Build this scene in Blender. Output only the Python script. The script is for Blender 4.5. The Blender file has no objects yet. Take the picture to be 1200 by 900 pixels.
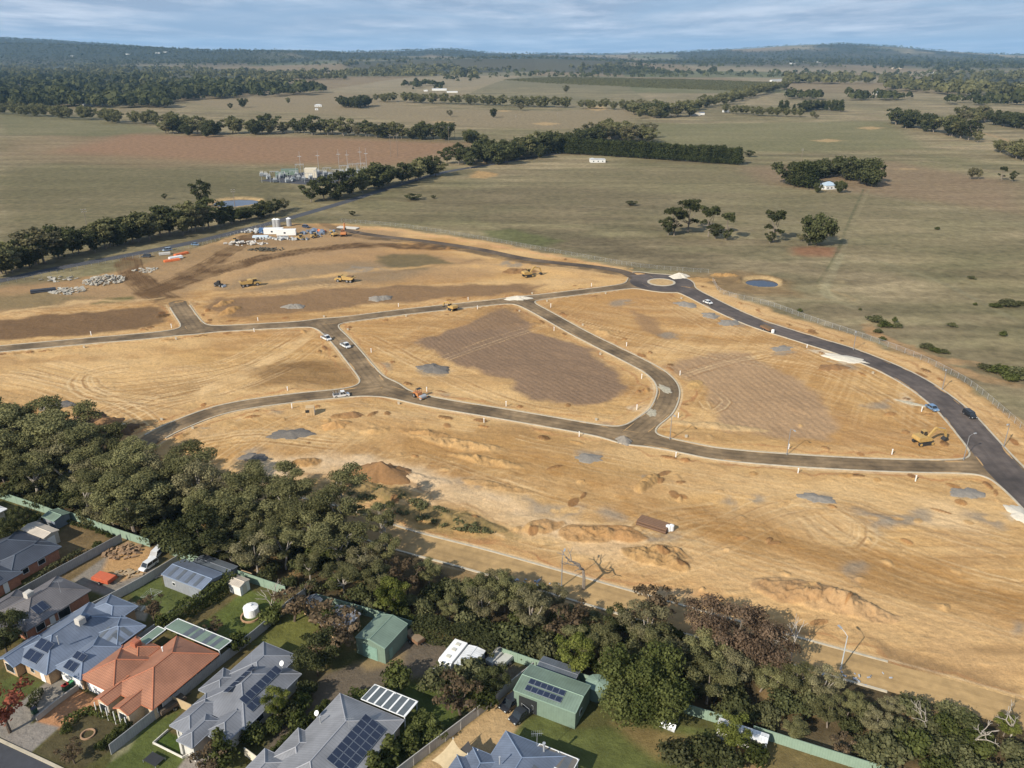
import bpy, math, random
import numpy as np
from mathutils import Vector
random.seed(7)
SC = bpy.context.scene
COL = SC.collection
R = math.radians

# ------------------------------------------------------------------ camera
CAM_H = 90.0
PIX = 924.0                       # focal length in photo pixels (1200 wide)
PITCH = math.atan(390 / PIX)
cd = bpy.data.cameras.new('camera')
cam = bpy.data.objects.new('camera', cd); COL.objects.link(cam)
cam.location = (0, 0, CAM_H); cam.rotation_euler = (R(90) - PITCH, 0, 0)
cd.sensor_width = 36; cd.lens = 36 * PIX / 1200
cd.clip_start = 1; cd.clip_end = 90000
SC.camera = cam

# ------------------------------------------------------------------ light
SUN_EL, SUN_AZ = 33.0, 228.0      # direction the light comes from, measured from +X towards +Y
w = bpy.data.worlds.new('World'); SC.world = w; w.use_nodes = True
nt = w.node_tree; nt.nodes.clear()
def N(t, nt=nt, **k):
    n = nt.nodes.new(t)
    for a, b in k.items(): setattr(n, a, b)
    return n
out = N('ShaderNodeOutputWorld'); bg = N('ShaderNodeBackground')
sky = N('ShaderNodeTexSky', sky_type='NISHITA', sun_disc=False)
sky.sun_elevation = R(SUN_EL); sky.sun_rotation = R(90 - SUN_AZ); sky.altitude = 300
sky.air_density = 1.0; sky.dust_density = 0.6; sky.ozone_density = 2.5
tc = N('ShaderNodeTexCoord'); sep = N('ShaderNodeSeparateXYZ')
nt.links.new(tc.outputs['Generated'], sep.inputs[0])
addz = N('ShaderNodeMath', operation='MAXIMUM'); addz.inputs[1].default_value = 0.0
nt.links.new(sep.outputs[2], addz.inputs[0])
addz2 = N('ShaderNodeMath', operation='ADD'); addz2.inputs[1].default_value = 0.045
nt.links.new(addz.outputs[0], addz2.inputs[0])
dx = N('ShaderNodeMath', operation='DIVIDE'); dy = N('ShaderNodeMath', operation='DIVIDE')
nt.links.new(sep.outputs[0], dx.inputs[0]); nt.links.new(addz2.outputs[0], dx.inputs[1])
nt.links.new(sep.outputs[1], dy.inputs[0]); nt.links.new(addz2.outputs[0], dy.inputs[1])
comb = N('ShaderNodeCombineXYZ')
nt.links.new(dx.outputs[0], comb.inputs[0]); nt.links.new(dy.outputs[0], comb.inputs[1])
mapn = N('ShaderNodeMapping'); mapn.inputs['Scale'].default_value = (0.30, 0.15, 1); mapn.inputs['Location'].default_value = (3.3, 1.7, 0)
nt.links.new(comb.outputs[0], mapn.inputs[0])
cn = N('ShaderNodeTexNoise'); cn.inputs['Scale'].default_value = 1.0; cn.inputs['Detail'].default_value = 9; cn.inputs['Roughness'].default_value = 0.58; cn.inputs['Distortion'].default_value = 0.9
nt.links.new(mapn.outputs[0], cn.inputs['Vector'])
ramp = N('ShaderNodeValToRGB'); e = ramp.color_ramp.elements
e[0].position = 0.28; e[0].color = (0, 0, 0, 1); e[1].position = 0.56; e[1].color = (1, 1, 1, 1)
nt.links.new(cn.outputs[0], ramp.inputs[0])
SKY_BLUE, SKY_GREY, SKY_WHITE = (1.9, 3.3, 5.9, 1), (3.0, 3.9, 5.3, 1), (6.6, 7.2, 8.2, 1)
m1 = N('ShaderNodeMix', data_type='RGBA'); m1.inputs[0].default_value = 0.72
nt.links.new(sky.outputs[0], m1.inputs[6]); m1.inputs[7].default_value = SKY_BLUE
cl = N('ShaderNodeTexNoise'); cl.inputs['Scale'].default_value = 2.2; cl.inputs['Detail'].default_value = 7; cl.inputs['Roughness'].default_value = 0.6
nt.links.new(mapn.outputs[0], cl.inputs['Vector'])
ramp2 = N('ShaderNodeValToRGB'); e = ramp2.color_ramp.elements
e[0].position = 0.42; e[0].color = SKY_GREY; e[1].position = 0.66; e[1].color = SKY_WHITE
nt.links.new(cl.outputs[0], ramp2.inputs[0])
m2 = N('ShaderNodeMix', data_type='RGBA')
nt.links.new(ramp.outputs[0], m2.inputs[0]); nt.links.new(m1.outputs[2], m2.inputs[6]); nt.links.new(ramp2.outputs[0], m2.inputs[7])
nt.links.new(m2.outputs[2], bg.inputs[0]); bg.inputs[1].default_value = 0.078
nt.links.new(bg.outputs[0], out.inputs[0])

sl = bpy.data.lights.new('sun', 'SUN'); sl.energy = 4.6; sl.angle = R(0.5); sl.color = (1.0, 0.93, 0.82)
so = bpy.data.objects.new('sun', sl); COL.objects.link(so)
_d = Vector((math.cos(R(SUN_AZ)) * math.cos(R(SUN_EL)), math.sin(R(SUN_AZ)) * math.cos(R(SUN_EL)), math.sin(R(SUN_EL))))
so.rotation_euler = _d.to_track_quat('Z', 'Y').to_euler(); so.location = (0, 0, 200)
vs = SC.view_settings
vs.view_transform = 'Standard'; vs.look = 'None'; vs.gamma = 1; vs.use_curve_mapping = False
vs.exposure = 0.52
SC.render.engine = 'CYCLES'
SC.cycles.use_denoising = True
SC.cycles.max_bounces = 4; SC.cycles.diffuse_bounces = 2; SC.cycles.glossy_bounces = 2
SC.cycles.transmission_bounces = 2; SC.cycles.transparent_max_bounces = 4; SC.cycles.volume_bounces = 0

# ------------------------------------------------------------------ numpy noise
def _hash(ix, iy, seed):
    h = (ix.astype(np.int64) * 374761393 + iy.astype(np.int64) * 668265263 + seed * 974634777) & 0x7fffffff
    h = ((h ^ (h >> 13)) * 1274126177) & 0x7fffffff
    return ((h ^ (h >> 16)) & 0xffff) / 65535.0
def vnoise(x, y, seed=0):
    ix = np.floor(x); iy = np.floor(y); fx = x - ix; fy = y - iy
    fx = fx * fx * (3 - 2 * fx); fy = fy * fy * (3 - 2 * fy)
    a = _hash(ix, iy, seed); b = _hash(ix + 1, iy, seed); c = _hash(ix, iy + 1, seed); d = _hash(ix + 1, iy + 1, seed)
    return (a * (1 - fx) + b * fx) * (1 - fy) + (c * (1 - fx) + d * fx) * fy
def fbm(x, y, seed=0, octv=4, gain=0.5):
    s = 0; amp = 1; tot = 0
    for o in range(octv):
        s = s + amp * vnoise(x * 2 ** o + 13.7 * o, y * 2 ** o + 7.1 * o, seed + o); tot += amp; amp *= gain
    return s / tot
def sstep(a, b, x):
    t = np.clip((x - a) / (b - a), 0, 1); return t * t * (3 - 2 * t)

# ------------------------------------------------------------------ terrain height (metres above the building site)
SKX = np.array([-900, -300, 0, 60, 100, 160, 240, 300, 400, 480, 530, 570, 640, 700, 800, 870, 930, 990, 1040, 1100, 1150, 1200, 1500, 2100.])
SKY = np.array([50, 45, 43, 47, 50, 54, 60, 59, 60, 58, 57, 61, 62.5, 63, 60, 56, 52, 50, 53, 58, 61.5, 64, 66, 64.])
def terrain(x, y):
    x = np.asarray(x, float); y = np.asarray(y, float); yy = np.maximum(y, 1)
    f = sstep(1300, 3500, yy)
    h = f * (18 * (fbm(x / 1400 + 5, y / 1100 + 3, 11, 3) - .5) * 2 + 6)
    h = h + sstep(700, 1500, yy) * 3 * (fbm(x / 260, y / 300, 5, 2) - .5)
    # two mid ridges
    u = x / yy
    mid = np.interp(u, [-.7, -.35, -.2, -.05, .05, .18, .35, .7], [4, 10, 22, 34, 38, 20, 12, 8])
    h = h + mid * np.exp(-((yy - 4700) / 700) ** 2)
    D = 9000.0
    px = 600 + u * PIX * 1.095
    top = CAM_H + (58.6 - np.interp(px, SKX, SKY)) / PIX * D * .84
    left = np.interp(px, [-900, 0, 120, 260, 420, 560, 2000], [88, 88, 90, 72, 40, 0, 0])
    h = h + left * np.exp(-((yy - 6000) / 800) ** 2)
    prof = np.where(yy < D, np.exp(-((yy - D) / 2300) ** 2), np.exp(-((yy - D) / 2600) ** 2))
    h = h * (1 - .8 * sstep(7000, 9000, yy)) + (top + 14 * (fbm(x / 500, y / 900, 31, 3) - .5)) * prof
    return h
def ray(px, py):
    u = (px - 600) / PIX; v = (450 - py) / PIX
    return u, math.cos(PITCH) + v * math.sin(PITCH), -math.sin(PITCH) + v * math.cos(PITCH)
def at(px, py, z=0.0):
    a, b, c = ray(px, py); t = (z - CAM_H) / c
    return a * t, b * t
_T = np.concatenate([np.linspace(90, 1300, 60), np.geomspace(1300, 16000, 900)])
def at_far(px, py):
    """first hit of the sight line through a photo position with the terrain"""
    a, b, c = ray(px, py); t = _T
    z = CAM_H + c * t; g = terrain(a * t, b * t)
    k = np.nonzero(z < g)[0]
    if len(k) == 0: return None
    k = k[0]
    if k == 0: return a * t[0], b * t[0], 0.
    t0, t1 = t[k - 1], t[k]; d0 = z[k - 1] - g[k - 1]; d1 = z[k] - g[k]
    tt = t0 + (t1 - t0) * d0 / (d0 - d1)
    return a * tt, b * tt, float(terrain(a * tt, b * tt))
def ground_at(px, py):
    if py > 150:
        x, y = at(px, py); return x, y, 0.
    return at_far(px, py)
def wpts(pts): return [at(*p) if p[1] > 150 else at_far(*p)[:2] for p in pts]

# lot frame of the suburb: s runs along the back fence, t towards the site
LA = R(-26.5); CS, SN = math.cos(LA), math.sin(LA)
def L(s, t): return (s * CS - t * SN, s * SN + t * CS)

# ------------------------------------------------------------------ materials
MATS = {}
def lin(c):
    return tuple(((v / 255 + .055) / 1.055) ** 2.4 if v > 10 else v / 255 / 12.92 for v in c)
def mat(name, col, rough=.8, metal=0., var=.12, scale=1.5, bump=0., spec=.3, coords='Object', stripes=None, grid=None, noise2=None):
    if name in MATS: return MATS[name]
    m = bpy.data.materials.new(name); m.use_nodes = True; t = m.node_tree; t.nodes.clear()
    o = N('ShaderNodeOutputMaterial', t); b = N('ShaderNodeBsdfPrincipled', t)
    b.inputs['Roughness'].default_value = rough; b.inputs['Metallic'].default_value = metal
    b.inputs['Specular IOR Level'].default_value = spec
    tcn = N('ShaderNodeTexCoord', t)
    src = tcn.outputs[coords]
    nz = N('ShaderNodeTexNoise', t); nz.inputs['Scale'].default_value = scale; nz.inputs['Detail'].default_value = 6; nz.inputs['Roughness'].default_value = .65
    t.links.new(src, nz.inputs['Vector'])
    mr = N('ShaderNodeMapRange', t); mr.inputs[1].default_value = .3; mr.inputs[2].default_value = .7
    mr.inputs[3].default_value = 1 - var; mr.inputs[4].default_value = 1 + var
    t.links.new(nz.outputs[0], mr.inputs[0])
    val = mr.outputs[0]
    if noise2:
        n2 = N('ShaderNodeTexNoise', t); n2.inputs['Scale'].default_value = noise2[0]; n2.inputs['Detail'].default_value = 3
        t.links.new(src, n2.inputs['Vector'])
        r2 = N('ShaderNodeMapRange', t); r2.inputs[1].default_value = .35; r2.inputs[2].default_value = .65; r2.inputs[3].default_value = 1 - noise2[1]; r2.inputs[4].default_value = 1 + noise2[1]
        t.links.new(n2.outputs[0], r2.inputs[0])
        mu = N('ShaderNodeMath', t, operation='MULTIPLY'); t.links.new(val, mu.inputs[0]); t.links.new(r2.outputs[0], mu.inputs[1]); val = mu.outputs[0]
    uvs = None
    def saw(axis, period, width, dark):
        nonlocal uvs
        if uvs is None:
            uvs = N('ShaderNodeSeparateXYZ', t); t.links.new(tcn.outputs['UV'], uvs.inputs[0])
        d = N('ShaderNodeMath', t, operation='DIVIDE'); t.links.new(uvs.outputs[axis], d.inputs[0]); d.inputs[1].default_value = period
        f = N('ShaderNodeMath', t, operation='FRACT'); t.links.new(d.outputs[0], f.inputs[0])
        l = N('ShaderNodeMath', t, operation='LESS_THAN'); t.links.new(f.outputs[0], l.inputs[0]); l.inputs[1].default_value = width
        q = N('ShaderNodeMapRange', t); q.inputs[3].default_value = 1; q.inputs[4].default_value = dark
        t.links.new(l.outputs[0], q.inputs[0]); return q.outputs[0]
    for g in (stripes or []):
        qo = saw(*g); mu = N('ShaderNodeMath', t, operation='MULTIPLY'); t.links.new(val, mu.inputs[0]); t.links.new(qo, mu.inputs[1]); val = mu.outputs[0]
    sc = N('ShaderNodeVectorMath', t, operation='SCALE'); sc.inputs[0].default_value = col[:3]
    t.links.new(val, sc.inputs['Scale']); t.links.new(sc.outputs[0], b.inputs['Base Color'])
    if bump:
        bp = N('ShaderNodeBump', t); bp.inputs['Strength'].default_value = 1; bp.inputs['Distance'].default_value = bump
        t.links.new(val, bp.inputs['Height']); t.links.new(bp.outputs[0], b.inputs['Normal'])
    t.links.new(b.outputs[0], o.inputs[0]); MATS[name] = m
    return m

# ------------------------------------------------------------------ mesh helpers
def org(o):
    v = Vector((0, 0, 0))
    while o is not None: v += o.location; o = o.parent
    return v
class MB:
    def __init__(s): s.v = []; s.f = []; s.uv = []; s.hasuv = False
    def face(s, pts, uv=None):
        i = len(s.v); s.v += [tuple(p) for p in pts]; s.f.append(tuple(range(i, i + len(pts))))
        if uv is None: uv = [(0, 0)] * len(pts)
        else: s.hasuv = True
        s.uv += list(uv); return s
    def pbox(s, q, z0, z1):
        """box on a four-point plan q"""
        b = [(x, y, z0) for x, y in q]; t = [(x, y, z1) for x, y in q]
        ar = sum(q[i][0] * q[(i + 1) % 4][1] - q[(i + 1) % 4][0] * q[i][1] for i in range(4))
        if ar < 0: b.reverse(); t.reverse()
        s.face(t); s.face(b[::-1])
        for i in range(4):
            j = (i + 1) % 4
            d = math.dist(b[i], b[j])
            s.face([b[i], b[j], t[j], t[i]], [(0, z0), (d, z0), (d, z1), (0, z1)])
        return s
    def box(s, x0, x1, y0, y1, z0, z1): return s.pbox([(x0, y0), (x1, y0), (x1, y1), (x0, y1)], z0, z1)
    def lbox(s, s0, s1, t0, t1, z0, z1): return s.pbox([L(s0, t0), L(s1, t0), L(s1, t1), L(s0, t1)], z0, z1)
    def tube(s, p0, p1, r0, r1=None, n=6, caps=True):
        r1 = r0 if r1 is None else r1
        p0 = Vector(p0); p1 = Vector(p1); d = (p1 - p0)
        if d.length < 1e-6: return s
        d.normalize(); a = d.orthogonal().normalized(); b = d.cross(a)
        k = len(s.v)
        for p, r in ((p0, r0), (p1, r1)):
            for i in range(n):
                c = math.cos(2 * math.pi * i / n) * r; q = math.sin(2 * math.pi * i / n) * r
                s.v.append(tuple(p + a * c + b * q))
        for i in range(n):
            j = (i + 1) % n; s.f.append((k + i, k + j, k + n + j, k + n + i)); s.uv += [(0, 0)] * 4
        if caps:
            s.f.append(tuple(k + n + i for i in range(n))); s.uv += [(0, 0)] * n
            s.f.append(tuple(k + n - 1 - i for i in range(n))); s.uv += [(0, 0)] * n
        return s
    def path(s, pts, r0, r1=None, n=6):
        r1 = r0 if r1 is None else r1; m = len(pts) - 1
        for i in range(m): s.tube(pts[i], pts[i + 1], r0 + (r1 - r0) * i / m, r0 + (r1 - r0) * (i + 1) / m, n)
        return s
    def prism(s, prof, y0, y1, inset=0, top=None):
        """side outline (x,z) extruded across y"""
        a = [(x, y0, z) for x, z in prof]; b = [(x, y1, z) for x, z in prof]
        ar = sum(prof[i][0] * prof[(i + 1) % len(prof)][1] - prof[(i + 1) % len(prof)][0] * prof[i][1] for i in range(len(prof)))
        if ar < 0: a.reverse(); b.reverse()
        s.face(a); s.face(b[::-1])
        for i in range(len(a)):
            j = (i + 1) % len(a); s.face([a[j], a[i], b[i], b[j]])
        return s
    def disc(s, c, axis, r, n=12, th=.1):
        c = Vector(c); d = Vector(axis).normalized()
        return s.tube(c - d * th / 2, c + d * th / 2, r, r, n)
    def build(s, name, m, parent=None, smooth=False, rel=True, bevel=0):
        me = bpy.data.meshes.new(name)
        off = org(parent) if (parent is not None and rel) else Vector((0, 0, 0))
        if parent is None and rel and s.v:
            a = np.array(s.v); off = Vector(((a[:, 0].min() + a[:, 0].max()) / 2, (a[:, 1].min() + a[:, 1].max()) / 2, a[:, 2].min()))
        me.from_pydata([(v[0] - off.x, v[1] - off.y, v[2] - off.z) for v in s.v], [], s.f)
        if s.hasuv:
            ul = me.uv_layers.new(name='UVMap'); ul.data.foreach_set('uv', np.array(s.uv, 'f').ravel())
        me.materials.append(m)
        if smooth: me.shade_smooth()
        o = bpy.data.objects.new(name, me); COL.objects.link(o)
        if parent is not None: o.parent = parent
        elif rel: o.location = off
        if bevel:
            bm_ = o.modifiers.new('bevel', 'BEVEL'); bm_.width = bevel; bm_.segments = 2; bm_.limit_method = 'ANGLE'
        return o
def thing(name, label, cat, loc=(0, 0, 0), rz=0, group=None):
    o = bpy.data.objects.new(name, None); COL.objects.link(o); o.empty_display_size = .5
    o.location = loc; o.rotation_euler = (0, 0, rz); o['label'] = label; o['category'] = cat
    if group: o['group'] = group
    return o
def tag(o, label, cat, group=None, kind=None):
    o['label'] = label; o['category'] = cat
    if group: o['group'] = group
    if kind: o['kind'] = kind
    return o
def struct(o): o['kind'] = 'structure'; return o
def dup(root, loc, rz, label, group=None, scale=None):
    r = root.copy(); COL.objects.link(r); r.location = loc; r.rotation_euler = (0, 0, rz); r['label'] = label
    if group: r['group'] = group
    if scale: r.scale = scale if isinstance(scale, tuple) else (scale,) * 3
    for ch in list(root.children):
        c = ch.copy(); COL.objects.link(c); c.parent = r
        for g in list(ch.children):
            d = g.copy(); COL.objects.link(d); d.parent = c
    return r
ORD = ['first', 'second', 'third', 'fourth', 'fifth', 'sixth', 'seventh', 'eighth', 'ninth', 'tenth', 'eleventh', 'twelfth', 'thirteenth', 'fourteenth', 'fifteenth', 'sixteenth', 'seventeenth', 'eighteenth', 'nineteenth', 'twentieth']
TENS = {2: 'twenty', 3: 'thirty', 4: 'forty', 5: 'fifty', 6: 'sixty', 7: 'seventy', 8: 'eighty', 9: 'ninety'}
def ordn(i):
    """1-based ordinal in words"""
    if i <= 20: return ORD[i - 1]
    if i >= 100: return 'hundred and ' + ordn(i - 100) if i > 100 else 'hundredth'
    t, r = divmod(i, 10)
    return TENS[t] + '-' + ORD[r - 1] if r else TENS[t][:-1] + 'ieth'
# ------------------------------------------------------------------ roads: centre lines in world metres
def smooth_line(pts, step=2.0, closed=False):
    p = [np.array(q, float) for q in pts]; n = len(p); outp = []
    rng = range(n if closed else n - 1)
    for i in rng:
        p1, p2 = p[i], p[(i + 1) % n]
        p0 = p[i - 1] if (i > 0 or closed) else 2 * p1 - p2
        p3 = p[(i + 2) % n] if (i + 2 < n or closed) else 2 * p2 - p1
        k = max(2, int(np.linalg.norm(p2 - p1) / step))
        for j in range(k):
            t = j / k
            outp.append(.5 * ((2 * p1) + (-p0 + p2) * t + (2 * p0 - 5 * p1 + 4 * p2 - p3) * t * t + (-p0 + 3 * p1 - 3 * p2 + p3) * t ** 3))
    if not closed: outp.append(p[-1])
    return np.array(outp)
ROADS = {}
def defroad(key, px, width, z, kerb=(1, 1), step=2.0):
    ROADS[key] = dict(c=smooth_line(wpts(px), step), w=width, z=z, kerb=kerb)
defroad('main', [(748, 322), (775, 337), (800, 339), (818, 347), (850, 363), (890, 380), (950, 399), (1000, 415), (1060, 441), (1110, 475), (1150, 518), (1178, 552), (1215, 588), (1262, 636), (1330, 710)], 8.6, .060)
defroad('collector', [(-60, 415), (0, 409), (100, 400), (180, 393), (232, 387), (300, 383), (375, 378), (480, 365), (600, 352), (700, 340), (752, 333)], 6.1, .040)
defroad('stub', [(208, 355), (218, 370), (230, 386)], 6.6, .050, (1, 1))
defroad('side', [(378, 379), (400, 400), (425, 430), (445, 454)], 6.2, .048)
defroad('west', [(163, 524), (185, 510), (210, 498), (250, 483), (290, 474), (350, 466), (400, 461), (446, 455)], 5.8, .052)
defroad('loop', [(446, 455), (500, 470), (600, 487), (720, 508), (800, 524), (850, 533), (950, 541), (1060, 546), (1165, 547)], 5.9, .036)
defroad('crescent', [(610, 353), (635, 366), (680, 391), (740, 421), (770, 438), (783, 456), (776, 480), (757, 496), (738, 511)], 6.0, .056)
defroad('back', [(395, 268), (440, 276), (500, 283), (560, 292), (620, 304), (690, 312), (728, 318), (748, 327)], 5.6, .026, (0, 0))
defroad('belt', [(300, 585), (380, 602), (470, 632), (560, 656), (660, 685), (760, 714), (850, 740), (950, 768), (1040, 793), (1120, 815), (1240, 850)], 6.6, .030, (1, 1))
def nearest(line, x, y):
    d = np.full(x.shape, 1e9)
    for i in range(len(line) - 1):
        ax, ay = line[i]; bx, by = line[i + 1]; ux, uy = bx - ax, by - ay
        t = np.clip(((x - ax) * ux + (y - ay) * uy) / (ux * ux + uy * uy + 1e-9), 0, 1)
        d = np.minimum(d, np.hypot(x - ax - t * ux, y - ay - t * uy))
    return d

# ------------------------------------------------------------------ the ground sheet
u_in = np.linspace(-1.0, 1.0, 1351)
vs_ = np.concatenate([np.arange(1130, 200, -0.92), np.arange(200, 90, -.75), np.arange(90, 63, -.5)])
row_y = []
for py in vs_:
    row_y.append(at(600, py)[1])
row_y = np.concatenate([np.linspace(-250, row_y[0] - 4, 20), np.array(row_y), np.geomspace(row_y[-1] * 1.01, 28000, 45)])
side = np.geomspace(1, 340, 18) - 1
NX = len(u_in) + 2 * (len(side) - 1); NY = len(row_y)
X = np.zeros((NY, NX)); 
for j, y in enumerate(row_y):
    half = max(y, 50); xs = u_in * half
    X[j] = np.concatenate([(xs[0] - side[1:])[::-1], xs, xs[-1] + side[1:]])
Y = np.repeat(row_y[:, None], NX, 1)
X = X.ravel(); Y = Y.ravel()
Z = terrain(X, Y)
WX = X + (fbm(X / 9, Y / 9, 1, 4) - .5) * 9; WY = Y + (fbm(X / 9, Y / 9, 2, 4) - .5) * 9
K = .72                                             # sunlit picture value -> base colour
def C(c): return np.array(lin(c)) * K
col = np.zeros((len(X), 4)); 
n1 = fbm(X / 120, Y / 120, 3, 5); n2 = fbm(X / 30, Y / 16, 4, 5); n3 = fbm(X / 5, Y / 5, 6, 3)
# dry pasture
grass = C((132, 120, 88)); dry = C((152, 136, 104)); green = C((106, 106, 72))
a = sstep(.35, .65, n1)[:, None]; b = sstep(.35, .7, n2)[:, None]
col[:, :3] = grass * (1 - a) + dry * a
col[:, :3] = col[:, :3] * (1 - .35 * b) + green * .35 * b
col[:, 3] = 1
stk = fbm(X / 95 + .2 * Y / 95, Y / 13, 19, 4)[:, None]; col[:, :3] *= 1 + .34 * (sstep(.35, .65, stk) - .5)
stk = fbm(X / 28, Y / 9, 23, 4)[:, None]; col[:, :3] *= 1 + .22 * (sstep(.35, .65, stk) - .5)
far = sstep(900, 2600, Y)[:, None]
fn = fbm(X / 420 + 9, Y / 600, 8, 2)[:, None]
# far paddock checker of colours
cell = _hash(np.floor(X / 380 + .3 * np.sin(Y / 900)), np.floor(Y / 640), 77)[:, None]
fcol = C((140, 122, 94)) * (cell < .4) + C((122, 116, 88)) * ((cell >= .4) & (cell < .7)) + C((152, 138, 110)) * ((cell >= .7) & (cell < .9)) + C((104, 108, 74)) * (cell >= .9)
col[:, :3] = col[:, :3] * (1 - far * .8) + fcol * far * .8
ridge = sstep(3900, 5400, Y)
wood_far = np.maximum(sstep(.40, .50, fbm(X / 600, Y / 900, 21, 4)), sstep(-.18, -.3, X / np.maximum(Y, 1)) if 0 else 1 - sstep(-.34, -.18, X / np.maximum(Y, 1)))
rw = np.clip(ridge * wood_far, 0, 1)[:, None]
col[:, :3] = col[:, :3] * (1 - rw) + C((60, 66, 52)) * rw

def bbox(pts, m):
    P = np.array(pts); return np.nonzero((X > P[:, 0].min() - m) & (X < P[:, 0].max() + m) & (Y > P[:, 1].min() - m) & (Y < P[:, 1].max() + m))[0]
def mix(idx, m, c, rough=None):
    m = m[:, None]; col[idx, :3] = col[idx, :3] * (1 - m) + c * m
    if rough is not None: col[idx, 3] = col[idx, 3] * (1 - m[:, 0]) + rough * m[:, 0]
def inside(pts, x, y):
    r = np.zeros(x.shape, bool); n = len(pts)
    for i in range(n):
        x0, y0 = pts[i]; x1, y1 = pts[(i + 1) % n]
        if y0 == y1: continue
        c = ((y0 > y) != (y1 > y)) & (x < (x1 - x0) * (y - y0) / (y1 - y0) + x0); r ^= c
    return r
def poly(px, c, feather=2.0, alpha=1., rough=0., warp=True, noise=None, world=False):
    pts = px if world else wpts(px)
    idx = bbox(pts, feather + 6)
    x, y = (WX[idx], WY[idx]) if warp else (X[idx], Y[idx])
    d = nearest(np.array(list(pts) + [pts[0]]), x, y); d = np.where(inside(pts, x, y), d, -d)
    m = sstep(-feather, feather, d) * alpha
    if noise: m = m * sstep(noise[1], noise[2], fbm(X[idx] / noise[0], Y[idx] / noise[0], 55, 4))
    mix(idx, m, C(c), rough); return idx, m
def stroke(px, width, c, alpha=.7, feather=None, warp=False, rough=0., off=0., noise=True, world=False):
    pts = smooth_line(px if world else wpts(px), 4)
    if off:
        t = np.gradient(pts, axis=0); t /= np.linalg.norm(t, axis=1)[:, None] + 1e-9
        pts = pts + np.stack([-t[:, 1], t[:, 0]], 1) * off
    feather = feather or max(.25, width * .3)
    idx = bbox(pts, width + feather + 5)
    x, y = (WX[idx], WY[idx]) if warp else (X[idx], Y[idx])
    d = nearest(pts, x, y); m = (1 - sstep(width / 2 - feather / 2, width / 2 + feather / 2, d)) * alpha
    if noise: m = m * (.45 + .55 * sstep(.3, .65, fbm(X[idx] / 6, Y[idx] / 6, 91, 3)))
    mix(idx, m, C(c), rough)
def tracks(px, n, gap, c, width=.5, alpha=.45, jit=.6):
    for i in range(n): stroke(px, width, c, alpha * random.uniform(.6, 1.2), off=(i - (n - 1) / 2) * gap + random.uniform(-jit, jit))
def plough(px, c, c2, ang, period, feather=2.5, alpha=1., hgt=.10, curve=0):
    idx, m = poly(px, c, feather, alpha)
    a = R(ang); q = X[idx] * math.cos(a) + Y[idx] * math.sin(a) + curve * np.sin((Y[idx] * math.cos(a) - X[idx] * math.sin(a)) / 30) + (fbm(X[idx] / 40, Y[idx] / 40, 61, 2) - .5) * 5 + (fbm(X[idx] / 5, Y[idx] / 5, 62, 2) - .5) * .7
    s = np.sin(q * 2 * math.pi / period) * .5 + .5
    br = sstep(.3, .6, fbm(X[idx] / 10, Y[idx] / 10, 63, 3))
    mix(idx, m * s * .34 * (.1 + .9 * br), C(c2), None)
    Z[idx] += m * (s - .5) * hgt

# ---- fields beyond the site
poly([(0, 165), (60, 158), (200, 162), (330, 172), (330, 192), (180, 197), (0, 186)], (138, 116, 88), 25, .55, 1)
poly([(150, 157), (400, 162), (545, 168), (540, 178), (470, 194), (380, 194), (260, 190), (60, 178)], (152, 119, 90), 30, .9, 1, warp=False)
poly([(0, 195), (330, 200), (340, 240), (240, 250), (60, 300), (0, 300)], (112, 104, 74), 14, .75, 1)
poly([(0, 130), (100, 138), (200, 152), (120, 160), (0, 158)], (116, 112, 78), 12, .7, 1)
poly([(170, 108), (300, 112), (400, 108), (500, 128), (640, 130), (740, 128), (740, 150), (640, 152), (500, 146), (420, 136), (260, 128)], (146, 130, 100), 14, .9, 1)
poly([(620, 200), (870, 195), (1200, 250), (1200, 300), (1050, 300), (800, 250), (600, 235)], (130, 120, 88), 25, .5, 1)
poly([(500, 228), (640, 215), (760, 225), (860, 250), (700, 262), (560, 258), (480, 248)], (112, 100, 76), 16, .5, 1)
poly([(860, 195), (1050, 190), (1200, 215), (1200, 250), (1080, 235), (900, 215)], (144, 120, 94), 18, .7, 1)
poly([(760, 145), (1040, 142), (1090, 175), (900, 178), (770, 172)], (124, 120, 84), 14, .7, 1)
poly([(590, 265), (680, 272), (760, 290), (860, 305), (820, 318), (700, 300), (600, 286)], (92, 82, 62), 8, .5, 1)
poly([(565, 270), (600, 268), (660, 282), (640, 290), (580, 282)], (96, 104, 58), 5, .6, 1)
poly([(560, 200), (585, 204), (570, 209), (548, 208)], (186, 150, 100), 3, .8, 1)
poly([(800, 320), (880, 318), (930, 330), (930, 345), (860, 345), (810, 335)], (140, 112, 76), 5, .7, 1)
poly([(925, 290), (985, 290), (980, 300), (930, 300)], (150, 106, 78), 4, .8, 1)
for q in [(700, 127, 16, 3), (640, 145, 18, 2), (590, 130, 12, 1), (520, 143, 14, 1), (940, 108, 20, 2), (1020, 150, 18, 2), (970, 165, 20, 2), (1060, 198, 12, 1)]:
    poly([(q[0] - q[2], q[1]), (q[0], q[1] - q[3]), (q[0] + q[2], q[1]), (q[0], q[1] + q[3])], (188, 158, 112), 5, .8, 1)
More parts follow.
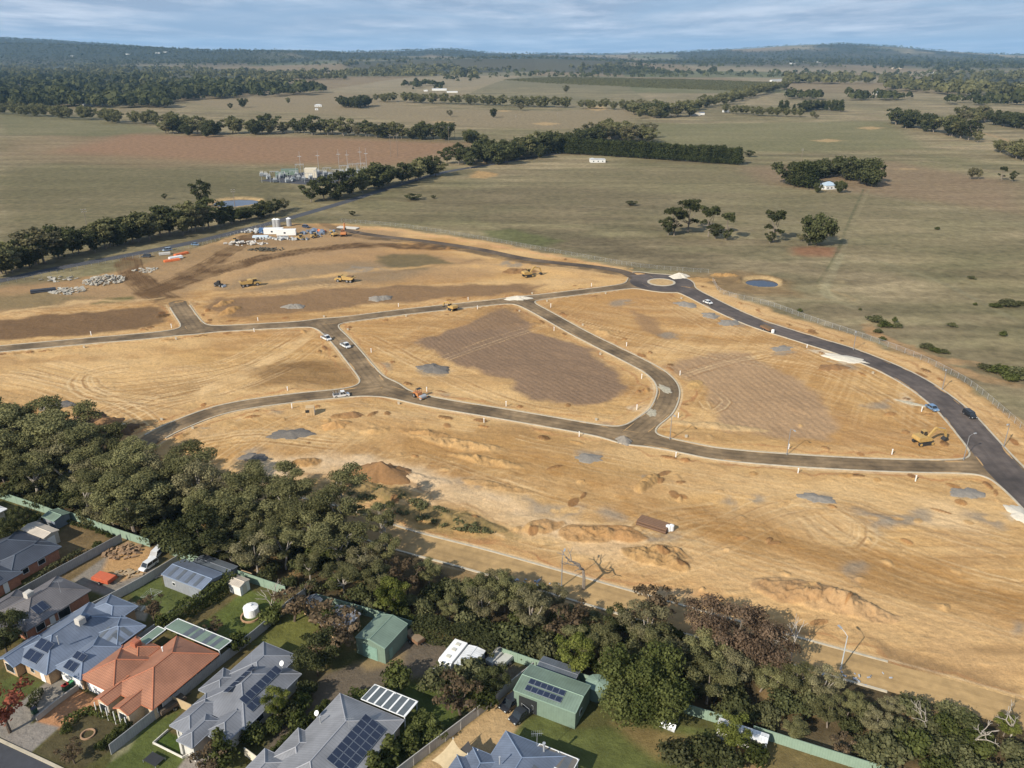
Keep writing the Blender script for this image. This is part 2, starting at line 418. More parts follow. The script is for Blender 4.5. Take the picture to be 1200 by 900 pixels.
for p_, c_, w_ in [([(1018, 222), (1000, 262), (985, 300), (965, 340)], (146, 134, 102), 2.2), ([(1012, 222), (994, 262), (979, 300), (958, 332)], (92, 92, 62), 1.6),
                   ([(880, 345), (930, 348), (1000, 352), (960, 335)], (168, 144, 104), 2.0), ([(965, 330), (970, 345), (990, 352)], (172, 158, 120), 4), ([(985, 298), (975, 320), (968, 345), (1000, 360)], (160, 150, 116), 4.),
                   ([(1010, 300), (1100, 330), (1200, 380)], (136, 128, 98), 3), ([(860, 215), (1000, 226), (1200, 262)], (150, 138, 108), 3), ([(640, 240), (760, 246), (940, 262)], (142, 130, 100), 4),
                   ([(920, 180), (1060, 186), (1200, 206)], (158, 142, 112), 5), ([(1110, 148), (1160, 158), (1200, 172)], (182, 150, 108), 8)]:
    stroke(p_, w_, c_, .6, rough=1)
for p_ in [[(1010, 380), (1050, 400), (1100, 420), (1150, 428)], [(1100, 425), (1180, 450)], [(1020, 385), (1060, 410), (1090, 418)]]:
    stroke(p_, 5, (176, 140, 98), .7, warp=True, rough=1)

for q_ in ([(-60, 92), (60, 90), (170, 94), (290, 98), (280, 108), (200, 113), (90, 114), (60, 122), (-60, 122)], [(-60, 74), (120, 76), (300, 82), (330, 92), (150, 94), (-60, 92)], [(390, 68), (480, 72), (600, 66), (720, 70), (745, 88), (640, 84), (520, 86), (410, 82)], [(800, 64), (900, 60), (1000, 60), (1150, 66), (1230, 72), (1230, 80), (1080, 78), (900, 74), (800, 72)], [(1090, 86), (1230, 84), (1230, 100), (1100, 98)]):
    poly([p_ for p_ in q_ if at_far(*p_) is not None], (72, 74, 58), 40, .8, 1, warp=False)
# ---- the building site
SITE = [(-80, 440), (-80, 350), (0, 340), (60, 332), (140, 318), (210, 300), (240, 288), (300, 268), (345, 262), (400, 262), (470, 268), (560, 282), (650, 298), (760, 320), (830, 330), (850, 345), (900, 362), (1000, 396), (1080, 420), (1140, 455), (1210, 510), (1300, 590), (1300, 860), (1200, 832), (1040, 800), (940, 782), (800, 745), (700, 715), (600, 690), (450, 655), (300, 610), (160, 560), (0, 545), (-80, 540)]
poly(SITE, (206, 165, 108), 2.2, 1., 0.)
ids = bbox(wpts(SITE), 0); ms = np.clip(1 - col[ids, 3], 0, 1)
nA = fbm(X[ids] / 46, Y[ids] / 30, 14, 5); nB = fbm(X[ids] / 15, Y[ids] / 9, 15, 5); nC = fbm(X[ids] / 70, Y[ids] / 9, 16, 4)
mix(ids, ms * sstep(.46, .64, nA) * .8, C((218, 178, 122)))
mix(ids, ms * sstep(.50, .66, 1 - nA) * .65, C((182, 136, 82)))
mix(ids, ms * sstep(.52, .68, nB) * .4, C((176, 136, 92)))
mix(ids, ms * sstep(.55, .68, nC) * .4, C((226, 188, 134)))
for k_, (ang_, sd_) in enumerate([(-22, 101), (-8, 111), (14, 121), (-40, 131), (62, 141)]):
    a_ = R(ang_); al = X[ids] * math.cos(a_) + Y[ids] * math.sin(a_); ac = -X[ids] * math.sin(a_) + Y[ids] * math.cos(a_); ac = ac + 2.5 * np.sin(al / 31 + k_) + 6 * (fbm(al / 50, ac / 50, sd_ + 5, 2) - .5)
    area = sstep(.56, .72, vnoise(X[ids] / 55 + k_ * 7.3, Y[ids] / 40, sd_ + 3)); st_ = fbm(al / 34, ac / .95, sd_, 3, .6)
    mix(ids, ms * area * sstep(.53, .66, st_) * .20, C((228, 192, 140))); mix(ids, ms * area * sstep(.53, .66, 1 - st_) * .24, C((164, 124, 78))); Z[ids] += ms * area * (st_ - .5) * .12
mix(ids, ms * sstep(.58, .68, 1 - nC) * .4, C((168, 130, 84)))
Z[ids] += ms * ((nB - .5) * .9 + (fbm(X[ids] / 3.2, Y[ids] / 3.2, 18, 3) - .5) * .35)
# north-west compound, duller ground
poly([(-80, 345), (120, 322), (240, 288), (330, 262), (420, 266), (470, 272), (470, 290), (300, 310), (240, 330), (215, 352), (100, 358), (-80, 372)], (164, 134, 98), 6, .8)
poly([(-60, 355), (60, 340), (110, 350), (60, 360), (-60, 366)], (120, 110, 78), 5, .6, .5)
poly([(120, 352), (158, 346), (150, 352), (110, 357)], (98, 98, 58), 1.5, .8, .7)
poly([(300, 300), (400, 290), (520, 296), (600, 312), (560, 326), (430, 334), (330, 340), (260, 345), (240, 335)], (178, 144, 104), 8, .7)
poly([(330, 312), (430, 306), (520, 312), (470, 330), (350, 338), (262, 344), (270, 330)], (150, 128, 98), 6, .75)
poly([(440, 300), (500, 298), (530, 308), (500, 316), (455, 314)], (104, 96, 68), 3, .8, .6)
poly([(150, 300), (220, 292), (300, 280), (340, 275), (340, 285), (250, 300), (170, 318)], (152, 124, 88), 5, .6)
for p_, n_, g_ in [([(150, 305), (155, 320), (175, 340), (196, 352), (216, 360)], 9, 1.2), ([(300, 275), (260, 300), (215, 325), (180, 338)], 7, 1.5), ([(180, 342), (240, 322), (320, 300), (420, 288), (520, 290)], 6, 2.0)]:
    stroke(p_, n_ * g_ * .9, (112, 86, 58), 1., warp=True)
    tracks(p_, n_, g_, (84, 64, 43), .7, .7); tracks(p_, n_, g_, (150, 118, 82), .4, .4)
tracks([(0, 371), (120, 364), (200, 358), (300, 345), (420, 330)], 5, 2.2, (222, 186, 134), .9, .6)
# topsoil and ploughed pads
plough([(-60, 378), (0, 375), (100, 366), (170, 359), (192, 360), (198, 375), (178, 384), (100, 391), (-60, 402)], (132, 104, 74), (100, 76, 52), 80, 1.6, 1.5, 1, .10)
plough([(240, 352), (262, 350), (330, 344), (420, 337), (520, 333), (640, 334), (620, 343), (540, 348), (440, 356), (340, 366), (270, 372), (252, 366)], (146, 116, 84), (122, 94, 66), 75, 1.9, 2.2, .95)
plough([(488, 402), (520, 386), (560, 376), (598, 362), (612, 374), (640, 392), (690, 408), (718, 424), (736, 440), (730, 462), (716, 474), (690, 478), (662, 474), (624, 466), (590, 446), (548, 428)], (150, 123, 97), (112, 90, 70), 28, 1.7, 1.6, 1, .10, 3)
plough([(545, 384), (590, 360), (640, 362), (600, 385)], (150, 120, 88), (120, 94, 68), 70, 1.7, 3, .5)
plough([(778, 432), (800, 420), (840, 412), (880, 415), (905, 432), (940, 446), (965, 470), (985, 500), (970, 514), (930, 516), (880, 506), (840, 498), (826, 480), (822, 450)], (180, 148, 112), (142, 112, 82), 10, 2.0, 2.2, .95, .10, 3)
poly([(740, 366), (765, 372), (790, 392), (778, 398), (750, 384)], (156, 124, 90), 2, .8)
plough([(285, 440), (345, 424), (410, 424), (425, 440), (400, 452), (350, 452), (300, 452)], (138, 106, 68), (112, 84, 52), 85, 2.4, 4, .65)
poly([(140, 455), (230, 445), (300, 450), (230, 462), (150, 465)], (150, 114, 70), 4, .5)
poly([(820, 600), (900, 620), (1000, 650), (1100, 680), (1200, 712), (1200, 735), (1080, 705), (960, 668), (840, 630), (760, 602)], (160, 124, 78), 3.5, .7)
poly([(560, 500), (660, 508), (760, 530), (800, 560), (690, 560), (600, 545), (540, 520)], (172, 134, 84), 5, .55)
poly([(380, 540), (460, 548), (540, 580), (640, 612), (670, 612), (600, 580), (500, 560), (420, 545)], (222, 190, 146), 4, .6)
poly([(1000, 740), (1200, 800), (1200, 812), (1050, 776)], (122, 98, 70), 1.5, .8)
poly([(960, 765), (1100, 790), (1200, 815), (1200, 838), (1100, 822), (1000, 796)], (226, 190, 134), 1.5, .8)
poly([(860, 600), (920, 590), (990, 600), (1010, 625), (960, 630), (900, 622)], (218, 182, 132), 6, .5)
poly([(1070, 590), (1110, 588), (1140, 605), (1130, 622), (1085, 618)], (232, 198, 150), 3, .8)
# tyre marks
for p_, n_, g_ in [([(40, 430), (110, 445), (200, 440), (280, 425), (350, 390)], 9, 1.8), ([(90, 470), (200, 462), (290, 440), (360, 398)], 8, 2.0), ([(100, 500), (180, 470), (270, 447), (340, 420)], 10, 1.7),
                   ([(0, 440), (60, 450), (140, 480), (170, 500)], 6, 2), ([(150, 430), (100, 440), (110, 460), (180, 470)], 6, 1.6),
                   ([(440, 560), (540, 590), (640, 625), (700, 630), (800, 640), (950, 690)], 6, 2.0), ([(500, 520), (620, 560), (760, 600), (900, 640), (1060, 690), (1200, 730)], 6, 2.4),
                   ([(560, 470), (640, 492), (760, 520)], 4, 1.6), ([(700, 680), (800, 650), (900, 600), (980, 590), (1060, 620)], 5, 2.4), ([(960, 600), (1020, 640), (1120, 680), (1200, 700)], 6, 2.2),
                   ([(940, 610), (960, 635), (1000, 640), (1010, 615), (980, 600)], 5, 1.3), ([(740, 640), (770, 620), (830, 605), (870, 612)], 5, 1.5), ([(720, 660), (760, 610), (840, 595)], 5, 1.4),
                   ([(600, 520), (720, 545), (860, 570), (1000, 590), (1180, 640)], 5, 2.5), ([(640, 370), (760, 400), (860, 420), (980, 440), (1080, 500)], 4, 2.5), ([(780, 350), (860, 390), (960, 420), (1060, 470)], 6, 2.4),
                   ([(800, 440), (850, 425), (905, 415)], 2, 2.), ([(840, 460), (850, 470), (835, 482), (825, 470)], 2, 1.6), ([(520, 420), (600, 392), (640, 380)], 3, 2.0), ([(430, 395), (520, 440), (620, 478), (720, 492)], 4, 2),
                   ([(240, 560), (330, 500), (420, 480), (560, 500)], 5, 1.8), ([(230, 520), (300, 510), (400, 520)], 6, 1.5), ([(480, 640), (600, 660), (720, 700), (900, 745)], 4, 1.5)]:
    tracks(p_, n_, g_, (238, 206, 156), .5, .55); tracks(p_, max(2, n_ // 2), g_ * 2.1, (150, 112, 72), .6, .55)
stroke([(230, 470), (300, 436), (350, 400), (372, 384)], 5, (218, 178, 122), .7, warp=True)
stroke([(330, 546), (400, 545), (470, 556), (540, 580), (600, 604), (660, 622), (720, 634)], 10, (222, 192, 152), .95, 5, warp=True)
stroke([(325, 556), (400, 556), (468, 567), (530, 592), (590, 616)], 1.2, (150, 112, 72), .6, warp=True)
stroke([(480, 514), (600, 540), (760, 590), (900, 630), (1050, 672), (1240, 728)], 14, (176, 132, 78), .75, 8, warp=True)
stroke([(700, 520), (840, 560), (1000, 580), (1160, 600)], 9, (222, 184, 130), .6, 6, warp=True)
stroke([(720, 650), (860, 670), (1000, 710), (1200, 770)], 16, (214, 174, 122), .6, 9, warp=True)
stroke([(560, 640), (700, 672), (860, 716), (960, 745)], 5, (180, 132, 82), .6, 3, warp=True)
stroke([(372, 384), (340, 408), (300, 432), (240, 458)], 4.5, (228, 190, 136), .9, 2, warp=True)
stroke([(0, 425), (120, 418), (260, 405), (360, 392)], 7, (176, 134, 84), .55, 5, warp=True)
stroke([(300, 436), (345, 430), (410, 430), (424, 420), (405, 408)], 8, (134, 102, 64), .8, 4, warp=True)
stroke([(250, 345), (380, 322), (520, 312), (640, 318), (720, 330)], 6, (222, 178, 118), .75, 4, warp=True)
stroke([(260, 340), (360, 334), (470, 318), (560, 306)], 4, (148, 120, 86), .6, 3, warp=True)
stroke([(0, 366), (100, 355), (190, 350)], 3, (220, 184, 132), .7, 2, warp=True)
# grey gravel stains and spills
for x_, y_, a_, b_, c_ in [(150, 480, 0, 0, 0)]: pass
GREY = (150, 140, 124)
for q in [(905, 383, 14, 4), (865, 378, 14, 4), (690, 536, 17, 5), (755, 555, 9, 3), (640, 590, 25, 6), (670, 596, 20, 6), (1130, 578, 14, 7), (1060, 610, 30, 12), (960, 583, 14, 5), (1030, 610, 20, 9), (512, 432, 18, 6), (345, 508, 18, 5), (298, 535, 14, 6),
          (555, 565, 16, 4), (620, 583, 12, 3), (430, 316, 24, 4), (600, 309, 20, 3), (318, 480, 10, 3), (310, 474, 18, 3), (235, 505, 12, 3), (450, 428, 9, 4), (515, 462, 14, 3), (715, 498, 14, 3), (725, 355, 20, 4), (785, 392, 14, 5), (920, 415, 9, 4), (992, 432, 10, 3), (1030, 475, 14, 4),
          (880, 585, 25, 8), (1000, 672, 22, 5), (905, 692, 9, 4), (1150, 610, 18, 6), (1190, 740, 14, 6), (905, 735, 12, 4), (780, 705, 14, 5), (810, 735, 10, 3), (540, 645, 12, 4), (730, 605, 20, 5), (765, 625, 24, 6), (505, 655, 14, 3)]:
    x_, y_, a_, b_ = q
    poly([(x_ - a_, y_), (x_ - a_ * .5, y_ - b_), (x_ + a_ * .6, y_ - b_ * .8), (x_ + a_, y_), (x_ + a_ * .4, y_ + b_), (x_ - a_ * .6, y_ + b_ * .8)], GREY, 1.8, .7, noise=(3.2, .30, .5))
for q in [(970, 412, 30, 5), (995, 424, 22, 5), (1188, 600, 12, 12), (940, 748, 14, 3), (860, 735, 30, 4), (720, 705, 20, 4), (620, 670, 25, 4), (775, 455, 14, 12), (760, 480, 18, 8), (975, 545, 60, 2), (640, 498, 40, 1.5), (250, 489, 24, 3), (1060, 470, 14, 9), (500, 655, 10, 3)]:
    x_, y_, a_, b_ = q
    poly([(x_ - a_, y_), (x_, y_ - b_), (x_ + a_, y_), (x_, y_ + b_)], (224, 208, 180), 1.2, .65, noise=(3, .4, .6))
# bare verge beside the main road, service trenches
for p_, o_ in (([(820, 341), (860, 352), (900, 368), (960, 388), (1020, 408), (1080, 432), (1130, 464), (1190, 520)], 0),):
    stroke(p_, 9, (214, 174, 120), .8, warp=True); stroke(p_, 1.2, (166, 122, 80), .6, warp=True); tracks(p_, 3, 2.2, (232, 198, 148), .6, .5)
stroke([(410, 266), (480, 272), (560, 285), (650, 300), (740, 318), (800, 326)], 3.0, (222, 170, 118), .8, warp=True)
stroke([(440, 279), (500, 285), (560, 296), (620, 307), (690, 315), (735, 322)], 6.5, (96, 82, 64), .85)
stroke([(380, 262), (410, 275), (440, 280)], 6, (120, 98, 72), .7)
for k_ in ('collector', 'side', 'west', 'loop', 'crescent', 'stub', 'belt'):
    r_ = ROADS[k_]
    stroke(r_['c'], r_['w'] + 6, (214, 172, 116), .55, warp=True, world=True)
    for s_ in (-1, 1): stroke(r_['c'], .8, (170, 112, 72), .5, off=s_ * (r_['w'] / 2 + 2.2), warp=True, world=True); stroke(r_['c'], .5, (238, 212, 170), .6, off=s_ * (r_['w'] / 2 + .9), warp=False, world=True)
# scattered clods and spoil tips (height only)
def bump_at(px, py, rx, ry, h, rot=0, c=None, seed=0):
    if c is not None: c = tuple(v * .96 for v in c)
    x0, y0 = at(px, py); idx = np.nonzero((abs(X - x0) < rx + ry + 4) & (abs(Y - y0) < rx + ry + 4))[0]
    a = R(rot); dx_ = X[idx] - x0; dy_ = Y[idx] - y0
    p = (dx_ * math.cos(a) + dy_ * math.sin(a)) / rx; q = (-dx_ * math.sin(a) + dy_ * math.cos(a)) / ry
    p = p + (fbm(X[idx] / 4, Y[idx] / 4, 40 + seed, 3) - .5) * .7; q = q + (fbm(X[idx] / 4, Y[idx] / 4, 80 + seed, 3) - .5) * .7
    f = np.clip(1 - (p * p + q * q), 0, 1)
    lump = fbm(X[idx] / 2.2, Y[idx] / 2.2, 33 + seed, 4, .65); Z[idx] += f ** .8 * h * .62 * (.1 + 2.4 * np.clip(lump - .22, 0, 1))
    if c is not None: mix(idx, sstep(.05, .3, f) * sstep(.5, .62, lump) * .5, C((212, 178, 130))); mix(idx, sstep(.05, .3, f) * sstep(.55, .66, 1 - lump) * .6, C((140, 104, 66))); f0 = f
    if c is not None: mix(idx, sstep(0, .25, f) * .85, C(c))
for i_, q in enumerate([(760, 566, 5, 2, 2.2, 50, (186, 148, 96)), (720, 625, 7, 3, 1.2, -10, (190, 142, 90)), (635, 618, 5, 2.5, 1.2, 20, (190, 148, 98)), (685, 626, 6, 3, 1.4, -10, (188, 146, 96)),
                        (770, 655, 7, 3, 2.2, -30, (186, 148, 98)), (785, 648, 4, 2, 1.6, -30, (190, 150, 100)), (960, 700, 11, 4, 1.7, -20, (196, 158, 112)), (1000, 712, 8, 3, 1.7, -25, (200, 162, 116)), (930, 695, 7, 3, 1.1, -10, (190, 150, 104)),
                        (540, 520, 12, 2.5, 1.4, -18, (214, 172, 116)), (570, 540, 9, 2, 1.4, -22, (206, 164, 108)), (500, 508, 8, 2, 1.2, -15, (196, 152, 98)), (405, 488, 4, 2, 1.2, 10, (170, 128, 82)), (440, 505, 4, 2, 1., 10, None),
                        (360, 542, 4, 2.4, 1.8, 0, (178, 136, 84)), (815, 450, 5, 2, 1.0, 60, (210, 170, 110)), (850, 500, 14, 2, 1.0, -10, (214, 180, 130)), (640, 505, 3, 1.5, .8, 0, None), (850, 323, 6, 3, 2.0, 0, (196, 152, 94)), (820, 328, 7, 4, 2.4, 0, (206, 162, 104)),
                        (700, 390, 7, 4, 1.2, 0, (210, 168, 112)), (620, 380, 6, 2, .8, 0, None), (270, 365, 7, 3, 1.6, 70, (196, 150, 92)), (262, 356, 6, 2.5, 1.6, 70, (200, 154, 96)), (192, 370, 3, 2.5, 1.8, 60, (110, 84, 56)), (610, 318, 9, 5, 1.4, 0, (150, 112, 74)),
                        (580, 570, 10, 1.6, .9, -20, (196, 156, 104)), (480, 560, 12, 2, .9, -18, None), (530, 608, 14, 3, 1.0, -20, (150, 128, 84)), (430, 575, 12, 3, .9, -16, (154, 130, 84)), (990, 330, 5, 2, 1, 0, None)]):
    bump_at(*q, seed=i_)
for k_, r_ in ROADS.items():
    if k_ == 'belt': continue
    c_ = r_['c']
    for _ in range(int(len(c_) / 4)):
        i = random.randrange(2, len(c_) - 2); sd = random.choice([-1, 1]); t = c_[i + 1] - c_[i - 1]; t = t / np.linalg.norm(t); p = c_[i] + np.array([-t[1], t[0]]) * sd * (r_['w'] / 2 + random.uniform(1.6, 6.5))
        if any(nearest(q['c'], p[:1], p[1:])[0] < q['w'] / 2 + 1.2 for q in ROADS.values()): continue
        px, py = 600 + PIX * p[0] / (p[1] * math.cos(PITCH) + CAM_H * math.sin(PITCH)), 450 + PIX * (CAM_H * math.cos(PITCH) - p[1] * math.sin(PITCH)) / (p[1] * math.cos(PITCH) + CAM_H * math.sin(PITCH))
        if not (-20 < px < 1220 and 290 < py < 620): continue
        bump_at(px, py, random.uniform(.8, 2.6), random.uniform(.5, 1.3), random.uniform(.5, 1.2), math.degrees(math.atan2(t[1], t[0])), random.choice([(150, 106, 66), (126, 90, 56), (196, 152, 96), (168, 120, 74)]), seed=_)
for _ in range(150):
    px, py = random.uniform(120, 1200), random.uniform(470, 740); lim = np.interp(px, [0, 165, 450, 700, 950, 1200], [0, 505, 630, 680, 745, 800])
    if py > lim: continue
    bump_at(px, py, random.uniform(.6, 2.2), random.uniform(.4, 1.2), random.uniform(.3, .9), random.uniform(0, 180), random.choice([(150, 110, 70), (206, 166, 112), (176, 130, 82), None]), seed=_)
# weedy strip below the haul road
poly([(330, 560), (420, 568), (500, 592), (560, 612), (640, 640), (560, 632), (470, 606), (380, 590)], (132, 116, 72), 3, .6, .6, noise=(2.5, .45, .6))
# bush floor and back yards
BELT = [(-120, 520), (0, 522), (60, 528), (130, 540), (200, 560), (260, 580), (330, 600), (400, 622), (450, 640), (540, 664), (640, 694), (720, 716), (800, 742), (880, 766), (940, 782), (1010, 800), (1100, 822), (1180, 836), (1300, 850), (1300, 980), (1040, 905), (850, 848), (705, 800), (590, 768), (480, 735), (335, 694), (200, 650), (60, 602), (0, 580), (-120, 545)]
poly(BELT, (86, 74, 52), 2.5, 1., .8)
ids = bbox(wpts(BELT), 0); mb = (col[ids, 3] > .5) * 1.
poly(BELT, (150, 124, 84), 2.5, .8, .6, noise=(7, .52, .66))
poly([(900, 800), (1060, 820), (1200, 850), (1200, 900), (1020, 880), (900, 840)], (136, 116, 84), 4, .7, .7, noise=(6, .4, .55))
YARD = [(-200, 552), (0, 582), (60, 604), (335, 695), (590, 770), (705, 802), (850, 850), (1035, 905), (1060, 1100), (-500, 1200), (-600, 700)]
poly(YARD, (92, 90, 52), .3, 1, 1, warp=False)
poly(YARD, (120, 104, 70), .5, .7, 1, noise=(5, .45, .65))
LAWN = (95, 102, 56)
Y_ = lambda px, c, f=.35, a=1., r=0.: poly(px, c, f, a, r, warp=False)
Y_([(150, 690), (186, 668), (192, 684), (232, 698), (200, 722), (160, 712)], LAWN, .4, 1, 1)
Y_([(238, 730), (290, 690), (332, 704), (325, 722), (280, 760), (212, 744)], (96, 106, 52), .6, .9, 1)
Y_([(300, 752), (352, 712), (376, 716), (380, 735), (352, 766)], (112, 112, 58), .6, .9, 1)
Y_([(120, 608), (170, 632), (160, 650), (60, 690), (40, 650), (70, 626), (84, 610)], (132, 110, 78), .6, .85, 1)
Y_([(84, 680), (150, 634), (188, 648), (180, 668), (130, 700), (100, 690)], (146, 136, 122), .5, 1)
Y_([(128, 650), (150, 634), (190, 646), (168, 672), (140, 682), (118, 672)], (192, 152, 104), .8, 1)
Y_([(118, 706), (132, 700), (176, 712), (170, 728), (140, 722)], (176, 164, 144), .3, 1)
Y_([(200, 722), (236, 700), (232, 694), (222, 694), (228, 702), (196, 718)], (146, 136, 120), .4, .9)
Y_([(380, 790), (440, 770), (470, 742), (520, 756), (560, 768), (600, 778), (620, 786), (600, 800), (520, 786), (480, 796), (430, 808), (360, 870), (310, 900), (290, 905), (330, 850)], (112, 100, 84), .8, 1)
Y_([(415, 776), (452, 768), (475, 764), (470, 778), (430, 786)], (160, 136, 96), 1.0, .8)
Y_([(430, 812), (500, 798), (560, 800), (530, 850), (470, 890), (440, 900), (470, 850), (490, 825)], (86, 95, 48), .6, 1, 1)
Y_([(480, 905), (600, 808), (625, 818), (615, 842), (600, 870), (560, 905)], (196, 164, 118), .6, 1)
Y_([(615, 842), (640, 838), (668, 856), (760, 846), (840, 856), (860, 900), (700, 905), (660, 905), (640, 880), (600, 862)], (100, 105, 58), .6, 1, 1)
Y_([(718, 848), (760, 852), (800, 862), (850, 872), (830, 895), (770, 890), (740, 868)], (146, 124, 82), 1.2, .8, 1)
Y_([(860, 872), (890, 872), (900, 905), (850, 905)], (168, 140, 96), .8, .8)
Y_([(900, 872), (960, 880), (1020, 905), (900, 905)], (124, 108, 70), .8, .9, 1)
Y_([(-30, 815), (20, 790), (48, 800), (40, 815), (10, 830)], LAWN, .4, 1, 1)
Y_([(38, 812), (62, 794), (88, 802), (90, 812), (36, 846), (34, 880), (-20, 856)], (150, 142, 130), .3, 1)
Y_([(92, 808), (118, 820), (115, 830), (160, 845), (158, 850), (108, 832), (95, 836), (70, 855), (42, 846)], (190, 140, 100), .3, 1)
Y_([(70, 852), (42, 846), (4, 866), (36, 882)], (150, 142, 132), .3, 1)
Y_([(75, 850), (105, 834), (155, 850), (130, 880), (90, 905), (40, 882)], (92, 84, 58), .5, 1, 1)
Y_([(170, 850), (215, 830), (200, 850), (196, 858), (228, 880), (205, 905), (120, 905), (135, 885)], (94, 102, 54), .5, 1, 1)
Y_([(198, 858), (222, 868), (214, 884), (180, 870)], (76, 92, 40), .3, 1, 1)
Y_([(225, 878), (245, 874), (262, 880), (250, 905), (205, 905)], (160, 150, 138), .3, 1)
Y_([(150, 842), (175, 838), (150, 880), (130, 892)], (160, 152, 120), .5, .7, 1)
# dams: bare rims, basins below the water
def basin(px, py, rx, ry, c=(182, 154, 110)):
    x0, y0 = at(px, py); idx = np.nonzero((abs(X - x0) < rx * 2.4) & (abs(Y - y0) < ry * 2.4))[0]
    d = np.hypot((X[idx] - x0) / rx, (Y[idx] - y0) / ry) + (fbm(X[idx] / 12, Y[idx] / 12, 71, 3) - .5) * .35
    mix(idx, (1 - sstep(1.14, 1.3, d)), C(c)); Z[idx] = np.where(d < 1.9, Z[idx] * sstep(1.0, 1.9, d), Z[idx])
    Z[idx] += -1.2 * (1 - sstep(.8, 1.06, d)) + 1.0 * np.exp(-((d - 1.35) / .18) ** 2) * (Y[idx] > y0)
basin(893, 331, 7.0, 6.6); basin(276, 237, 14, 14)
# flatten under the roads
for r_ in ROADS.values():
    idx = bbox(r_['c'], r_['w']); d = nearest(r_['c'], X[idx], Y[idx]); q = sstep(r_['w'] / 2 + 1.0, r_['w'] / 2 + 4.0, d)
    Z[idx] = Z[idx] * q - .05 * (1 - q)
suburb = inside(wpts(YARD), X, Y); Z[suburb] = 0
idx = np.nonzero((np.hypot(X - at(775, 331)[0], Y - at(775, 331)[1]) < 24))[0]; Z[idx] = -.05

me = bpy.data.meshes.new('ground')
me.vertices.add(len(X)); me.vertices.foreach_set('co', np.stack([X, Y, Z], 1).astype('f').ravel())
ii = (np.arange(NY - 1)[:, None] * NX + np.arange(NX - 1)[None, :]).ravel()
quads = np.stack([ii, ii + 1, ii + NX + 1, ii + NX], 1).astype('i')
nq = len(quads); me.loops.add(nq * 4); me.loops.foreach_set('vertex_index', quads.ravel())
me.polygons.add(nq); me.polygons.foreach_set('loop_start', np.arange(0, nq * 4, 4, dtype='i')); me.polygons.foreach_set('use_smooth', np.ones(nq, bool))
me.update()
ca = me.attributes.new('surface_colour', 'FLOAT_COLOR', 'POINT'); ca.data.foreach_set('color', col.astype('f').ravel())
gm = bpy.data.materials.new('ground'); gm.use_nodes = True; t = gm.node_tree; t.nodes.clear()
o = N('ShaderNodeOutputMaterial', t); b = N('ShaderNodeBsdfPrincipled', t); b.inputs['Roughness'].default_value = .95; b.inputs['Specular IOR Level'].default_value = .1
at_ = N('ShaderNodeAttribute', t, attribute_name='surface_colour'); geo = N('ShaderNodeNewGeometry', t)
def nz_(scale, detail=5, rough=.6):
    n = N('ShaderNodeTexNoise', t); n.inputs['Scale'].default_value = scale; n.inputs['Detail'].default_value = detail; n.inputs['Roughness'].default_value = rough
    t.links.new(geo.outputs['Position'], n.inputs['Vector']); return n
def mr_(src, a, b_, c, d):
    n = N('ShaderNodeMapRange', t); t.links.new(src, n.inputs[0]); n.inputs[1].default_value = a; n.inputs[2].default_value = b_; n.inputs[3].default_value = c; n.inputs[4].default_value = d; return n.outputs[0]
fine = nz_(.9, 8, .7); tuft = nz_(.22, 7, .72); grit = nz_(3.0, 4, .7)
vd = mr_(fine.outputs[0], .3, .7, .83, 1.17); vg = mr_(tuft.outputs[0], .32, .68, .66, 1.34)
mx = N('ShaderNodeMix', t); t.links.new(at_.outputs['Alpha'], mx.inputs[0]); t.links.new(vd, mx.inputs[2]); t.links.new(vg, mx.inputs[3])
g2 = N('ShaderNodeMath', t, operation='MULTIPLY'); t.links.new(mx.outputs[0], g2.inputs[0]); t.links.new(mr_(grit.outputs[0], .3, .7, .88, 1.12), g2.inputs[1])
sc_ = N('ShaderNodeVectorMath', t, operation='SCALE'); t.links.new(at_.outputs['Color'], sc_.inputs[0]); t.links.new(g2.outputs[0], sc_.inputs['Scale'])
t.links.new(sc_.outputs[0], b.inputs['Base Color'])
bp = N('ShaderNodeBump', t); bp.inputs['Strength'].default_value = .8; bp.inputs['Distance'].default_value = .35; t.links.new(fine.outputs[0], bp.inputs['Height']); t.links.new(bp.outputs[0], b.inputs['Normal'])
t.links.new(b.outputs[0], o.inputs[0]); me.materials.append(gm)
g = bpy.data.objects.new('ground', me); COL.objects.link(g); struct(g)
ZMIN = float(Z.min())
def gz(x, y): return float(terrain(x, y))

# ------------------------------------------------------------------ road ribbons and kerbs
def offset(c, d):
    t = np.gradient(c, axis=0); t /= np.linalg.norm(t, axis=1)[:, None] + 1e-9
    return c + np.stack([-t[:, 1], t[:, 0]], 1) * d
def ribbon(name, c, w_, z, m, n=4):
    mb = MB(); ln = np.concatenate([[0], np.cumsum(np.linalg.norm(np.diff(c, axis=0), axis=1))])
    rows = [offset(c, -w_ / 2 + w_ * k / n) for k in range(n + 1)]
    for i in range(len(c) - 1):
        for k in range(n):
            a, b_, c_, d = rows[k][i], rows[k][i + 1], rows[k + 1][i + 1], rows[k + 1][i]
            u0, u1 = k / n * w_, (k + 1) / n * w_
            mb.face([(*d, z), (*a, z), (*b_, z), (*c_, z)], [(u1, ln[i]), (u0, ln[i]), (u0, ln[i + 1]), (u1, ln[i + 1])])
    return struct(mb.build(name, m, rel=False))
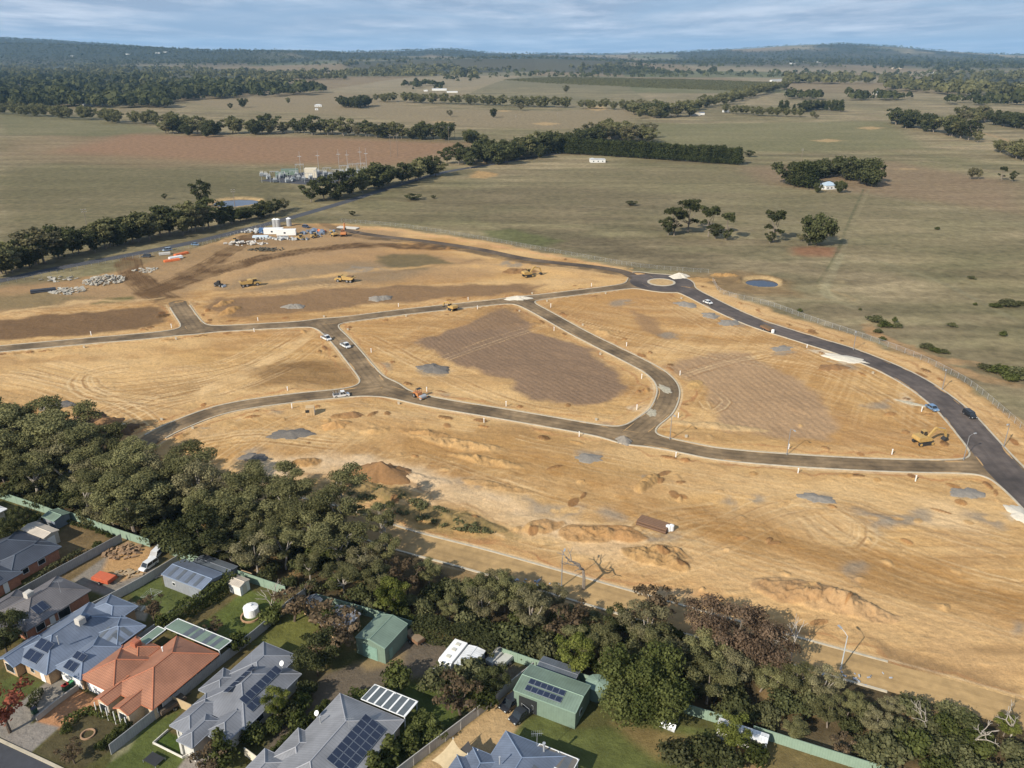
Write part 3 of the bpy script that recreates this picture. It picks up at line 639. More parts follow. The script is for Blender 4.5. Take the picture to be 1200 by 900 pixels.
def kerbs(c, w_, others, both=(1, 1), m=None):
    mb = MB(); kw = .42
    for s_, on in ((-1, both[0]), (1, both[1])):
        if not on: continue
        a = offset(c, s_ * (w_ / 2 + .002)); b_ = offset(c, s_ * (w_ / 2 + kw))
        mid = (a + b_) / 2
        ok = np.ones(len(mid), bool)
        for oc, ow in others: ok &= nearest(oc, mid[:, 0], mid[:, 1]) > ow / 2 + .3
        for i in range(len(mid) - 1):
            if ok[i] and ok[i + 1]:
                mb.pbox([tuple(a[i]), tuple(a[i + 1]), tuple(b_[i + 1]), tuple(b_[i])], -.3, .15)
    return struct(mb.build('kerb', m, rel=False))
M_conc = mat('pale concrete', C((200, 188, 164)), .85, var=.18, scale=.7)
M_asph = mat('new asphalt', (.082, .064, .052), .8, var=.28, scale=.4, spec=.4, noise2=(.08, .40), stripes=[(0, 2.4, .4, .88)])
M_grav = mat('damp road base', C((136, 114, 84)), .85, var=.30, scale=.5, noise2=(.09, .40), stripes=[(0, 1.9, .35, .82)], spec=.3)
M_belt = mat('dusty road base', C((176, 145, 98)), .9, var=.2, scale=.5, noise2=(.05, .22), stripes=[(0, 2.3, .3, .9)])
RING = at(775, 331)
M_mud = mat('muddy road base', C((104, 88, 70)), .85, var=.3, scale=.5, noise2=(.07, .4), stripes=[(0, 1.9, .35, .85)])
for k_, r_ in ROADS.items():
    m_ = M_asph if k_ == 'main' else (M_belt if k_ == 'belt' else M_mud if k_ == 'back' else M_grav)
    nm = {'main': 'asphalt_road', 'belt': 'unsealed_road'}.get(k_, 'gravel_road')
    ribbon(nm, r_['c'], r_['w'], r_['z'], m_)
    oth = [(q['c'], q['w']) for kk, q in ROADS.items() if kk != k_] + [(np.array([RING, (RING[0] + .1, RING[1])]), 27)]
    kc = r_['c']
    if k_ == 'belt': kc = kc[kc[:, 0] < at(1042, 780)[0]]
    if k_ == 'belt': kerbs(kc, r_['w'], [], r_['kerb'], M_conc)
# kerb lines with rounded corners: the outline of the smoothly joined road network
gx0, gx1, gy0, gy1, gs = -330, 300, 110, 430, .6
gxs = np.arange(gx0, gx1, gs); gys = np.arange(gy0, gy1, gs); GX, GY = np.meshgrid(gxs, gys); fx_, fy_ = GX.ravel(), GY.ravel()
KS = .42; acc = np.zeros(fx_.shape); hard = np.full(fx_.shape, 1e9)
for k_, r_ in ROADS.items():
    if k_ in ('belt', 'back'): continue
    idx = np.nonzero((fx_ > r_['c'][:, 0].min() - 22) & (fx_ < r_['c'][:, 0].max() + 22) & (fy_ > r_['c'][:, 1].min() - 22) & (fy_ < r_['c'][:, 1].max() + 22))[0]
    d = nearest(r_['c'], fx_[idx], fy_[idx]) - r_['w'] / 2; acc[idx] += np.exp(-KS * np.minimum(d, 60)); hard[idx] = np.minimum(hard[idx], d)
d = np.hypot(fx_ - RING[0], fy_ - RING[1]) - 13.2; acc += np.exp(-KS * np.minimum(d, 60)); hard = np.minimum(hard, d)
F_ = (-np.log(acc + 1e-12) / KS).reshape(GX.shape); HD = hard.reshape(GX.shape); gyv, gxv = np.gradient(F_, gs); gl = np.hypot(gxv, gyv) + 1e-9; gxv /= gl; gyv /= gl
kb, fl = MB(), MB(); free = [ROADS['stub']['c'][0], ROADS['west']['c'][0]]
sgn = F_ < 0; cells = np.argwhere((sgn[:-1, :-1] != sgn[1:, 1:]) | (sgn[1:, :-1] != sgn[:-1, 1:]) | (sgn[:-1, :-1] != sgn[1:, :-1]))
def crossing(a, b_):
    fa, fb = F_[a], F_[b_]; t = fa / (fa - fb); p = np.array([GX[a] + (GX[b_] - GX[a]) * t, GY[a] + (GY[b_] - GY[a]) * t]); n_ = np.array([gxv[a] * (1 - t) + gxv[b_] * t, gyv[a] * (1 - t) + gyv[b_] * t]); return p, n_ / (np.linalg.norm(n_) + 1e-9)
for (j, i) in cells:
    cr = [(j, i), (j, i + 1), (j + 1, i + 1), (j + 1, i)]; X2 = []; inner = []
    for q in range(4):
        a, b_ = cr[q], cr[(q + 1) % 4]
        if sgn[a]: inner.append((GX[a], GY[a]))
        if sgn[a] != sgn[b_]: c_ = crossing(a, b_); X2.append(c_); inner.append(tuple(c_[0]))
    if len(X2) == 2:
        (p, n1_), (q, n2_) = X2
        if not any(np.hypot(*(p - f)) < 6.5 for f in free) and nearest(ROADS['back']['c'], p[:1], p[1:])[0] > 3.2: kb.pbox([tuple(p), tuple(q), tuple(q + n2_ * .42), tuple(p + n1_ * .42)], -.3, .15)
        if hard.reshape(GX.shape)[j, i] > -.9 and len(inner) > 2: fl.face([(x, y, .022) for x, y in inner])
for (j, i) in np.argwhere(sgn[:-1, :-1] & sgn[1:, 1:] & sgn[1:, :-1] & sgn[:-1, 1:] & (HD[:-1, :-1] > -1.2)): fl.face([(GX[j, i], GY[j, i], .022), (GX[j, i + 1], GY[j, i + 1], .022), (GX[j + 1, i + 1], GY[j + 1, i + 1], .022), (GX[j + 1, i], GY[j + 1, i], .022)])
struct(kb.build('kerb', M_conc, rel=False)); struct(fl.build('road_corner', M_grav, rel=False))
M_dust = mat('dirt tracked on the road', C((196, 158, 108)), .95, var=.2, scale=.8)
rg = np.random.default_rng(9); mb = MB()
for k_, r_ in ROADS.items():
    if k_ in ('belt', 'back'): continue
    c_ = r_['c']; n_ = int(len(c_) / 2.6)
    for _ in range(n_):
        i = rg.integers(2, len(c_) - 2); sd = rg.choice([-1, 1]); off_ = sd * (r_['w'] / 2 - rg.random() ** 2 * r_['w'] * .10); t = c_[i + 1] - c_[i - 1]; t = t / np.linalg.norm(t); nn = np.array([-t[1], t[0]])
        l_ = rg.uniform(1.0, 5.0); w2 = rg.uniform(.10, .42); p = c_[i] + nn * off_; m_ = 10
        P = [p + t * math.cos(a) * l_ * rg.uniform(.6, 1) + nn * math.sin(a) * w2 * rg.uniform(.5, 1) for a in [2 * math.pi * q / m_ for q in range(m_)]]
        P = [q for q in P]
        cl_ = [c_[i] + t * np.dot(q - c_[i], t) + nn * np.clip(np.dot(q - c_[i], nn), -r_['w'] / 2 + .03, r_['w'] / 2 - .03) for q in P]
        z = r_['z'] + .022 + .0006 * (_ % 10); mb.face([(*q, z) for q in cl_])
struct(mb.build('road_dirt', M_dust, rel=False))
# roundabout
def ringmesh(cx, cy, r0, r1, z0, z1, n=56):
    mb = MB()
    for i in range(n):
        a, b_ = 2 * math.pi * i / n, 2 * math.pi * (i + 1) / n
        p = lambda r, q, z: (cx + r * math.cos(q), cy + r * math.sin(q), z)
        mb.face([p(r0, a, z1), p(r1, a, z1), p(r1, b_, z1), p(r0, b_, z1)] if r0 > 0 else [(cx, cy, z1), p(r1, a, z1), p(r1, b_, z1)])
        mb.face([p(r1, a, z0), p(r1, b_, z0), p(r1, b_, z1), p(r1, a, z1)])
        if r0 > 0: mb.face([p(r0, b_, z0), p(r0, a, z0), p(r0, a, z1), p(r0, b_, z1)])
    return mb
struct(ringmesh(*RING, 0, 13.2, -.04, .066).build('roundabout_pavement', M_asph, rel=False))
struct(ringmesh(*RING, 5.0, 5.9, .06, .20).build('roundabout_kerb', M_conc, rel=False))
struct(ringmesh(*RING, 0, 5.0, .06, .17).build('roundabout_island', mat('island dirt', C((196, 162, 112)), .9, var=.25, scale=.5), rel=False))
# old public road past the paddocks, suburban street
OLD = smooth_line(wpts([(-90, 345), (0, 329), (60, 316), (150, 299), (230, 283), (300, 266), (345, 254), (400, 238), (460, 219), (520, 202), (580, 192), (632, 183), (655, 180)]), 6)
stroke_c = OLD
ribbon('country_road', OLD, 7.0, .03, mat('old asphalt', (.062, .062, .066), .85, var=.2, scale=.3))
SK = [at(-60, 838), at(0, 866), at(75, 901), at(140, 934)]
SKc = offset(smooth_line(SK, 1.5), -4.0)
ribbon('street', SKc, 7.2, .03, mat('street asphalt', (.05, .052, .058), .85, var=.15, scale=.8))
kerbs(SKc, 7.2, [], (0, 1), M_conc)
# water
M_water = mat('dam water', (.010, .020, .042), .12, var=.05, spec=.6)
for (px, py, rx, ry) in ((893, 331, 7.0, 6.6), (276, 237, 14, 14)):
    x0, y0 = at(px, py); mb = MB(); n = 48
    P = [(x0 + rx * 1.0 * (1 + .07 * math.sin(3 * a + 1)) * math.cos(a), y0 + ry * (1 + .06 * math.sin(2 * a)) * math.sin(a), -.42) for a in [2 * math.pi * i / n for i in range(n)]]
    mb.face(P); struct(mb.build('water', M_water, rel=False))
# ------------------------------------------------------------------ vegetation
def leafmat(name, c1, c2, trans=.3):
    m = bpy.data.materials.new(name); m.use_nodes = True; t = m.node_tree; t.nodes.clear()
    o = N('ShaderNodeOutputMaterial', t); d = N('ShaderNodeBsdfDiffuse', t); tr = N('ShaderNodeBsdfTranslucent', t); mx = N('ShaderNodeMixShader', t)
    a = N('ShaderNodeAttribute', t, attribute_name='tone'); oi = N('ShaderNodeObjectInfo', t)
    m1 = N('ShaderNodeMix', t, data_type='RGBA'); m1.inputs[6].default_value = (*c1, 1); m1.inputs[7].default_value = (*c2, 1)
    t.links.new(a.outputs['Fac'], m1.inputs[0])
    r = N('ShaderNodeMapRange', t); r.inputs[3].default_value = .78; r.inputs[4].default_value = 1.25; t.links.new(oi.outputs['Random'], r.inputs[0])
    s = N('ShaderNodeVectorMath', t, operation='SCALE'); t.links.new(m1.outputs[2], s.inputs[0]); t.links.new(r.outputs[0], s.inputs['Scale'])
    t.links.new(s.outputs[0], d.inputs[0]); t.links.new(s.outputs[0], tr.inputs[0]); mx.inputs[0].default_value = trans
    t.links.new(d.outputs[0], mx.inputs[1]); t.links.new(tr.outputs[0], mx.inputs[2]); t.links.new(mx.outputs[0], o.inputs[0])
    return m
LM = dict(
    gum=leafmat('gum leaves', (.082, .082, .034), (.235, .222, .100)),
    olive=leafmat('olive leaves', (.100, .092, .046), (.265, .235, .125)),
    dark=leafmat('dark leaves', (.034, .040, .016), (.110, .114, .048)),
    bright=leafmat('bright leaves', (.060, .075, .016), (.190, .200, .050)),
    hedge=leafmat('hedge leaves', (.040, .050, .014), (.118, .128, .042)),
    rust=leafmat('rust leaves', (.080, .054, .034), (.225, .155, .10)),
    red=leafmat('autumn leaves', (.13, .045, .022), (.50, .16, .10)),
    brown=leafmat('bronze leaves', (.060, .045, .026), (.19, .135, .080)),
    pine=leafmat('pine needles', (.024, .032, .012), (.080, .088, .032)),
    scrub=leafmat('scrub leaves', (.060, .065, .028), (.17, .165, .078)))
M_bark = mat('grey bark', (.20, .165, .13), .9, var=.3, scale=3)
M_pale = mat('pale bark', (.32, .28, .23), .8, var=.2, scale=3)
M_dbark = mat('dark bark', (.10, .075, .055), .9, var=.3, scale=3)
def leafmesh(name, P, Nn, size, tone, m, rng, asp=.7):
    n = len(P); r = rng.normal(size=(n, 3)); Nn = Nn / (np.linalg.norm(Nn, axis=1)[:, None] + 1e-9)
    a = np.cross(Nn, r); a /= np.linalg.norm(a, axis=1)[:, None] + 1e-9; b = np.cross(Nn, a)
    s = size[:, None]; a = a * s * .5; b = b * s * .5 * asp
    V = np.stack([P - a - b * .6, P + a * .4 - b, P + a + b * .5, P - a * .5 + b], 1).reshape(-1, 3)
    me = bpy.data.meshes.new(name); me.vertices.add(4 * n); me.vertices.foreach_set('co', V.astype('f').ravel())
    me.loops.add(4 * n); me.loops.foreach_set('vertex_index', np.arange(4 * n, dtype='i'))
    me.polygons.add(n); me.polygons.foreach_set('loop_start', np.arange(0, 4 * n, 4, dtype='i')); me.update()
    at2 = me.attributes.new('tone', 'FLOAT', 'POINT'); at2.data.foreach_set('value', np.repeat(tone, 4).astype('f'))
    me.materials.append(m); return me
def cloud(clumps, n, leaf, rng, jit=.75, bottom=-.35):
    P = []; Q = []; S = []; T = []
    for (c, r) in clumps:
        k = max(6, int(n * (r[0] * r[1]) ** .5 ** 2 if 0 else n * (r[0] * r[1] + r[0] * r[2]) / 2))
        d = rng.normal(size=(k * 2, 3)); d /= np.linalg.norm(d, axis=1)[:, None]; d = d[d[:, 2] > bottom - .4 * rng.random(len(d))][:k]; k = len(d)
        rad = rng.random(k) ** .35; lump = 1 + .22 * np.sin(d[:, 0] * 5 + c[0] * 3) * np.sin(d[:, 1] * 5 + c[1]) + .1 * np.sin(d[:, 2] * 9)
        P.append(np.array(c) + d * np.array(r) * (rad * lump)[:, None]); Q.append(d / np.array(r) + rng.normal(size=(k, 3)) * jit * .5)
        S.append(leaf * (.6 + .8 * rng.random(k))); T.append(np.clip(.5 + rng.normal() * .18 + rng.normal(size=k) * .2, 0, 1))
    return np.concatenate(P), np.concatenate(Q), np.concatenate(S), np.concatenate(T)
def limb(mb, p0, p1, r0, r1, rng, k=3, n=5, wob=.12):
    p0 = np.array(p0, float); p1 = np.array(p1, float); L_ = np.linalg.norm(p1 - p0); pts = [p0]
    for i in range(1, k): pts.append(p0 + (p1 - p0) * i / k + rng.normal(size=3) * L_ * wob * (.6))
    pts.append(p1); mb.path([tuple(p) for p in pts], r0, r1, n)
def gum_proto(seed, h, rad, leaf, dens, lm, bark, base=.35, spread=1., nclump=13, flat=.62, form='round'):
    rng = np.random.default_rng(seed); cl = []; mb = MB(); top = h * (base + .08)
    lean = rng.normal(size=2) * h * .03
    limb(mb, (0, 0, -.3), (lean[0], lean[1], top), h * .022 + .08, h * .016 + .05, rng, 3, 7, .03)
    for i in range(nclump):
        if form == 'round':
            a = i * 2.4 + rng.random() * .8; f = ((i + .6) / nclump); zz = base + (1 - base) * (.12 + .78 * f)
            rr = rad * math.sin(math.pi * min(1, .18 + .80 * (1 - f) + .08)) ** .7 * (.55 + .35 * rng.random()) if f < .93 else 0
            r = rad * (.27 + .17 * rng.random()); rr *= 1.12
        elif form == 'umbrella':
            a = i * 2.4 + rng.random(); zz = .72 + .22 * rng.random(); rr = rad * (.2 + .75 * rng.random() ** .6); r = rad * (.26 + .14 * rng.random())
            if i % 4 == 0: zz = base + .12 * rng.random() + .1; r *= .8
        elif form == 'cone':
            a = i * 2.4; f = (i + .5) / nclump; zz = .06 + .86 * f; rr = rad * (1 - f) * .55; r = rad * (.62 * (1 - f) + .20)
        elif form == 'column':
            a = i * 2.4; f = (i + .5) / nclump; zz = .08 + .84 * f; rr = rad * .35 * (1 - .5 * f); r = rad * (.62 - .22 * f)
        elif form == 'bush':
            a = i * 2.4 + rng.random(); f = i / nclump; zz = .28 + .42 * f * (.6 + .6 * rng.random()); rr = rad * (.25 + .55 * rng.random()) * (1 - .5 * f); r = rad * (.36 + .18 * rng.random())
        c = (math.cos(a) * rr + lean[0], math.sin(a) * rr + lean[1], h * zz)
        rz = r * flat * (1.5 if form == 'cone' else 1)
        if c[2] - rz < .1: c = (c[0], c[1], rz + .1)
        if c[2] + rz > h * 1.04: c = (c[0], c[1], h * 1.04 - rz)
        cl.append((c, (r, r * (.8 + .4 * rng.random()), rz)))
        if form not in ('cone', 'bush', 'column') and i % 2 == 0:
            limb(mb, (lean[0] * .8, lean[1] * .8, top * (.7 + .3 * rng.random())), (c[0], c[1], c[2] + rz * .1), h * .013 + .04, .05, rng, 3, 5, .09)
    P, Q, S, T = cloud(cl, dens, leaf, rng)
    T = np.clip(T + .0, 0, 1)
    crown = leafmesh('crown', P, Q, S, T, lm, rng)
    tr = mb.build('trunk', bark, rel=False); tm = tr.data; bpy.data.objects.remove(tr)
    return dict(crown=crown, trunk=tm, h=h, rad=rad)
def bare_proto(seed, h, rad, bark, r0=.28, depth=3):
    rng = np.random.default_rng(seed); mb = MB()
    def grow(p, d, L_, r, k):
        q = p + d * L_; m_ = p + d * L_ * .5 + rng.normal(size=3) * L_ * .07
        mb.path([tuple(p), tuple(m_), tuple(q)], r, r * .62, 5)
        if k == 0: return
        for _ in range(rng.integers(2, 4)):
            nd = d + rng.normal(size=3) * .55; nd[2] = abs(nd[2]) * .8 + .1; nd /= np.linalg.norm(nd); grow(q, nd, L_ * rng.uniform(.55, .8), r * .6, k - 1)
    grow(np.array([0, 0, -.3]), np.array([.05, .0, 1.]), h * .38, r0, depth)
    o_ = mb.build('branches', bark, rel=False); d_ = o_.data; bpy.data.objects.remove(o_); return dict(crown=None, trunk=d_, h=h, rad=rad)
def joined(p, nm):
    """crown and trunk in one mesh, for trees too small in the picture to show their parts"""
    a, b_ = p['crown'], p['trunk']; na, nb = len(a.vertices), len(b_.vertices)
    va = np.empty(na * 3, 'f'); a.vertices.foreach_get('co', va); vb = np.empty(nb * 3, 'f'); b_.vertices.foreach_get('co', vb)
    V = np.concatenate([va, vb]).reshape(-1, 3); F = [tuple(q.vertices) for q in a.polygons] + [tuple(i + na for i in q.vertices) for q in b_.polygons]
    me = bpy.data.meshes.new(nm); me.from_pydata(V.tolist(), [], F); me.materials.append(a.materials[0]); me.materials.append(b_.materials[0])
    mi = np.zeros(len(F), 'i'); mi[len(a.polygons):] = 1; me.polygons.foreach_set('material_index', mi)
    ta = np.zeros(na, 'f'); a.attributes['tone'].data.foreach_get('value', ta)
    at3 = me.attributes.new('tone', 'FLOAT', 'POINT'); at3.data.foreach_set('value', np.concatenate([ta, np.zeros(nb, 'f')])); me.update(); return me
PR = {}
def proto(key, **k): PR[key] = gum_proto(**k)
# near, detailed
for i in range(4): proto('gum%d' % i, seed=10 + i, h=12, rad=5.0, leaf=.32, dens=210, lm=LM['gum'], bark=M_bark, base=.22, nclump=21 + i)
for i in range(3): proto('olive%d' % i, seed=20 + i, h=11, rad=4.8, leaf=.31, dens=190, lm=LM['olive'], bark=M_pale, base=.26, nclump=19)
for i in range(3): proto('umb%d' % i, seed=30 + i, h=13, rad=5.6, leaf=.32, dens=210, lm=LM['gum'], bark=M_pale, base=.34, nclump=17, flat=.5, form='umbrella')
for i in range(2): proto('dark%d' % i, seed=40 + i, h=9, rad=4.4, leaf=.32, dens=200, lm=LM['dark'], bark=M_dbark, base=.14, nclump=20)
for i in range(2): proto('rust%d' % i, seed=50 + i, h=9, rad=4.4, leaf=.30, dens=140, lm=LM['rust'], bark=M_bark, base=.22, nclump=19)
proto('bright0', seed=60, h=9, rad=4.2, leaf=.32, dens=195, lm=LM['bright'], bark=M_bark, base=.2, nclump=18)
for i in range(2): proto('bush%d' % i, seed=70 + i, h=3.2, rad=2.4, leaf=.38, dens=110, lm=LM['hedge'], bark=M_dbark, base=.1, nclump=9, form='bush', flat=.75)
for i in range(2): proto('dbush%d' % i, seed=75 + i, h=3.6, rad=2.8, leaf=.40, dens=100, lm=LM['dark'], bark=M_dbark, base=.1, nclump=9, form='bush', flat=.75)
for i in range(2): proto('scrub%d' % i, seed=80 + i, h=3.6, rad=2.8, leaf=.40, dens=85, lm=LM['scrub'], bark=M_bark, base=.1, nclump=9, form='bush', flat=.7)
proto('brown0', seed=90, h=6, rad=2.8, leaf=.40, dens=90, lm=LM['brown'], bark=M_dbark, base=.2, nclump=12)
proto('red0', seed=91, h=8, rad=3.6, leaf=.42, dens=75, lm=LM['red'], bark=M_dbark, base=.28, nclump=16)
proto('cypress0', seed=92, h=9.5, rad=6.0, leaf=.34, dens=200, lm=LM['hedge'], bark=M_dbark, base=.08, nclump=26, flat=1.0)
proto('conifer0', seed=93, h=6, rad=1.7, leaf=.36, dens=130, lm=LM['hedge'], bark=M_dbark, base=.05, nclump=9, form='cone')
PR['bare0'] = bare_proto(5, 11, 4, M_pale); PR['bare1'] = bare_proto(9, 8, 3.4, M_pale, .2); PR['bare2'] = bare_proto(12, 11, 4, M_bark, .34)
# mid distance
for i in range(5): proto('mgum%d' % i, seed=110 + i, h=16, rad=7.0, leaf=1.0, dens=20, lm=[LM['gum'], LM['dark'], LM['olive'], LM['gum'], LM['dark']][i], bark=M_bark, base=.12, nclump=20)
proto('mumb', seed=120, h=17, rad=6.5, leaf=.8, dens=44, lm=LM['dark'], bark=M_bark, base=.22, nclump=22, flat=.55, form='umbrella')
for i in range(2): proto('mdark%d' % i, seed=130 + i, h=14, rad=7.4, leaf=1.0, dens=22, lm=LM['dark'], bark=M_dbark, base=.04, nclump=22, flat=.9)
for i in range(2): proto('mpine%d' % i, seed=140 + i, h=14, rad=4.4, leaf=.8, dens=30, lm=LM['pine'], bark=M_dbark, base=.03, nclump=14, form='column', flat=1.)
SMALL = {k: joined(PR[k], 'small_tree') for k in PR if k[0] == 'm'}
def vary(keys, rng_=random): return rng_.choice(keys)
TREES = []
def tree(name, key, x, y, z=0., h=None, label='', group=None, cat='tree', w_=1., parts=True):
    p = PR[key]; s = (h or p['h']) / p['h']; rz = random.uniform(0, 6.28)
    if parts:
        r = thing(name, label, cat, (x, y, z), rz, group); r.scale = (s * w_, s * w_, s)
        if p['crown'] is not None:
            c = bpy.data.objects.new('crown', p['crown']); COL.objects.link(c); c.parent = r
        c = bpy.data.objects.new('trunk' if p['crown'] is not None else 'branches', p['trunk']); COL.objects.link(c); c.parent = r
        return r
    o_ = bpy.data.objects.new(name, SMALL[key]); COL.objects.link(o_); o_.location = (x, y, z); o_.rotation_euler = (0, 0, rz); o_.scale = (s * w_, s * w_, s)
    o_['label'] = label; o_['category'] = cat
    if group: o_['group'] = group
    return o_
def ap(px, py): return at(px, py)
# --- one by one: (kind, base px, base py, height m, width factor, name, label)
SOLO = [
    ('cypress0', 744, 838, 9.5, 1.0, 'cypress_tree', 'broad bright green cypress with a full rounded crown right of the green shed'),
    ('red0', 12, 858, 8.6, 1.0, 'maple_tree', 'autumn tree with salmon red leaves beside the grey driveway'),
    ('bare2', 684, 690, 12, 1.0, 'dead_tree', 'tall dead tree with bare grey branches beside the unsealed road'),
    ('bare0', 1138, 882, 7.5, 1.1, 'dead_tree', 'white bare branched tree in the scrub at the bottom right'),
    ('bare0', 1183, 868, 7.0, 1.0, 'dead_tree', 'white bare tree standing nearest the right edge of the photo'),
    ('bare1', 1082, 862, 5.0, 1.2, 'dead_tree', 'low dead tree with spreading grey branches in the right scrub'),
    ('bare1', 925, 782, 8.0, 1.2, 'dead_tree', 'grey leafless tree just right of the rust brown trees'),
    ('umb1', 340, 604, 11.5, .95, 'gum_tree', 'gum with a flat bright crown and forked pale trunk beside the haul road'),
    ('umb0', 407, 630, 13.5, 1.05, 'gum_tree', 'tall dark gum whose long shadow falls over the unsealed road'),
    ('umb2', 448, 640, 9, .8, 'gum_tree', 'smaller gum right beside the street light at the belt edge'),
    ('bright0', 215, 0, 1, 1, None, None),
    ('bright0', 461, 722, 7.5, .75, 'gum_tree', 'yellow green rounded tree standing behind the gabled green shed'),
    ('bright0', 672, 790, 7.0, .9, 'gum_tree', 'yellow green bushy tree just behind the green water tank'),
    ('rust1', 862, 772, 9.5, 1.1, 'brown_tree', 'large tree with rust brown dying leaves near the white kerb'),
    ('rust0', 824, 752, 8.5, 1.05, 'brown_tree', 'leftmost of the rust brown trees beside the unsealed road'),
    ('rust0', 893, 786, 8.5, 1.1, 'brown_tree', 'rust brown tree with dense crown, rightmost of the three'),
    ('brown0', 760, 722, 6.5, 1., 'brown_tree', 'thin leaved brownish tree on the upper edge of the belt'),
    ('brown0', 345, 728, 7.0, 1.0, 'brown_tree', 'bronze leaved tree in the back corner beside the small gabled shed'),
    ('bare1', 320, 724, 6.5, 1.1, 'bare_tree', 'leafless garden tree leaning over the lawn near the white tank'),
    ('brown0', 384, 742, 6.5, 1.1, 'garden_tree', 'bronze tree left of the grey shed roof'),
    ('brown0', 394, 770, 7.5, 1.25, 'garden_tree', 'large bronze green tree between the lawn and the driveway'),
    ('dark0', 372, 792, 7.5, .95, 'garden_tree', 'dark green tree at the back right corner of the grey panelled roof'),
    ('bush0', 390, 735, 4.5, 1.1, 'garden_tree', 'dark rounded shrub in front of the grey shed'),
    ('bright0', 326, 845, 6.0, .65, 'garden_tree', 'pale yellow green tree overhanging the grey house eave'),
    ('bush1', 300, 868, 3.0, .9, 'garden_shrub', 'green shrub at the front right corner of the grey house'),
    ('conifer0', 262, 890, 6.5, 1.2, 'garden_tree', 'dark bronze conifer in front of the grey house'),
    ('brown0', 248, 905, 4.5, 1.0, 'garden_tree', 'twiggy brown shrub at the bottom edge by the grey drive'),
    ('brown0', 88, 895, 3.4, 1.1, 'bare_tree', 'bare twiggy tree over the front garden bed'),
    ('bush1', 120, 610, 2.2, .7, None, None),
    ('bush0', 100, 842, 3., .6, None, None),
    ('dark1', 8, 765, 8, .8, 'garden_tree', 'dark green tree in front of the brown tiled house'),
    ('bush0', 72, 752, 3.2, .7, None, None),
    ('brown0', 180, 728, 5.5, .75, 'garden_tree', 'dark bushy tree beside the paved yard behind the blue roof'),
    ('bush0', 192, 736, 3.2, .7, 'garden_shrub', 'green shrub at the lower end of the long clipped hedge'),
    ('brown0', 254, 744, 3.0, 1.1, 'garden_shrub', 'low bronze shrub on the lawn left of the white tank'),
    ('bush0', 279, 760, 3.4, 1.0, 'garden_shrub', 'round green shrub beside the side fence below the white tank'),
    ('bush1', 318, 730, 3.4, 1.0, 'garden_shrub', 'green shrub against the side fence right of the white tank'),
    ('bush1', 466, 805, 4.2, .9, 'garden_shrub', 'round green shrub at the corner of the dark driveway'),
    ('scrub0', 515, 808, 4.0, 1.0, 'garden_shrub', 'grey green shrub beside the small stone heap in the lawn'),
    ('brown0', 540, 838, 6.5, 1.1, 'garden_tree', 'reddish brown tree against the long side fence'),
    ('scrub1', 552, 800, 5.0, 1.0, 'garden_shrub', 'pale olive shrub in front of the white caravan roof'),
    ('dark0', 580, 815, 5.5, .85, 'garden_tree', 'dark green tree at the upper end of the long side fence'),
    ('bush0', 566, 830, 4.5, .8, 'garden_shrub', 'green shrub just below the dark tree on the side fence'),
    ('conifer0', 507, 868, 4.8, 1.3, 'garden_tree', 'upright conifer right of the glass roofed patio'),
    ('conifer0', 482, 880, 4.8, 1.3, 'garden_tree', 'light green conifer second right of the patio'),
    ('conifer0', 458, 892, 5.0, 1.5, 'garden_tree', 'light green spiky conifer beside the roof solar panels'),
    ('conifer0', 440, 908, 5.0, 1.5, 'garden_tree', 'spiky conifer nearest the bottom edge beside the solar roof'),
    ('bright0', 858, 878, 5.5, .85, 'garden_tree', 'round green tree in front of the white shed by the green fence'),
    ('bush0', 885, 893, 3.6, .9, 'garden_shrub', 'green shrub at the bottom right end of the back yards'),
    ('dbush0', 822, 888, 3.8, 1.0, 'garden_shrub', 'dark green shrub below the bare patch of lawn'),
    ('scrub0', 790, 893, 3.8, 1.0, 'garden_shrub', 'pale olive shrub left of the dark one near the bottom edge'),
    ('dbush1', 850, 900, 3.4, 1.0, 'garden_shrub', 'dark shrub at the bottom edge between lawn and gravel'),
    ('dbush0', 45, 628, 3.5, .8, None, None),
    ('dark1', 28, 622, 6, .65, 'garden_tree', 'dark tree between the green shed and the slate roof'),
    ('dark0', 10, 640, 6.5, .7, 'garden_tree', 'dark tree at the left edge beside the slate roof'),
    ('bush1', 38, 618, 3.6, .9, 'garden_shrub', 'yellow green shrub beside the small green garden shed'),
    ('bush0', 115, 645, 2.6, .6, 'garden_shrub', 'round shrub in the corner of the fenced dry lawn'),
]
for q in SOLO:
    if q[5]: tree(q[5], q[0], *ap(q[1], q[2]), 0., q[3], q[6], cat='shrub' if 'shrub' in q[5] else 'tree', w_=q[4])
# row of clipped balls along the green fence
for i, (px, py) in enumerate([(80, 613), (87, 616), (94, 618), (102, 620), (109, 622), (116, 625), (122, 627), (128, 630)]):
    tree('garden_shrub', 'bush0', *ap(px, py), 0, 1.3, '%s small ball shrub from the left along the green fence' % ordn(i + 1), 'ball shrubs along the green fence', 'shrub', .8)
for i, (px, py) in enumerate([(80, 858), (118, 878), (127, 873), (133, 868), (139, 863), (145, 858), (150, 852)]):
    tree('garden_shrub', 'bush1', *ap(px, py), 0, 1.6, '%s low shrub from the left around the front garden of the orange house' % ordn(i + 1), 'shrubs round the orange house garden', 'shrub', .8)
for i, (px, py) in enumerate([(318, 858), (340, 842), (352, 830), (358, 815), (345, 880 - 30)]):
    tree('garden_shrub', ['bush0', 'dbush1'][i % 2], *ap(px + 4, py), 0, 3.2, '%s shrub from the left in the row between grey house and driveway' % ordn(i + 1), 'shrubs between grey house and driveway', 'shrub', .8)
for i, f_ in enumerate(np.linspace(0, 1, 9)):
    tree('garden_shrub', 'bush0', *ap(322 + 60 * f_, 886 - 56 * f_), 0, 1.9, '%s clipped shrub up the left side of the solar panelled house' % ordn(i + 1), 'shrubs along the panelled house', 'shrub', .75)
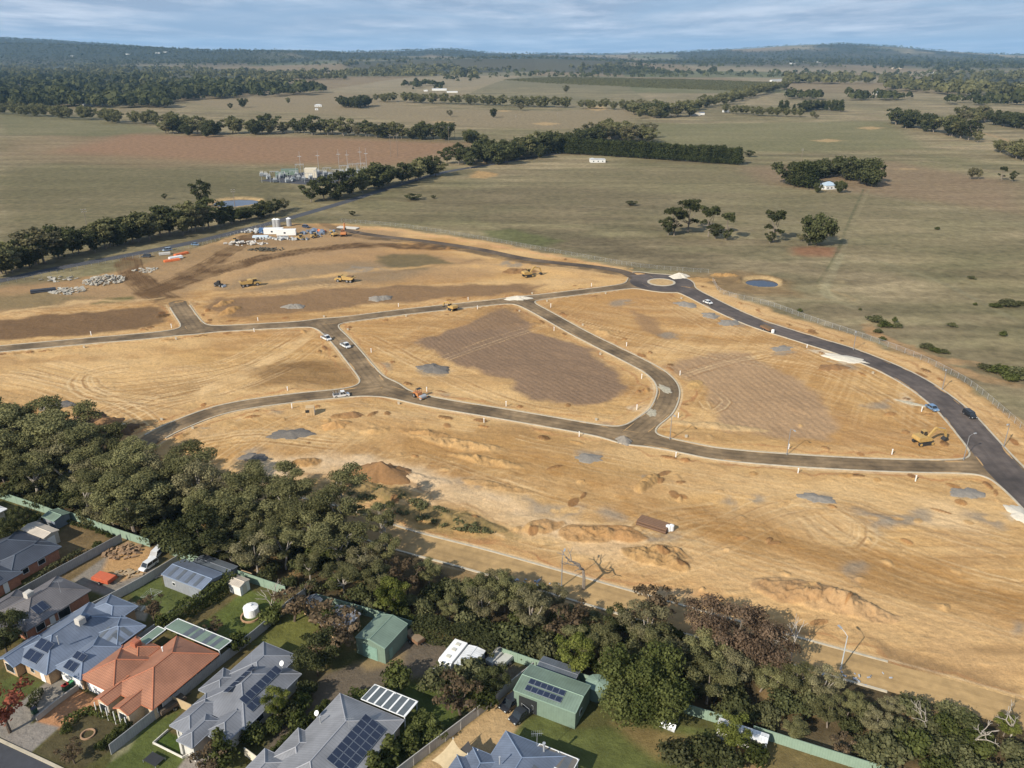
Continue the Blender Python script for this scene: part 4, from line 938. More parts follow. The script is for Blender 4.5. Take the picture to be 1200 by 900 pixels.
# trees along the belt: poisson points inside the belt
belt_poly = wpts([(-70, 530), (0, 532), (60, 538), (130, 552), (200, 574), (262, 592), (330, 612), (385, 636), (440, 655), (480, 676), (560, 694), (640, 712), (700, 728), (765, 742), (800, 762), (880, 792), (960, 815), (1040, 836), (1120, 842), (1200, 848), (1270, 856), (1290, 960), (1150, 930), (1035, 900), (850, 845), (705, 797), (590, 762), (480, 730), (335, 688), (200, 646), (60, 598), (0, 577), (-70, 555)])
rng = np.random.default_rng(3)
bp_ = np.array(belt_poly); pts_ = []
tries = 0
clear_px = [(340, 598), (407, 622), (684, 690), (744, 838), (824, 752), (862, 772), (893, 786), (1112, 858), (1125, 852), (1098, 850), (922, 840), (618, 690), (590, 680)]
clear = [at(*q) for q in clear_px]
while len(pts_) < 290 and tries < 20000:
    tries += 1
    x = rng.uniform(bp_[:, 0].min(), bp_[:, 0].max()); y = rng.uniform(bp_[:, 1].min(), bp_[:, 1].max())
    if not inside(belt_poly, np.array([x]), np.array([y]))[0]: continue
    md = 4.9 if x < -25 else 4.1
    if any((x - a) ** 2 + (y - b) ** 2 < md ** 2 for a, b in pts_): continue
    if any((x - a) ** 2 + (y - b) ** 2 < 9 for a, b in clear): continue
    pts_.append((x, y))
def project(x, y, z=0.):
    dz = z - CAM_H; dpt = y * math.cos(PITCH) - dz * math.sin(PITCH); up = y * math.sin(PITCH) + dz * math.cos(PITCH)
    return 600 + PIX * x / dpt, 450 - PIX * up / dpt
under = []; tries = 0
while len(under) < 150 and tries < 20000:
    tries += 1
    x = rng.uniform(bp_[:, 0].min(), bp_[:, 0].max()); y = rng.uniform(bp_[:, 1].min(), bp_[:, 1].max())
    if not inside(belt_poly, np.array([x]), np.array([y]))[0]: continue
    if any((x - a) ** 2 + (y - b) ** 2 < 2.6 ** 2 for a, b in pts_ + under): continue
    under.append((x, y))
sec = {}
items = []
for (x, y) in pts_:
    px, py = project(x, y)
    items.append((px, py, x, y, 0))
for (x, y) in under: items.append((*project(x, y), x, y, 1))
items.sort()
edge = np.array([(-70, 530), (0, 532), (60, 538), (130, 552), (200, 574), (262, 592), (330, 612), (385, 636), (440, 655), (480, 676), (560, 694), (640, 712), (700, 728), (765, 742), (800, 762), (880, 792), (960, 815), (1040, 836), (1120, 842), (1200, 848), (1270, 856)])
fencel = np.array([(-70, 555), (0, 577), (60, 598), (335, 688), (590, 762), (850, 845), (1035, 900), (1290, 975)])
PLACE = [(90, 'in the bush behind the slate roofed house'), (190, 'in the bush behind the bare building lot'), (300, 'in the bush behind the blue striped shed'), (420, 'in the bush behind the small gabled shed'),
         (520, 'in the bush behind the gabled green shed'), (640, 'in the bush behind the caravan'), (780, 'in the bush behind the panelled green shed'), (910, 'in the bush behind the bare patch of lawn'), (1030, 'in the scrub behind the green fence end'), (9999, 'in the open scrub right of the fence')]
DESC = {'gum': 'grey gum', 'olive': 'olive gum', 'umb': 'spreading gum', 'dark': 'dark tree', 'bright': 'yellow green tree', 'brown': 'brownish tree', 'scrub': 'low olive shrub', 'dbush': 'low dark shrub', 'bush': 'low green shrub', 'bare': 'leafless grey tree', 'rust': 'rust brown tree', 'cypress': 'broad cypress', 'conifer': 'conifer'}
counts = {}
def nxt(k): counts[k] = counts.get(k, 0) + 1; return counts[k]
for (px, py, x, y, un) in items:
    top = np.interp(px, edge[:, 0], edge[:, 1]); bot = np.interp(px, fencel[:, 0], fencel[:, 1]); f = np.clip((py - top) / (bot - top + 1), 0, 1)
    r_ = rng.random()
    hmax = np.interp(px, [-50, 60, 150, 250, 400, 600, 800, 950, 1100, 1250], [17, 16.5, 14.5, 12.5, 10.0, 8.4, 9.6, 8.6, 6.0, 6.0])
    hmax = hmax * (1 - .25 * (f < .25) * (px > 420))
    if un: kinds = ['dbush0', 'dbush1', 'bush1', 'scrub0', 'scrub1']
    elif px < 420: kinds = ['gum0', 'gum1', 'gum2', 'gum3', 'umb0', 'umb2', 'umb1', 'olive0', 'olive1', 'olive2', 'dark0', 'umb0']
    elif px < 780: kinds = ['dark0', 'dark1', 'gum1', 'gum3', 'olive2', 'olive0', 'scrub0', 'olive1', 'brown0', 'gum0', 'gum2', 'bright0', 'umb1']
    elif px < 1000: kinds = ['gum0', 'gum1', 'olive1', 'olive2', 'dark1', 'gum3', 'brown0', 'scrub1']
    else: kinds = ['scrub0', 'scrub1', 'bush1', 'dbush0', 'gum2', 'olive0', 'scrub0', 'bright0']
    k = kinds[rng.integers(len(kinds))]
    base_h = hmax * (.62 + .4 * rng.random()) * (1 - .22 * f)
    if 'bush' in k or 'scrub' in k: base_h = (2.4 + 1.6 * rng.random())
    if 'brown' in k or 'bare' in k: base_h = min(base_h, 7.5)
    if f > .86 and px > 330: base_h *= .7
    if f > .8 and rng.random() < .5 and not ('bush' in k or 'scrub' in k): k = ['dbush0', 'dbush1', 'bush0', 'scrub1'][rng.integers(4)]; base_h = 3.4 + 1.8 * rng.random()
    if px > 780 and not un: base_h = max(base_h, 3.5)
    kk = k.rstrip('0123456789'); pl = next(p for lim, p in PLACE if px < lim); n_ = nxt((kk, pl))
    shr = 'bush' in k or 'scrub' in k
    nm = {'gum': 'gum_tree', 'olive': 'gum_tree', 'umb': 'gum_tree', 'dark': 'wattle_tree', 'bright': 'gum_tree', 'brown': 'brown_tree', 'bare': 'dead_tree', 'rust': 'brown_tree'}.get(kk, 'shrub')
    tree(nm, k, x, y, 0, base_h, '%s %s from the left %s' % (ordn(n_), DESC[kk], pl), 'trees and shrubs of the bush belt', 'shrub' if shr else 'tree', 1.0 if shr else rng.uniform(.9, 1.42 if px < 420 else 1.15))
# --- rows and clumps further out. (label, place, polyline px of the bases, number, height, spread m, kinds, ordinary name)
far_groups = [
    ('gum', 'in the roadside row left of the site', [(-14, 326), (30, 314), (75, 300), (120, 292), (170, 281), (215, 274), (262, 264), (300, 256), (332, 247)], 46, 14.5, 3.5, ['mgum0', 'mgum1', 'mgum2', 'mgum3', 'mgum4', 'mdark0'], 'gum_tree', 1),
    ('gum', 'in the roadside row right of the substation', [(362, 238), (395, 233), (430, 224), (470, 214), (518, 205)], 19, 15, 5, ['mgum0', 'mgum1', 'mdark0', 'mgum3', 'mgum4'], 'gum_tree', 1),
    ('dark tree', 'at the country road bend', [(532, 194), (560, 192), (590, 188), (615, 184), (640, 180)], 26, 18, 16, ['mdark0', 'mdark1', 'mgum1', 'mgum3'], 'gum_tree', 1),
    ('pine', 'in the long dark windbreak behind the white farmhouse', [(640, 179), (700, 182), (760, 186), (820, 190), (866, 193)], 84, 14.5, 1.0, ['mpine0', 'mpine1'], 'pine_tree', 1),
    ('pale gum', 'behind the left half of the dark windbreak', [(690, 166), (720, 163), (755, 166)], 22, 17, 22, ['mgum0', 'mgum2', 'mgum3'], 'gum_tree', 0),
    ('dark tree', 'between the windbreak and the road bend', [(640, 172), (680, 174), (700, 170)], 16, 18, 12, ['mdark0', 'mgum1'], 'gum_tree', 0),
    ('gum', 'in the row behind the brown paddock', [(194, 156), (230, 158), (262, 158), (300, 157), (340, 156), (390, 159), (400, 158)], 34, 19, 10, ['mgum0', 'mgum1', 'mdark0', 'mgum4', 'mgum3'], 'gum_tree', 0),
    ('gum', 'continuing the row right of the brown paddock', [(404, 159), (450, 162), (500, 163), (525, 165)], 18, 16, 7, ['mgum0', 'mgum1', 'mgum2', 'mdark0'], 'gum_tree', 0),
    ('gum', 'in the clump right of the brown paddock', [(545, 167), (570, 168)], 6, 15, 6, ['mgum0', 'mdark0'], 'gum_tree', 0),
    ('STUFF', 'in the row along the green paddock at the left', [(-10, 133), (40, 136), (90, 140), (140, 144), (190, 148), (225, 150)], 44, 17, 14, ['mgum0', 'mgum1', 'mgum2', 'mdark0'], 'gum_tree', 0),
    ('STUFF', 'in the middle distance row right of centre', [(436, 119), (500, 121), (560, 123), (620, 125), (680, 127), (728, 128)], 50, 17, 10, ['mgum0', 'mgum1', 'mdark0', 'mgum3'], 'gum_tree', 0),
    ('gum', 'in the dense clump left of the middle row', [(400, 125), (420, 126), (434, 124)], 14, 17, 18, ['mdark0', 'mgum1'], 'gum_tree', 0),
    ('gum', 'in the clump where the middle rows meet', [(742, 130), (765, 138), (800, 134)], 30, 20, 32, ['mgum0', 'mgum2', 'mdark0'], 'gum_tree', 0),
    ('STUFF', 'in the diagonal row towards the orchard', [(800, 132), (840, 124), (880, 114), (920, 104)], 40, 20, 14, ['mgum0', 'mgum1', 'mdark0', 'mgum4'], 'gum_tree', 0),
    ('cypress', 'in the dark block below the orchard', [(912, 131), (940, 131), (962, 128), (985, 131)], 20, 17, 6, ['mdark0', 'mpine0'], 'cypress_tree', 0),
    ('STUFF', 'in the low row below the dark block', [(852, 133), (880, 135), (915, 137), (950, 137)], 20, 13, 8, ['mgum0', 'mgum2', 'mgum4'], 'gum_tree', 0),
    ('gum', 'in the creek clump at the right', [(1048, 144), (1070, 150), (1085, 153), (1105, 156), (1130, 164)], 26, 20, 16, ['mgum0', 'mdark0', 'mgum4'], 'gum_tree', 0),
    ('gum', 'above the creek clump at the right', [(1120, 143), (1140, 144), (1158, 142)], 11, 20, 8, ['mgum0', 'mgum2', 'mgum4'], 'gum_tree', 0),
    ('dark tree', 'at the right edge above the bare track', [(1172, 146), (1190, 150), (1210, 152)], 12, 20, 12, ['mdark0', 'mgum1'], 'gum_tree', 0),
    ('gum', 'at the right edge below the bare track', [(1170, 177), (1190, 184), (1212, 190)], 12, 14, 8, ['mgum0', 'mgum2'], 'gum_tree', 0),
    ('dark tree', 'around the weatherboard farmhouse', [(928, 215), (940, 221), (950, 208), (975, 205), (1000, 210), (1018, 220)], 17, 16, 5, ['mdark0', 'mdark1', 'mpine1', 'mdark0'], 'cypress_tree', 1),
]
STF = []
for q in far_groups:
    kind, place, line, n_, h_, spread, keys, nm, parts = q
    W_ = np.array([ground_at(*p_)[:2] for p_ in line]); seg_ = np.concatenate([[0], np.cumsum(np.linalg.norm(np.diff(W_, axis=0), axis=1))])
    rows_ = []
    for i in range(n_):
        s_ = (i + .5 + rng.uniform(-.35, .35)) / n_ * seg_[-1]
        x = np.interp(s_, seg_, W_[:, 0]); y = np.interp(s_, seg_, W_[:, 1]); x += rng.normal() * spread * .35; y += rng.normal() * spread * .7
        rows_.append((project(x, y)[0], x, y))
    rows_.sort()
    if kind == 'STUFF': STF += [(x, y, gz(x, y), h_ * rng.uniform(.75, 1.15), keys[rng.integers(len(keys))]) for _, x, y in rows_]; continue
    for i, (px, x, y) in enumerate(rows_):
        k = keys[rng.integers(len(keys))]
        nm2 = 'evergreen_tree' if (k.startswith('mdark') and nm == 'gum_tree') else nm
        tree(nm2, k, x, y, gz(x, y), h_ * (rng.uniform(.92, 1.06) if kind == 'pine' else rng.uniform(.58, 1.15)) * (.66 if (place.startswith('in the roadside row left') and px > 258) else 1), '%s %s from the left %s' % (ordn(i + 1), 'dark tree' if nm2 == 'evergreen_tree' else kind, place), kind + 's ' + place, 'tree', rng.uniform(.9, 1.45), parts=bool(parts))
LONE = [('mumb', 790, 276, 15, 1.05, 'gum_tree', 'dense dark gum at the left of the lone clump in the paddock'), ('mdark0', 958, 226, 6.5, .9, 'garden_tree', 'rounded garden tree in front of the left wall of the weatherboard house'), ('mdark1', 984, 226, 8, .9, 'garden_tree', 'dark garden tree in front of the right wall of the weatherboard house'), ('mumb', 806, 272, 18, .95, 'gum_tree', 'tall open gum in the middle of the left paddock clump'), ('mgum1', 783, 276, 10, 1., 'gum_tree', 'low dark tree at the left foot of the paddock clump'),
        ('mumb', 830, 277, 16.5, .85, 'gum_tree', 'tall thin gum second from the right in the paddock clump'), ('mgum1', 838, 280, 8, 1.1, 'gum_tree', 'low dense tree at the foot of the thin paddock gums'), ('mumb', 851, 281, 14.5, .7, 'gum_tree', 'rightmost thin gum of the left paddock clump'),
        ('mgum4', 851, 282, 5.5, .9, 'shrub', 'dark shrub at the foot of the rightmost thin gum'), ('mumb', 906, 283, 16.5, .85, 'gum_tree', 'lone two tiered gum between the paddock clump and the round cypress'), ('mgum1', 902, 285, 6, 1., 'shrub', 'shrubby growth at the foot of the lone two tiered gum'),
        ('mdark1', 957, 288, 15.5, .9, 'cypress_tree', 'round topped dark cypress with long shadow in the paddock'), ('mgum4', 946, 288, 7, .8, 'shrub', 'low dark shrub left of the round cypress'), ('mgum2', 939, 283, 4, 1.2, 'shrub', 'bare greyish bush left of the round cypress'),
        ('mgum1', 237, 243, 17, .8, 'gum_tree', 'tallest gum standing above the roadside row beside the dam'), ('mgum4', 193, 234, 4, 1, 'shrub', 'small round tree alone in the left paddock'), ('mdark0', 578, 138, 13, .8, 'gum_tree', 'dark round tree alone in the middle paddock'), ('mgum2', 528, 137, 10, 1, 'gum_tree', 'pale spreading tree left of the dark round one'),
        ('mgum2', 611, 130, 13, 1, 'gum_tree', 'pale tree just below the middle row of gums'), ('mgum0', 663, 109, 17, 1, 'gum_tree', 'tree alone in front of the orchard'), ('mdark0', 285, 126, 15, 1, 'gum_tree', 'round tree alone left of the stubble paddock'), ('mgum1', 270, 128, 10, 1, 'gum_tree', 'smaller tree left of the round paddock tree'),
        ('mgum0', 338, 122, 12, .8, 'gum_tree', 'thin upright tree in the stubble paddock'), ('mdark0', 243, 161, 13, 1, 'gum_tree', 'dark tree in front of the paddock row'), ('mgum2', 198, 157, 15, 1, 'gum_tree', 'pale leaved gum at the left end of the brown paddock'),
        ('mgum0', 1145, 167, 12, .9, 'gum_tree', 'round tree alone beside the bare track'), ('mgum2', 1137, 210, 9, .9, 'gum_tree', 'leftmost straggly tree near the right edge of the paddock'), ('mgum2', 1147, 210, 8, .8, 'gum_tree', 'second straggly tree near the right edge of the paddock'),
        ('mumb', 1173, 212, 11, .7, 'gum_tree', 'taller straggly tree near the right edge'), ('mgum1', 1186, 213, 8, .8, 'gum_tree', 'low dense tree nearest the right edge of the paddock'), ('mgum4', 740, 241, 3, 2.6, 'shrub', 'dark flat bush alone in the large paddock'),
        ('mgum4', 484, 234, 3.6, 3.6, 'shrub', 'large flat thicket beside the country road'), ('mgum4', 508, 233, 2.4, 1.6, 'shrub', 'small bush right of the roadside thicket'), ('mgum4', 878, 184, 6, 2., 'shrub', 'low bush right of the dark windbreak end'),
        ('mgum4', 413, 253, 3, 1.5, 'shrub', 'small bush beside the road near the site entrance'), ('mgum2', 957, 139, 6, 1.5, 'shrub', 'bush at the field corner below the dark block')]
for q in LONE: 
    x, y, z = ground_at(q[1], q[2]); tree(q[5], q[0], x, y, z, q[3], q[6], cat='shrub' if q[5] == 'shrub' else 'tree', w_=q[4] / 1.0)
for i, q in enumerate([(1180, 358, 2.2, 3.2), (1165, 360, 1.6, 2.5), (1195, 442, 2.6, 3), (1175, 438, 2.4, 2.6), (1155, 433, 1.8, 2.4), (1184, 446, 2., 2.2), (1196, 358, 1.6, 2.4), (1175, 394, 1.8, 1.4), (1115, 383, 1.6, 1.8), (1142, 358, 1.2, 1.2), (1138, 327, 1.5, 2), (1098, 269, 1.4, 2), (1025, 377, 2.4, 2.4), (1038, 383, 2, 2.2), (1052, 384, 1.8, 1.8), (1048, 378, 2, .9),
                       (1085, 408, 1.6, 2.6), (1095, 412, 1.4, 2.6), (1105, 414, 1.4, 2.2), (937, 366, 1.4, 1.4), (1028, 390, 1.4, 2), (1034, 399, 1.2, 2), (1008, 364, 1., 1.)]):
    x, y, _ = ground_at(q[0], q[1]); tree('shrub', ['scrub0', 'bush1'][i % 2], x, y, 0, q[2] * 1.1, '%s low green bush in the paddock right of the asphalt road' % ordn(i + 1), 'low bushes in the right hand paddock', 'shrub', q[3] * .8)
def merge_trees(name, items_, label):
    vv, tt, qn = [], [], 0
    for (x, y, z, h__, k) in items_:
        a = PR[k]['crown']; n__ = len(a.vertices); v = np.empty(n__ * 3, 'f'); a.vertices.foreach_get('co', v); v = v.reshape(-1, 3); s_ = h__ / PR[k]['h']; r_ = random.uniform(0, 6.28)
        v2 = np.column_stack([v[:, 0] * math.cos(r_) - v[:, 1] * math.sin(r_), v[:, 0] * math.sin(r_) + v[:, 1] * math.cos(r_), v[:, 2]]) * s_ + np.array([x, y, z]); vv.append(v2)
        ta = np.zeros(n__, 'f'); a.attributes['tone'].data.foreach_get('value', ta); tt.append(ta)
    V = np.concatenate(vv); T_ = np.concatenate(tt); n__ = len(V) // 4; c0 = V.mean(0); me_ = bpy.data.meshes.new(name); me_.vertices.add(4 * n__); me_.vertices.foreach_set('co', (V - c0).astype('f').ravel())
    me_.loops.add(4 * n__); me_.loops.foreach_set('vertex_index', np.arange(4 * n__, dtype='i')); me_.polygons.add(n__); me_.polygons.foreach_set('loop_start', np.arange(0, 4 * n__, 4, dtype='i')); me_.update()
    q_ = me_.attributes.new('tone', 'FLOAT', 'POINT'); q_.data.foreach_set('value', T_.astype('f')); me_.materials.append(LM['gum']); o__ = bpy.data.objects.new(name, me_); COL.objects.link(o__); o__.location = c0; tag(o__, label, 'gum trees', kind='stuff')
merge_trees('distant_gum_trees', STF, 'gum trees in the small far rows between the paddocks')
# clipped hedges
def hedge(name, label, pts, w_, h_, m, n_m2=26, leaf=.34, seed=1):
    rg = np.random.default_rng(seed); p_ = smooth_line(pts, 1.0); P = []; Q = []
    for i in range(len(p_) - 1):
        a, b_ = p_[i], p_[i + 1]; d = b_ - a; ln = np.linalg.norm(d) + 1e-9; nrm = np.array([-d[1], d[0]]) / ln
        k = int(ln * (w_ + 2 * h_) * n_m2)
        f = rg.random(k); side_ = rg.random(k) * (w_ + 2 * h_)
        off = np.where(side_ < h_, -w_ / 2, np.where(side_ < h_ + w_, side_ - h_ - w_ / 2, w_ / 2)); zz = np.where(side_ < h_, side_, np.where(side_ < h_ + w_, h_, side_ - h_ - w_))
        nx = np.where(side_ < h_, -1., np.where(side_ < h_ + w_, 0., 1.)); wob = 1 + .12 * np.sin((i + f) * 1.3 + seed)
        xy = a + d * f[:, None] + nrm * (off * wob + rg.normal(size=k) * .12)[:, None]
        P.append(np.column_stack([xy, zz * wob + rg.normal(size=k) * .1])); Q.append(np.column_stack([nrm[0] * nx, nrm[1] * nx, (nx == 0) * 1.]) + rg.normal(size=(k, 3)) * .35)
    P = np.concatenate(P); Q = np.concatenate(Q); c0 = P.mean(0); c0[2] = 0
    me_ = leafmesh(name, P - c0, Q, leaf * (.6 + .8 * rg.random(len(P))), np.clip(rg.normal(size=len(P)) * .25 + .45, 0, 1), m, rg)
    o_ = bpy.data.objects.new(name, me_); COL.objects.link(o_); o_.location = c0; return tag(o_, label, 'hedge')
hedge('hedge', 'long dark clipped hedge between the striped shed and the lawn', wpts([(196, 740), (225, 718), (255, 700), (274, 685)]), 2.0, 2.6, LM['hedge'], seed=2)
hedge('hedge', 'dark green hedge behind the gravel yard and the caravan', wpts([(487, 742), (520, 750), (560, 760), (585, 772)]), 3.0, 3.0, LM['dark'], seed=3)
hedge('hedge', 'low clipped hedge between the dark driveway and glass patio', wpts([(408, 818), (430, 826)]), 2.2, 1.5, LM['hedge'], seed=4)
hedge('hedge', 'clipped hedge right of the glass roofed patio', wpts([(482, 862), (500, 842)]), 1.8, 1.6, LM['hedge'], seed=5)
hedge('hedge', 'low curved hedge around the front lawn of the orange house', wpts([(76, 852), (90, 842), (104, 835), (125, 840), (152, 851)]), 1.0, .9, LM['hedge'], seed=6)
hedge('hedge', 'low hedge along the front fence of the blue roofed house', wpts([(46, 812), (40, 826), (34, 832)]), 1.0, .9, LM['dark'], seed=7)
hedge('hedge', 'rough hedge along the fence of the dry fenced lawn', wpts([(30, 690), (60, 668), (96, 648)]), .9, .8, LM['scrub'], seed=8)
# --- woods too far to count
def many_at(px, py):
    u = (px - 600) / PIX; v = (450 - py) / PIX; b_ = math.cos(PITCH) + v * math.sin(PITCH); c = -math.sin(PITCH) + v * math.cos(PITCH); z = np.zeros(len(px))
    for _ in range(14):
        t = np.where(c < -1e-4, (z - CAM_H) / np.minimum(c, -1e-4), 12000); t = np.clip(t, 200, 12000); z = .5 * z + .5 * terrain(u * t, b_ * t)
    g = terrain(u * t, b_ * t); ok = (np.abs(CAM_H + c * t - g) < 10) & (b_ * t > 1200); return (u * t)[ok], (b_ * t)[ok], g[ok]
def scatter(name, polys, n_, h_, lm, label, cat='wood', hv=.3, squash=1., seed=1, tris=60, hills=False, thin=.0):
    rg = np.random.default_rng(seed); P = []; Q = []; S = []; T = []
    for (poly_, share) in polys:
        pp = np.array(poly_, float); k = int(n_ * share)
        if hills:
            yy = rg.uniform(4600, 9900, k * 3); uu = rg.uniform(pp[:, 0].min(), pp[:, 0].max(), k * 3); gx, gy = uu * yy, yy
            ok = np.maximum(sstep(.40, .50, fbm(gx / 600, gy / 900, 21, 4)), 1 - sstep(-.34, -.18, uu)) > .5; gx, gy = gx[ok][:k], gy[ok][:k]; gz_ = terrain(gx, gy)
        else:
            px = rg.uniform(pp[:, 0].min(), pp[:, 0].max(), k * 4); py = rg.uniform(pp[:, 1].min(), pp[:, 1].max(), k * 4); m = inside(poly_, px, py); px, py = px[m][:k], py[m][:k]; gx, gy, gz_ = many_at(px, py)
            if thin: m = vnoise(gx / 180, gy / 260, seed + 40) > thin; gx, gy, gz_ = gx[m], gy[m], gz_[m]
        for g_ in zip(gx, gy, gz_):
            hh = max(h_ * (1 + hv * rg.normal()), 4); rr = hh * rg.uniform(.35, .6) * squash
            m_ = tris; d = rg.normal(size=(m_, 3)); d /= np.linalg.norm(d, axis=1)[:, None]; d[:, 2] = np.abs(d[:, 2]) * 1.2 - .35
            P.append(np.array([g_[0], g_[1], g_[2] + hh * .5]) + d * np.array([rr, rr * rg.uniform(.7, 1.3), hh * .48]) * (.7 + .4 * rg.random(m_))[:, None]); Q.append(d + rg.normal(size=(m_, 3)) * .3)
            S.append(np.full(m_, rr * .55) * (.7 + .6 * rg.random(m_))); T.append(np.clip(np.full(m_, .4 + .25 * rg.normal()) + rg.normal(size=m_) * .12, 0, 1))
    P = np.concatenate(P); c0 = P.mean(0)
    me_ = leafmesh(name, P - c0, np.concatenate(Q), np.concatenate(S), np.concatenate(T), lm, rg, 1.)
    o_ = bpy.data.objects.new(name, me_); COL.objects.link(o_); o_.location = c0; tag(o_, label, cat, kind='stuff'); return o_
Bx = lambda x0, y0, x1, y1: [(x0, y0), (x1, y0), (x1, y1), (x0, y1)]
scatter('distant_wood', [([(-60, 92), (60, 90), (170, 94), (290, 98), (280, 108), (200, 113), (90, 114), (60, 122), (-60, 122)], .6), ([(150, 112), (260, 108), (330, 104), (390, 106), (360, 112), (250, 117), (180, 121)], .2), (Bx(-60, 120, 200, 127), .2)], 1100, 19, LM['dark'], 'dark wood spread behind the left hand paddocks', seed=1, thin=.15)
scatter('distant_wood', [([(-60, 76), (120, 78), (300, 84), (330, 92), (150, 92), (-60, 90)], .6), ([(300, 88), (400, 86), (410, 97), (310, 100)], .25), (Bx(100, 98, 330, 103), .15)], 1800, 17, LM['gum'], 'grey green woodland below the left hand hills', seed=2, tris=34, thin=.25)
scatter('distant_wood', [([(390, 68), (480, 72), (600, 66), (720, 70), (745, 88), (640, 84), (520, 86), (410, 82)], .75), (Bx(400, 84, 560, 91), .25)], 2000, 17, LM['gum'], 'grey green woodland on the middle ridge', seed=3, tris=34, thin=.42)
scatter('distant_wood', [([(800, 64), (900, 60), (1000, 60), (1150, 66), (1230, 72), (1230, 80), (1080, 78), (900, 74), (800, 72)], .7), (Bx(1080, 80, 1230, 84), .15), (Bx(700, 78, 840, 88), .15)], 2200, 17, LM['dark'], 'dark woodland below the right hand hill', seed=4, tris=30, thin=.36)
scatter('distant_wood', [(Bx(920, 92, 1060, 99), .3), ([(1040, 98), (1120, 100), (1230, 108), (1230, 116), (1110, 112), (1040, 106)], .4), (Bx(1090, 86, 1230, 96), .3)], 520, 18, LM['gum'], 'scattered wood between the right hand farms', seed=5)
scatter('distant_trees', [(Bx(925, 113, 960, 117), .1), (Bx(992, 113, 1066, 118), .25), (Bx(470, 99, 520, 106), .2), (Bx(520, 92, 560, 96), .1), (Bx(1020, 78, 1060, 82), .1), (Bx(1100, 118, 1230, 124), .25)], 170, 14, LM['dark'], 'short dark tree rows around the distant farms', 'tree rows', seed=6)
scatter('distant_trees', [(Bx(-60, 66, 600, 78), .45), (Bx(600, 66, 1230, 80), .35), (Bx(560, 86, 1230, 92), .2)], 1700, 15, LM['dark'], 'scattered dark trees on the distant farmland', 'trees', seed=8, tris=26)
scatter('distant_wood', [(Bx(-.62, 0, -.2, 1), .75), (Bx(-.2, 0, .62, 1), .5)], 13000, 14, LM['dark'], 'forest covering the hills along the skyline', 'forest', seed=7, tris=12, hills=True)
# orchard: rows of low trees
rg = np.random.default_rng(5); P = []; Q = []; S = []; T = []
oq = [(588, 97), (650, 93), (800, 95), (905, 99), (922, 104), (890, 109), (760, 105), (640, 101)]
for py in np.arange(93, 109, .42):
    for px in np.arange(585, 925, 1.6):
        if inside(oq, np.array([px]), np.array([py]))[0]:
            g_ = (*at(px, py), 0.); g_ = (g_[0], g_[1], float(terrain(g_[0], g_[1])))
            d = rg.normal(size=(9, 3)); d /= np.linalg.norm(d, axis=1)[:, None]; d[:, 2] = abs(d[:, 2])
            P.append(np.array([g_[0], g_[1], g_[2] + 1.4]) + d * np.array([2.3, 2.3, 2.2])); Q.append(d); S.append(np.full(9, 2.1)); T.append(np.full(9, .35 + .2 * rg.random()))
P = np.concatenate(P); c0 = P.mean(0); me_ = leafmesh('orchard', P - c0, np.concatenate(Q), np.concatenate(S), np.concatenate(T), LM['gum'], rg, 1.)
o_ = bpy.data.objects.new('orchard', me_); COL.objects.link(o_); o_.location = c0; tag(o_, 'grey green orchard planted in close rows', 'orchard', kind='stuff')
# weeds on the spoil strip
rg = np.random.default_rng(6); P = []; Q = []; S = []; T = []
wq = wpts([(400, 560), (450, 572), (520, 598), (580, 625), (560, 630), (480, 608), (420, 588), (385, 575)])
wa = np.array(wq)
for _ in range(5200):
    x = rg.uniform(wa[:, 0].min(), wa[:, 0].max()); y = rg.uniform(wa[:, 1].min(), wa[:, 1].max())
    if inside(wq, np.array([x]), np.array([y]))[0] and vnoise(np.array([x / 1.6]), np.array([y / 1.6]), 3)[0] > .55:
        d = rg.normal(size=(8, 3)); d[:, 2] = abs(d[:, 2]); P.append(np.array([x, y, .35]) + d * .22); Q.append(d); S.append(np.full(8, .35)); T.append(np.full(8, .5 + .4 * rg.random()))
P = np.concatenate(P); c0 = P.mean(0); me_ = leafmesh('weeds', P - c0, np.concatenate(Q), np.concatenate(S), np.concatenate(T), LM['scrub'], rg, 1.)
o_ = bpy.data.objects.new('weeds', me_); COL.objects.link(o_); o_.location = c0; tag(o_, 'dry weeds growing on the spoil strip above the unsealed road', 'weeds', kind='stuff')
# ------------------------------------------------------------------ houses, sheds and back yards
M_glass = mat('window glass', (.02, .025, .03), .12, var=.05, spec=.7)
M_white = mat('white paint', (.74, .73, .69), .6, var=.05)
M_wframe = mat('white frame', (.70, .70, .67), .5, var=.04)
M_dark = mat('dark metal', (.04, .04, .045), .5, var=.1)
M_steel = mat('galvanised steel', (.42, .43, .43), .45, metal=.4, var=.15, scale=2)
M_solar = mat('solar cells', (.014, .020, .040), .18, var=.12, scale=.8, spec=.6)
M_sframe = mat('panel frame', (.16, .18, .21), .4, var=.05)
M_poly = mat('clear roof sheet', (.10, .11, .12), .3, var=.15, scale=1.2, stripes=[(0, .20, .3, .8)], spec=.5)
def roofmat(name, c, tile=False, **k):
    return mat(name, c, .6 if tile else .48, var=.13, scale=.55, bump=.02, stripes=([(0, .33, .22, .72), (1, .36, .2, .74)] if tile else [(0, .42, .16, .80)]), spec=.3, noise2=(.2, .16), **k)
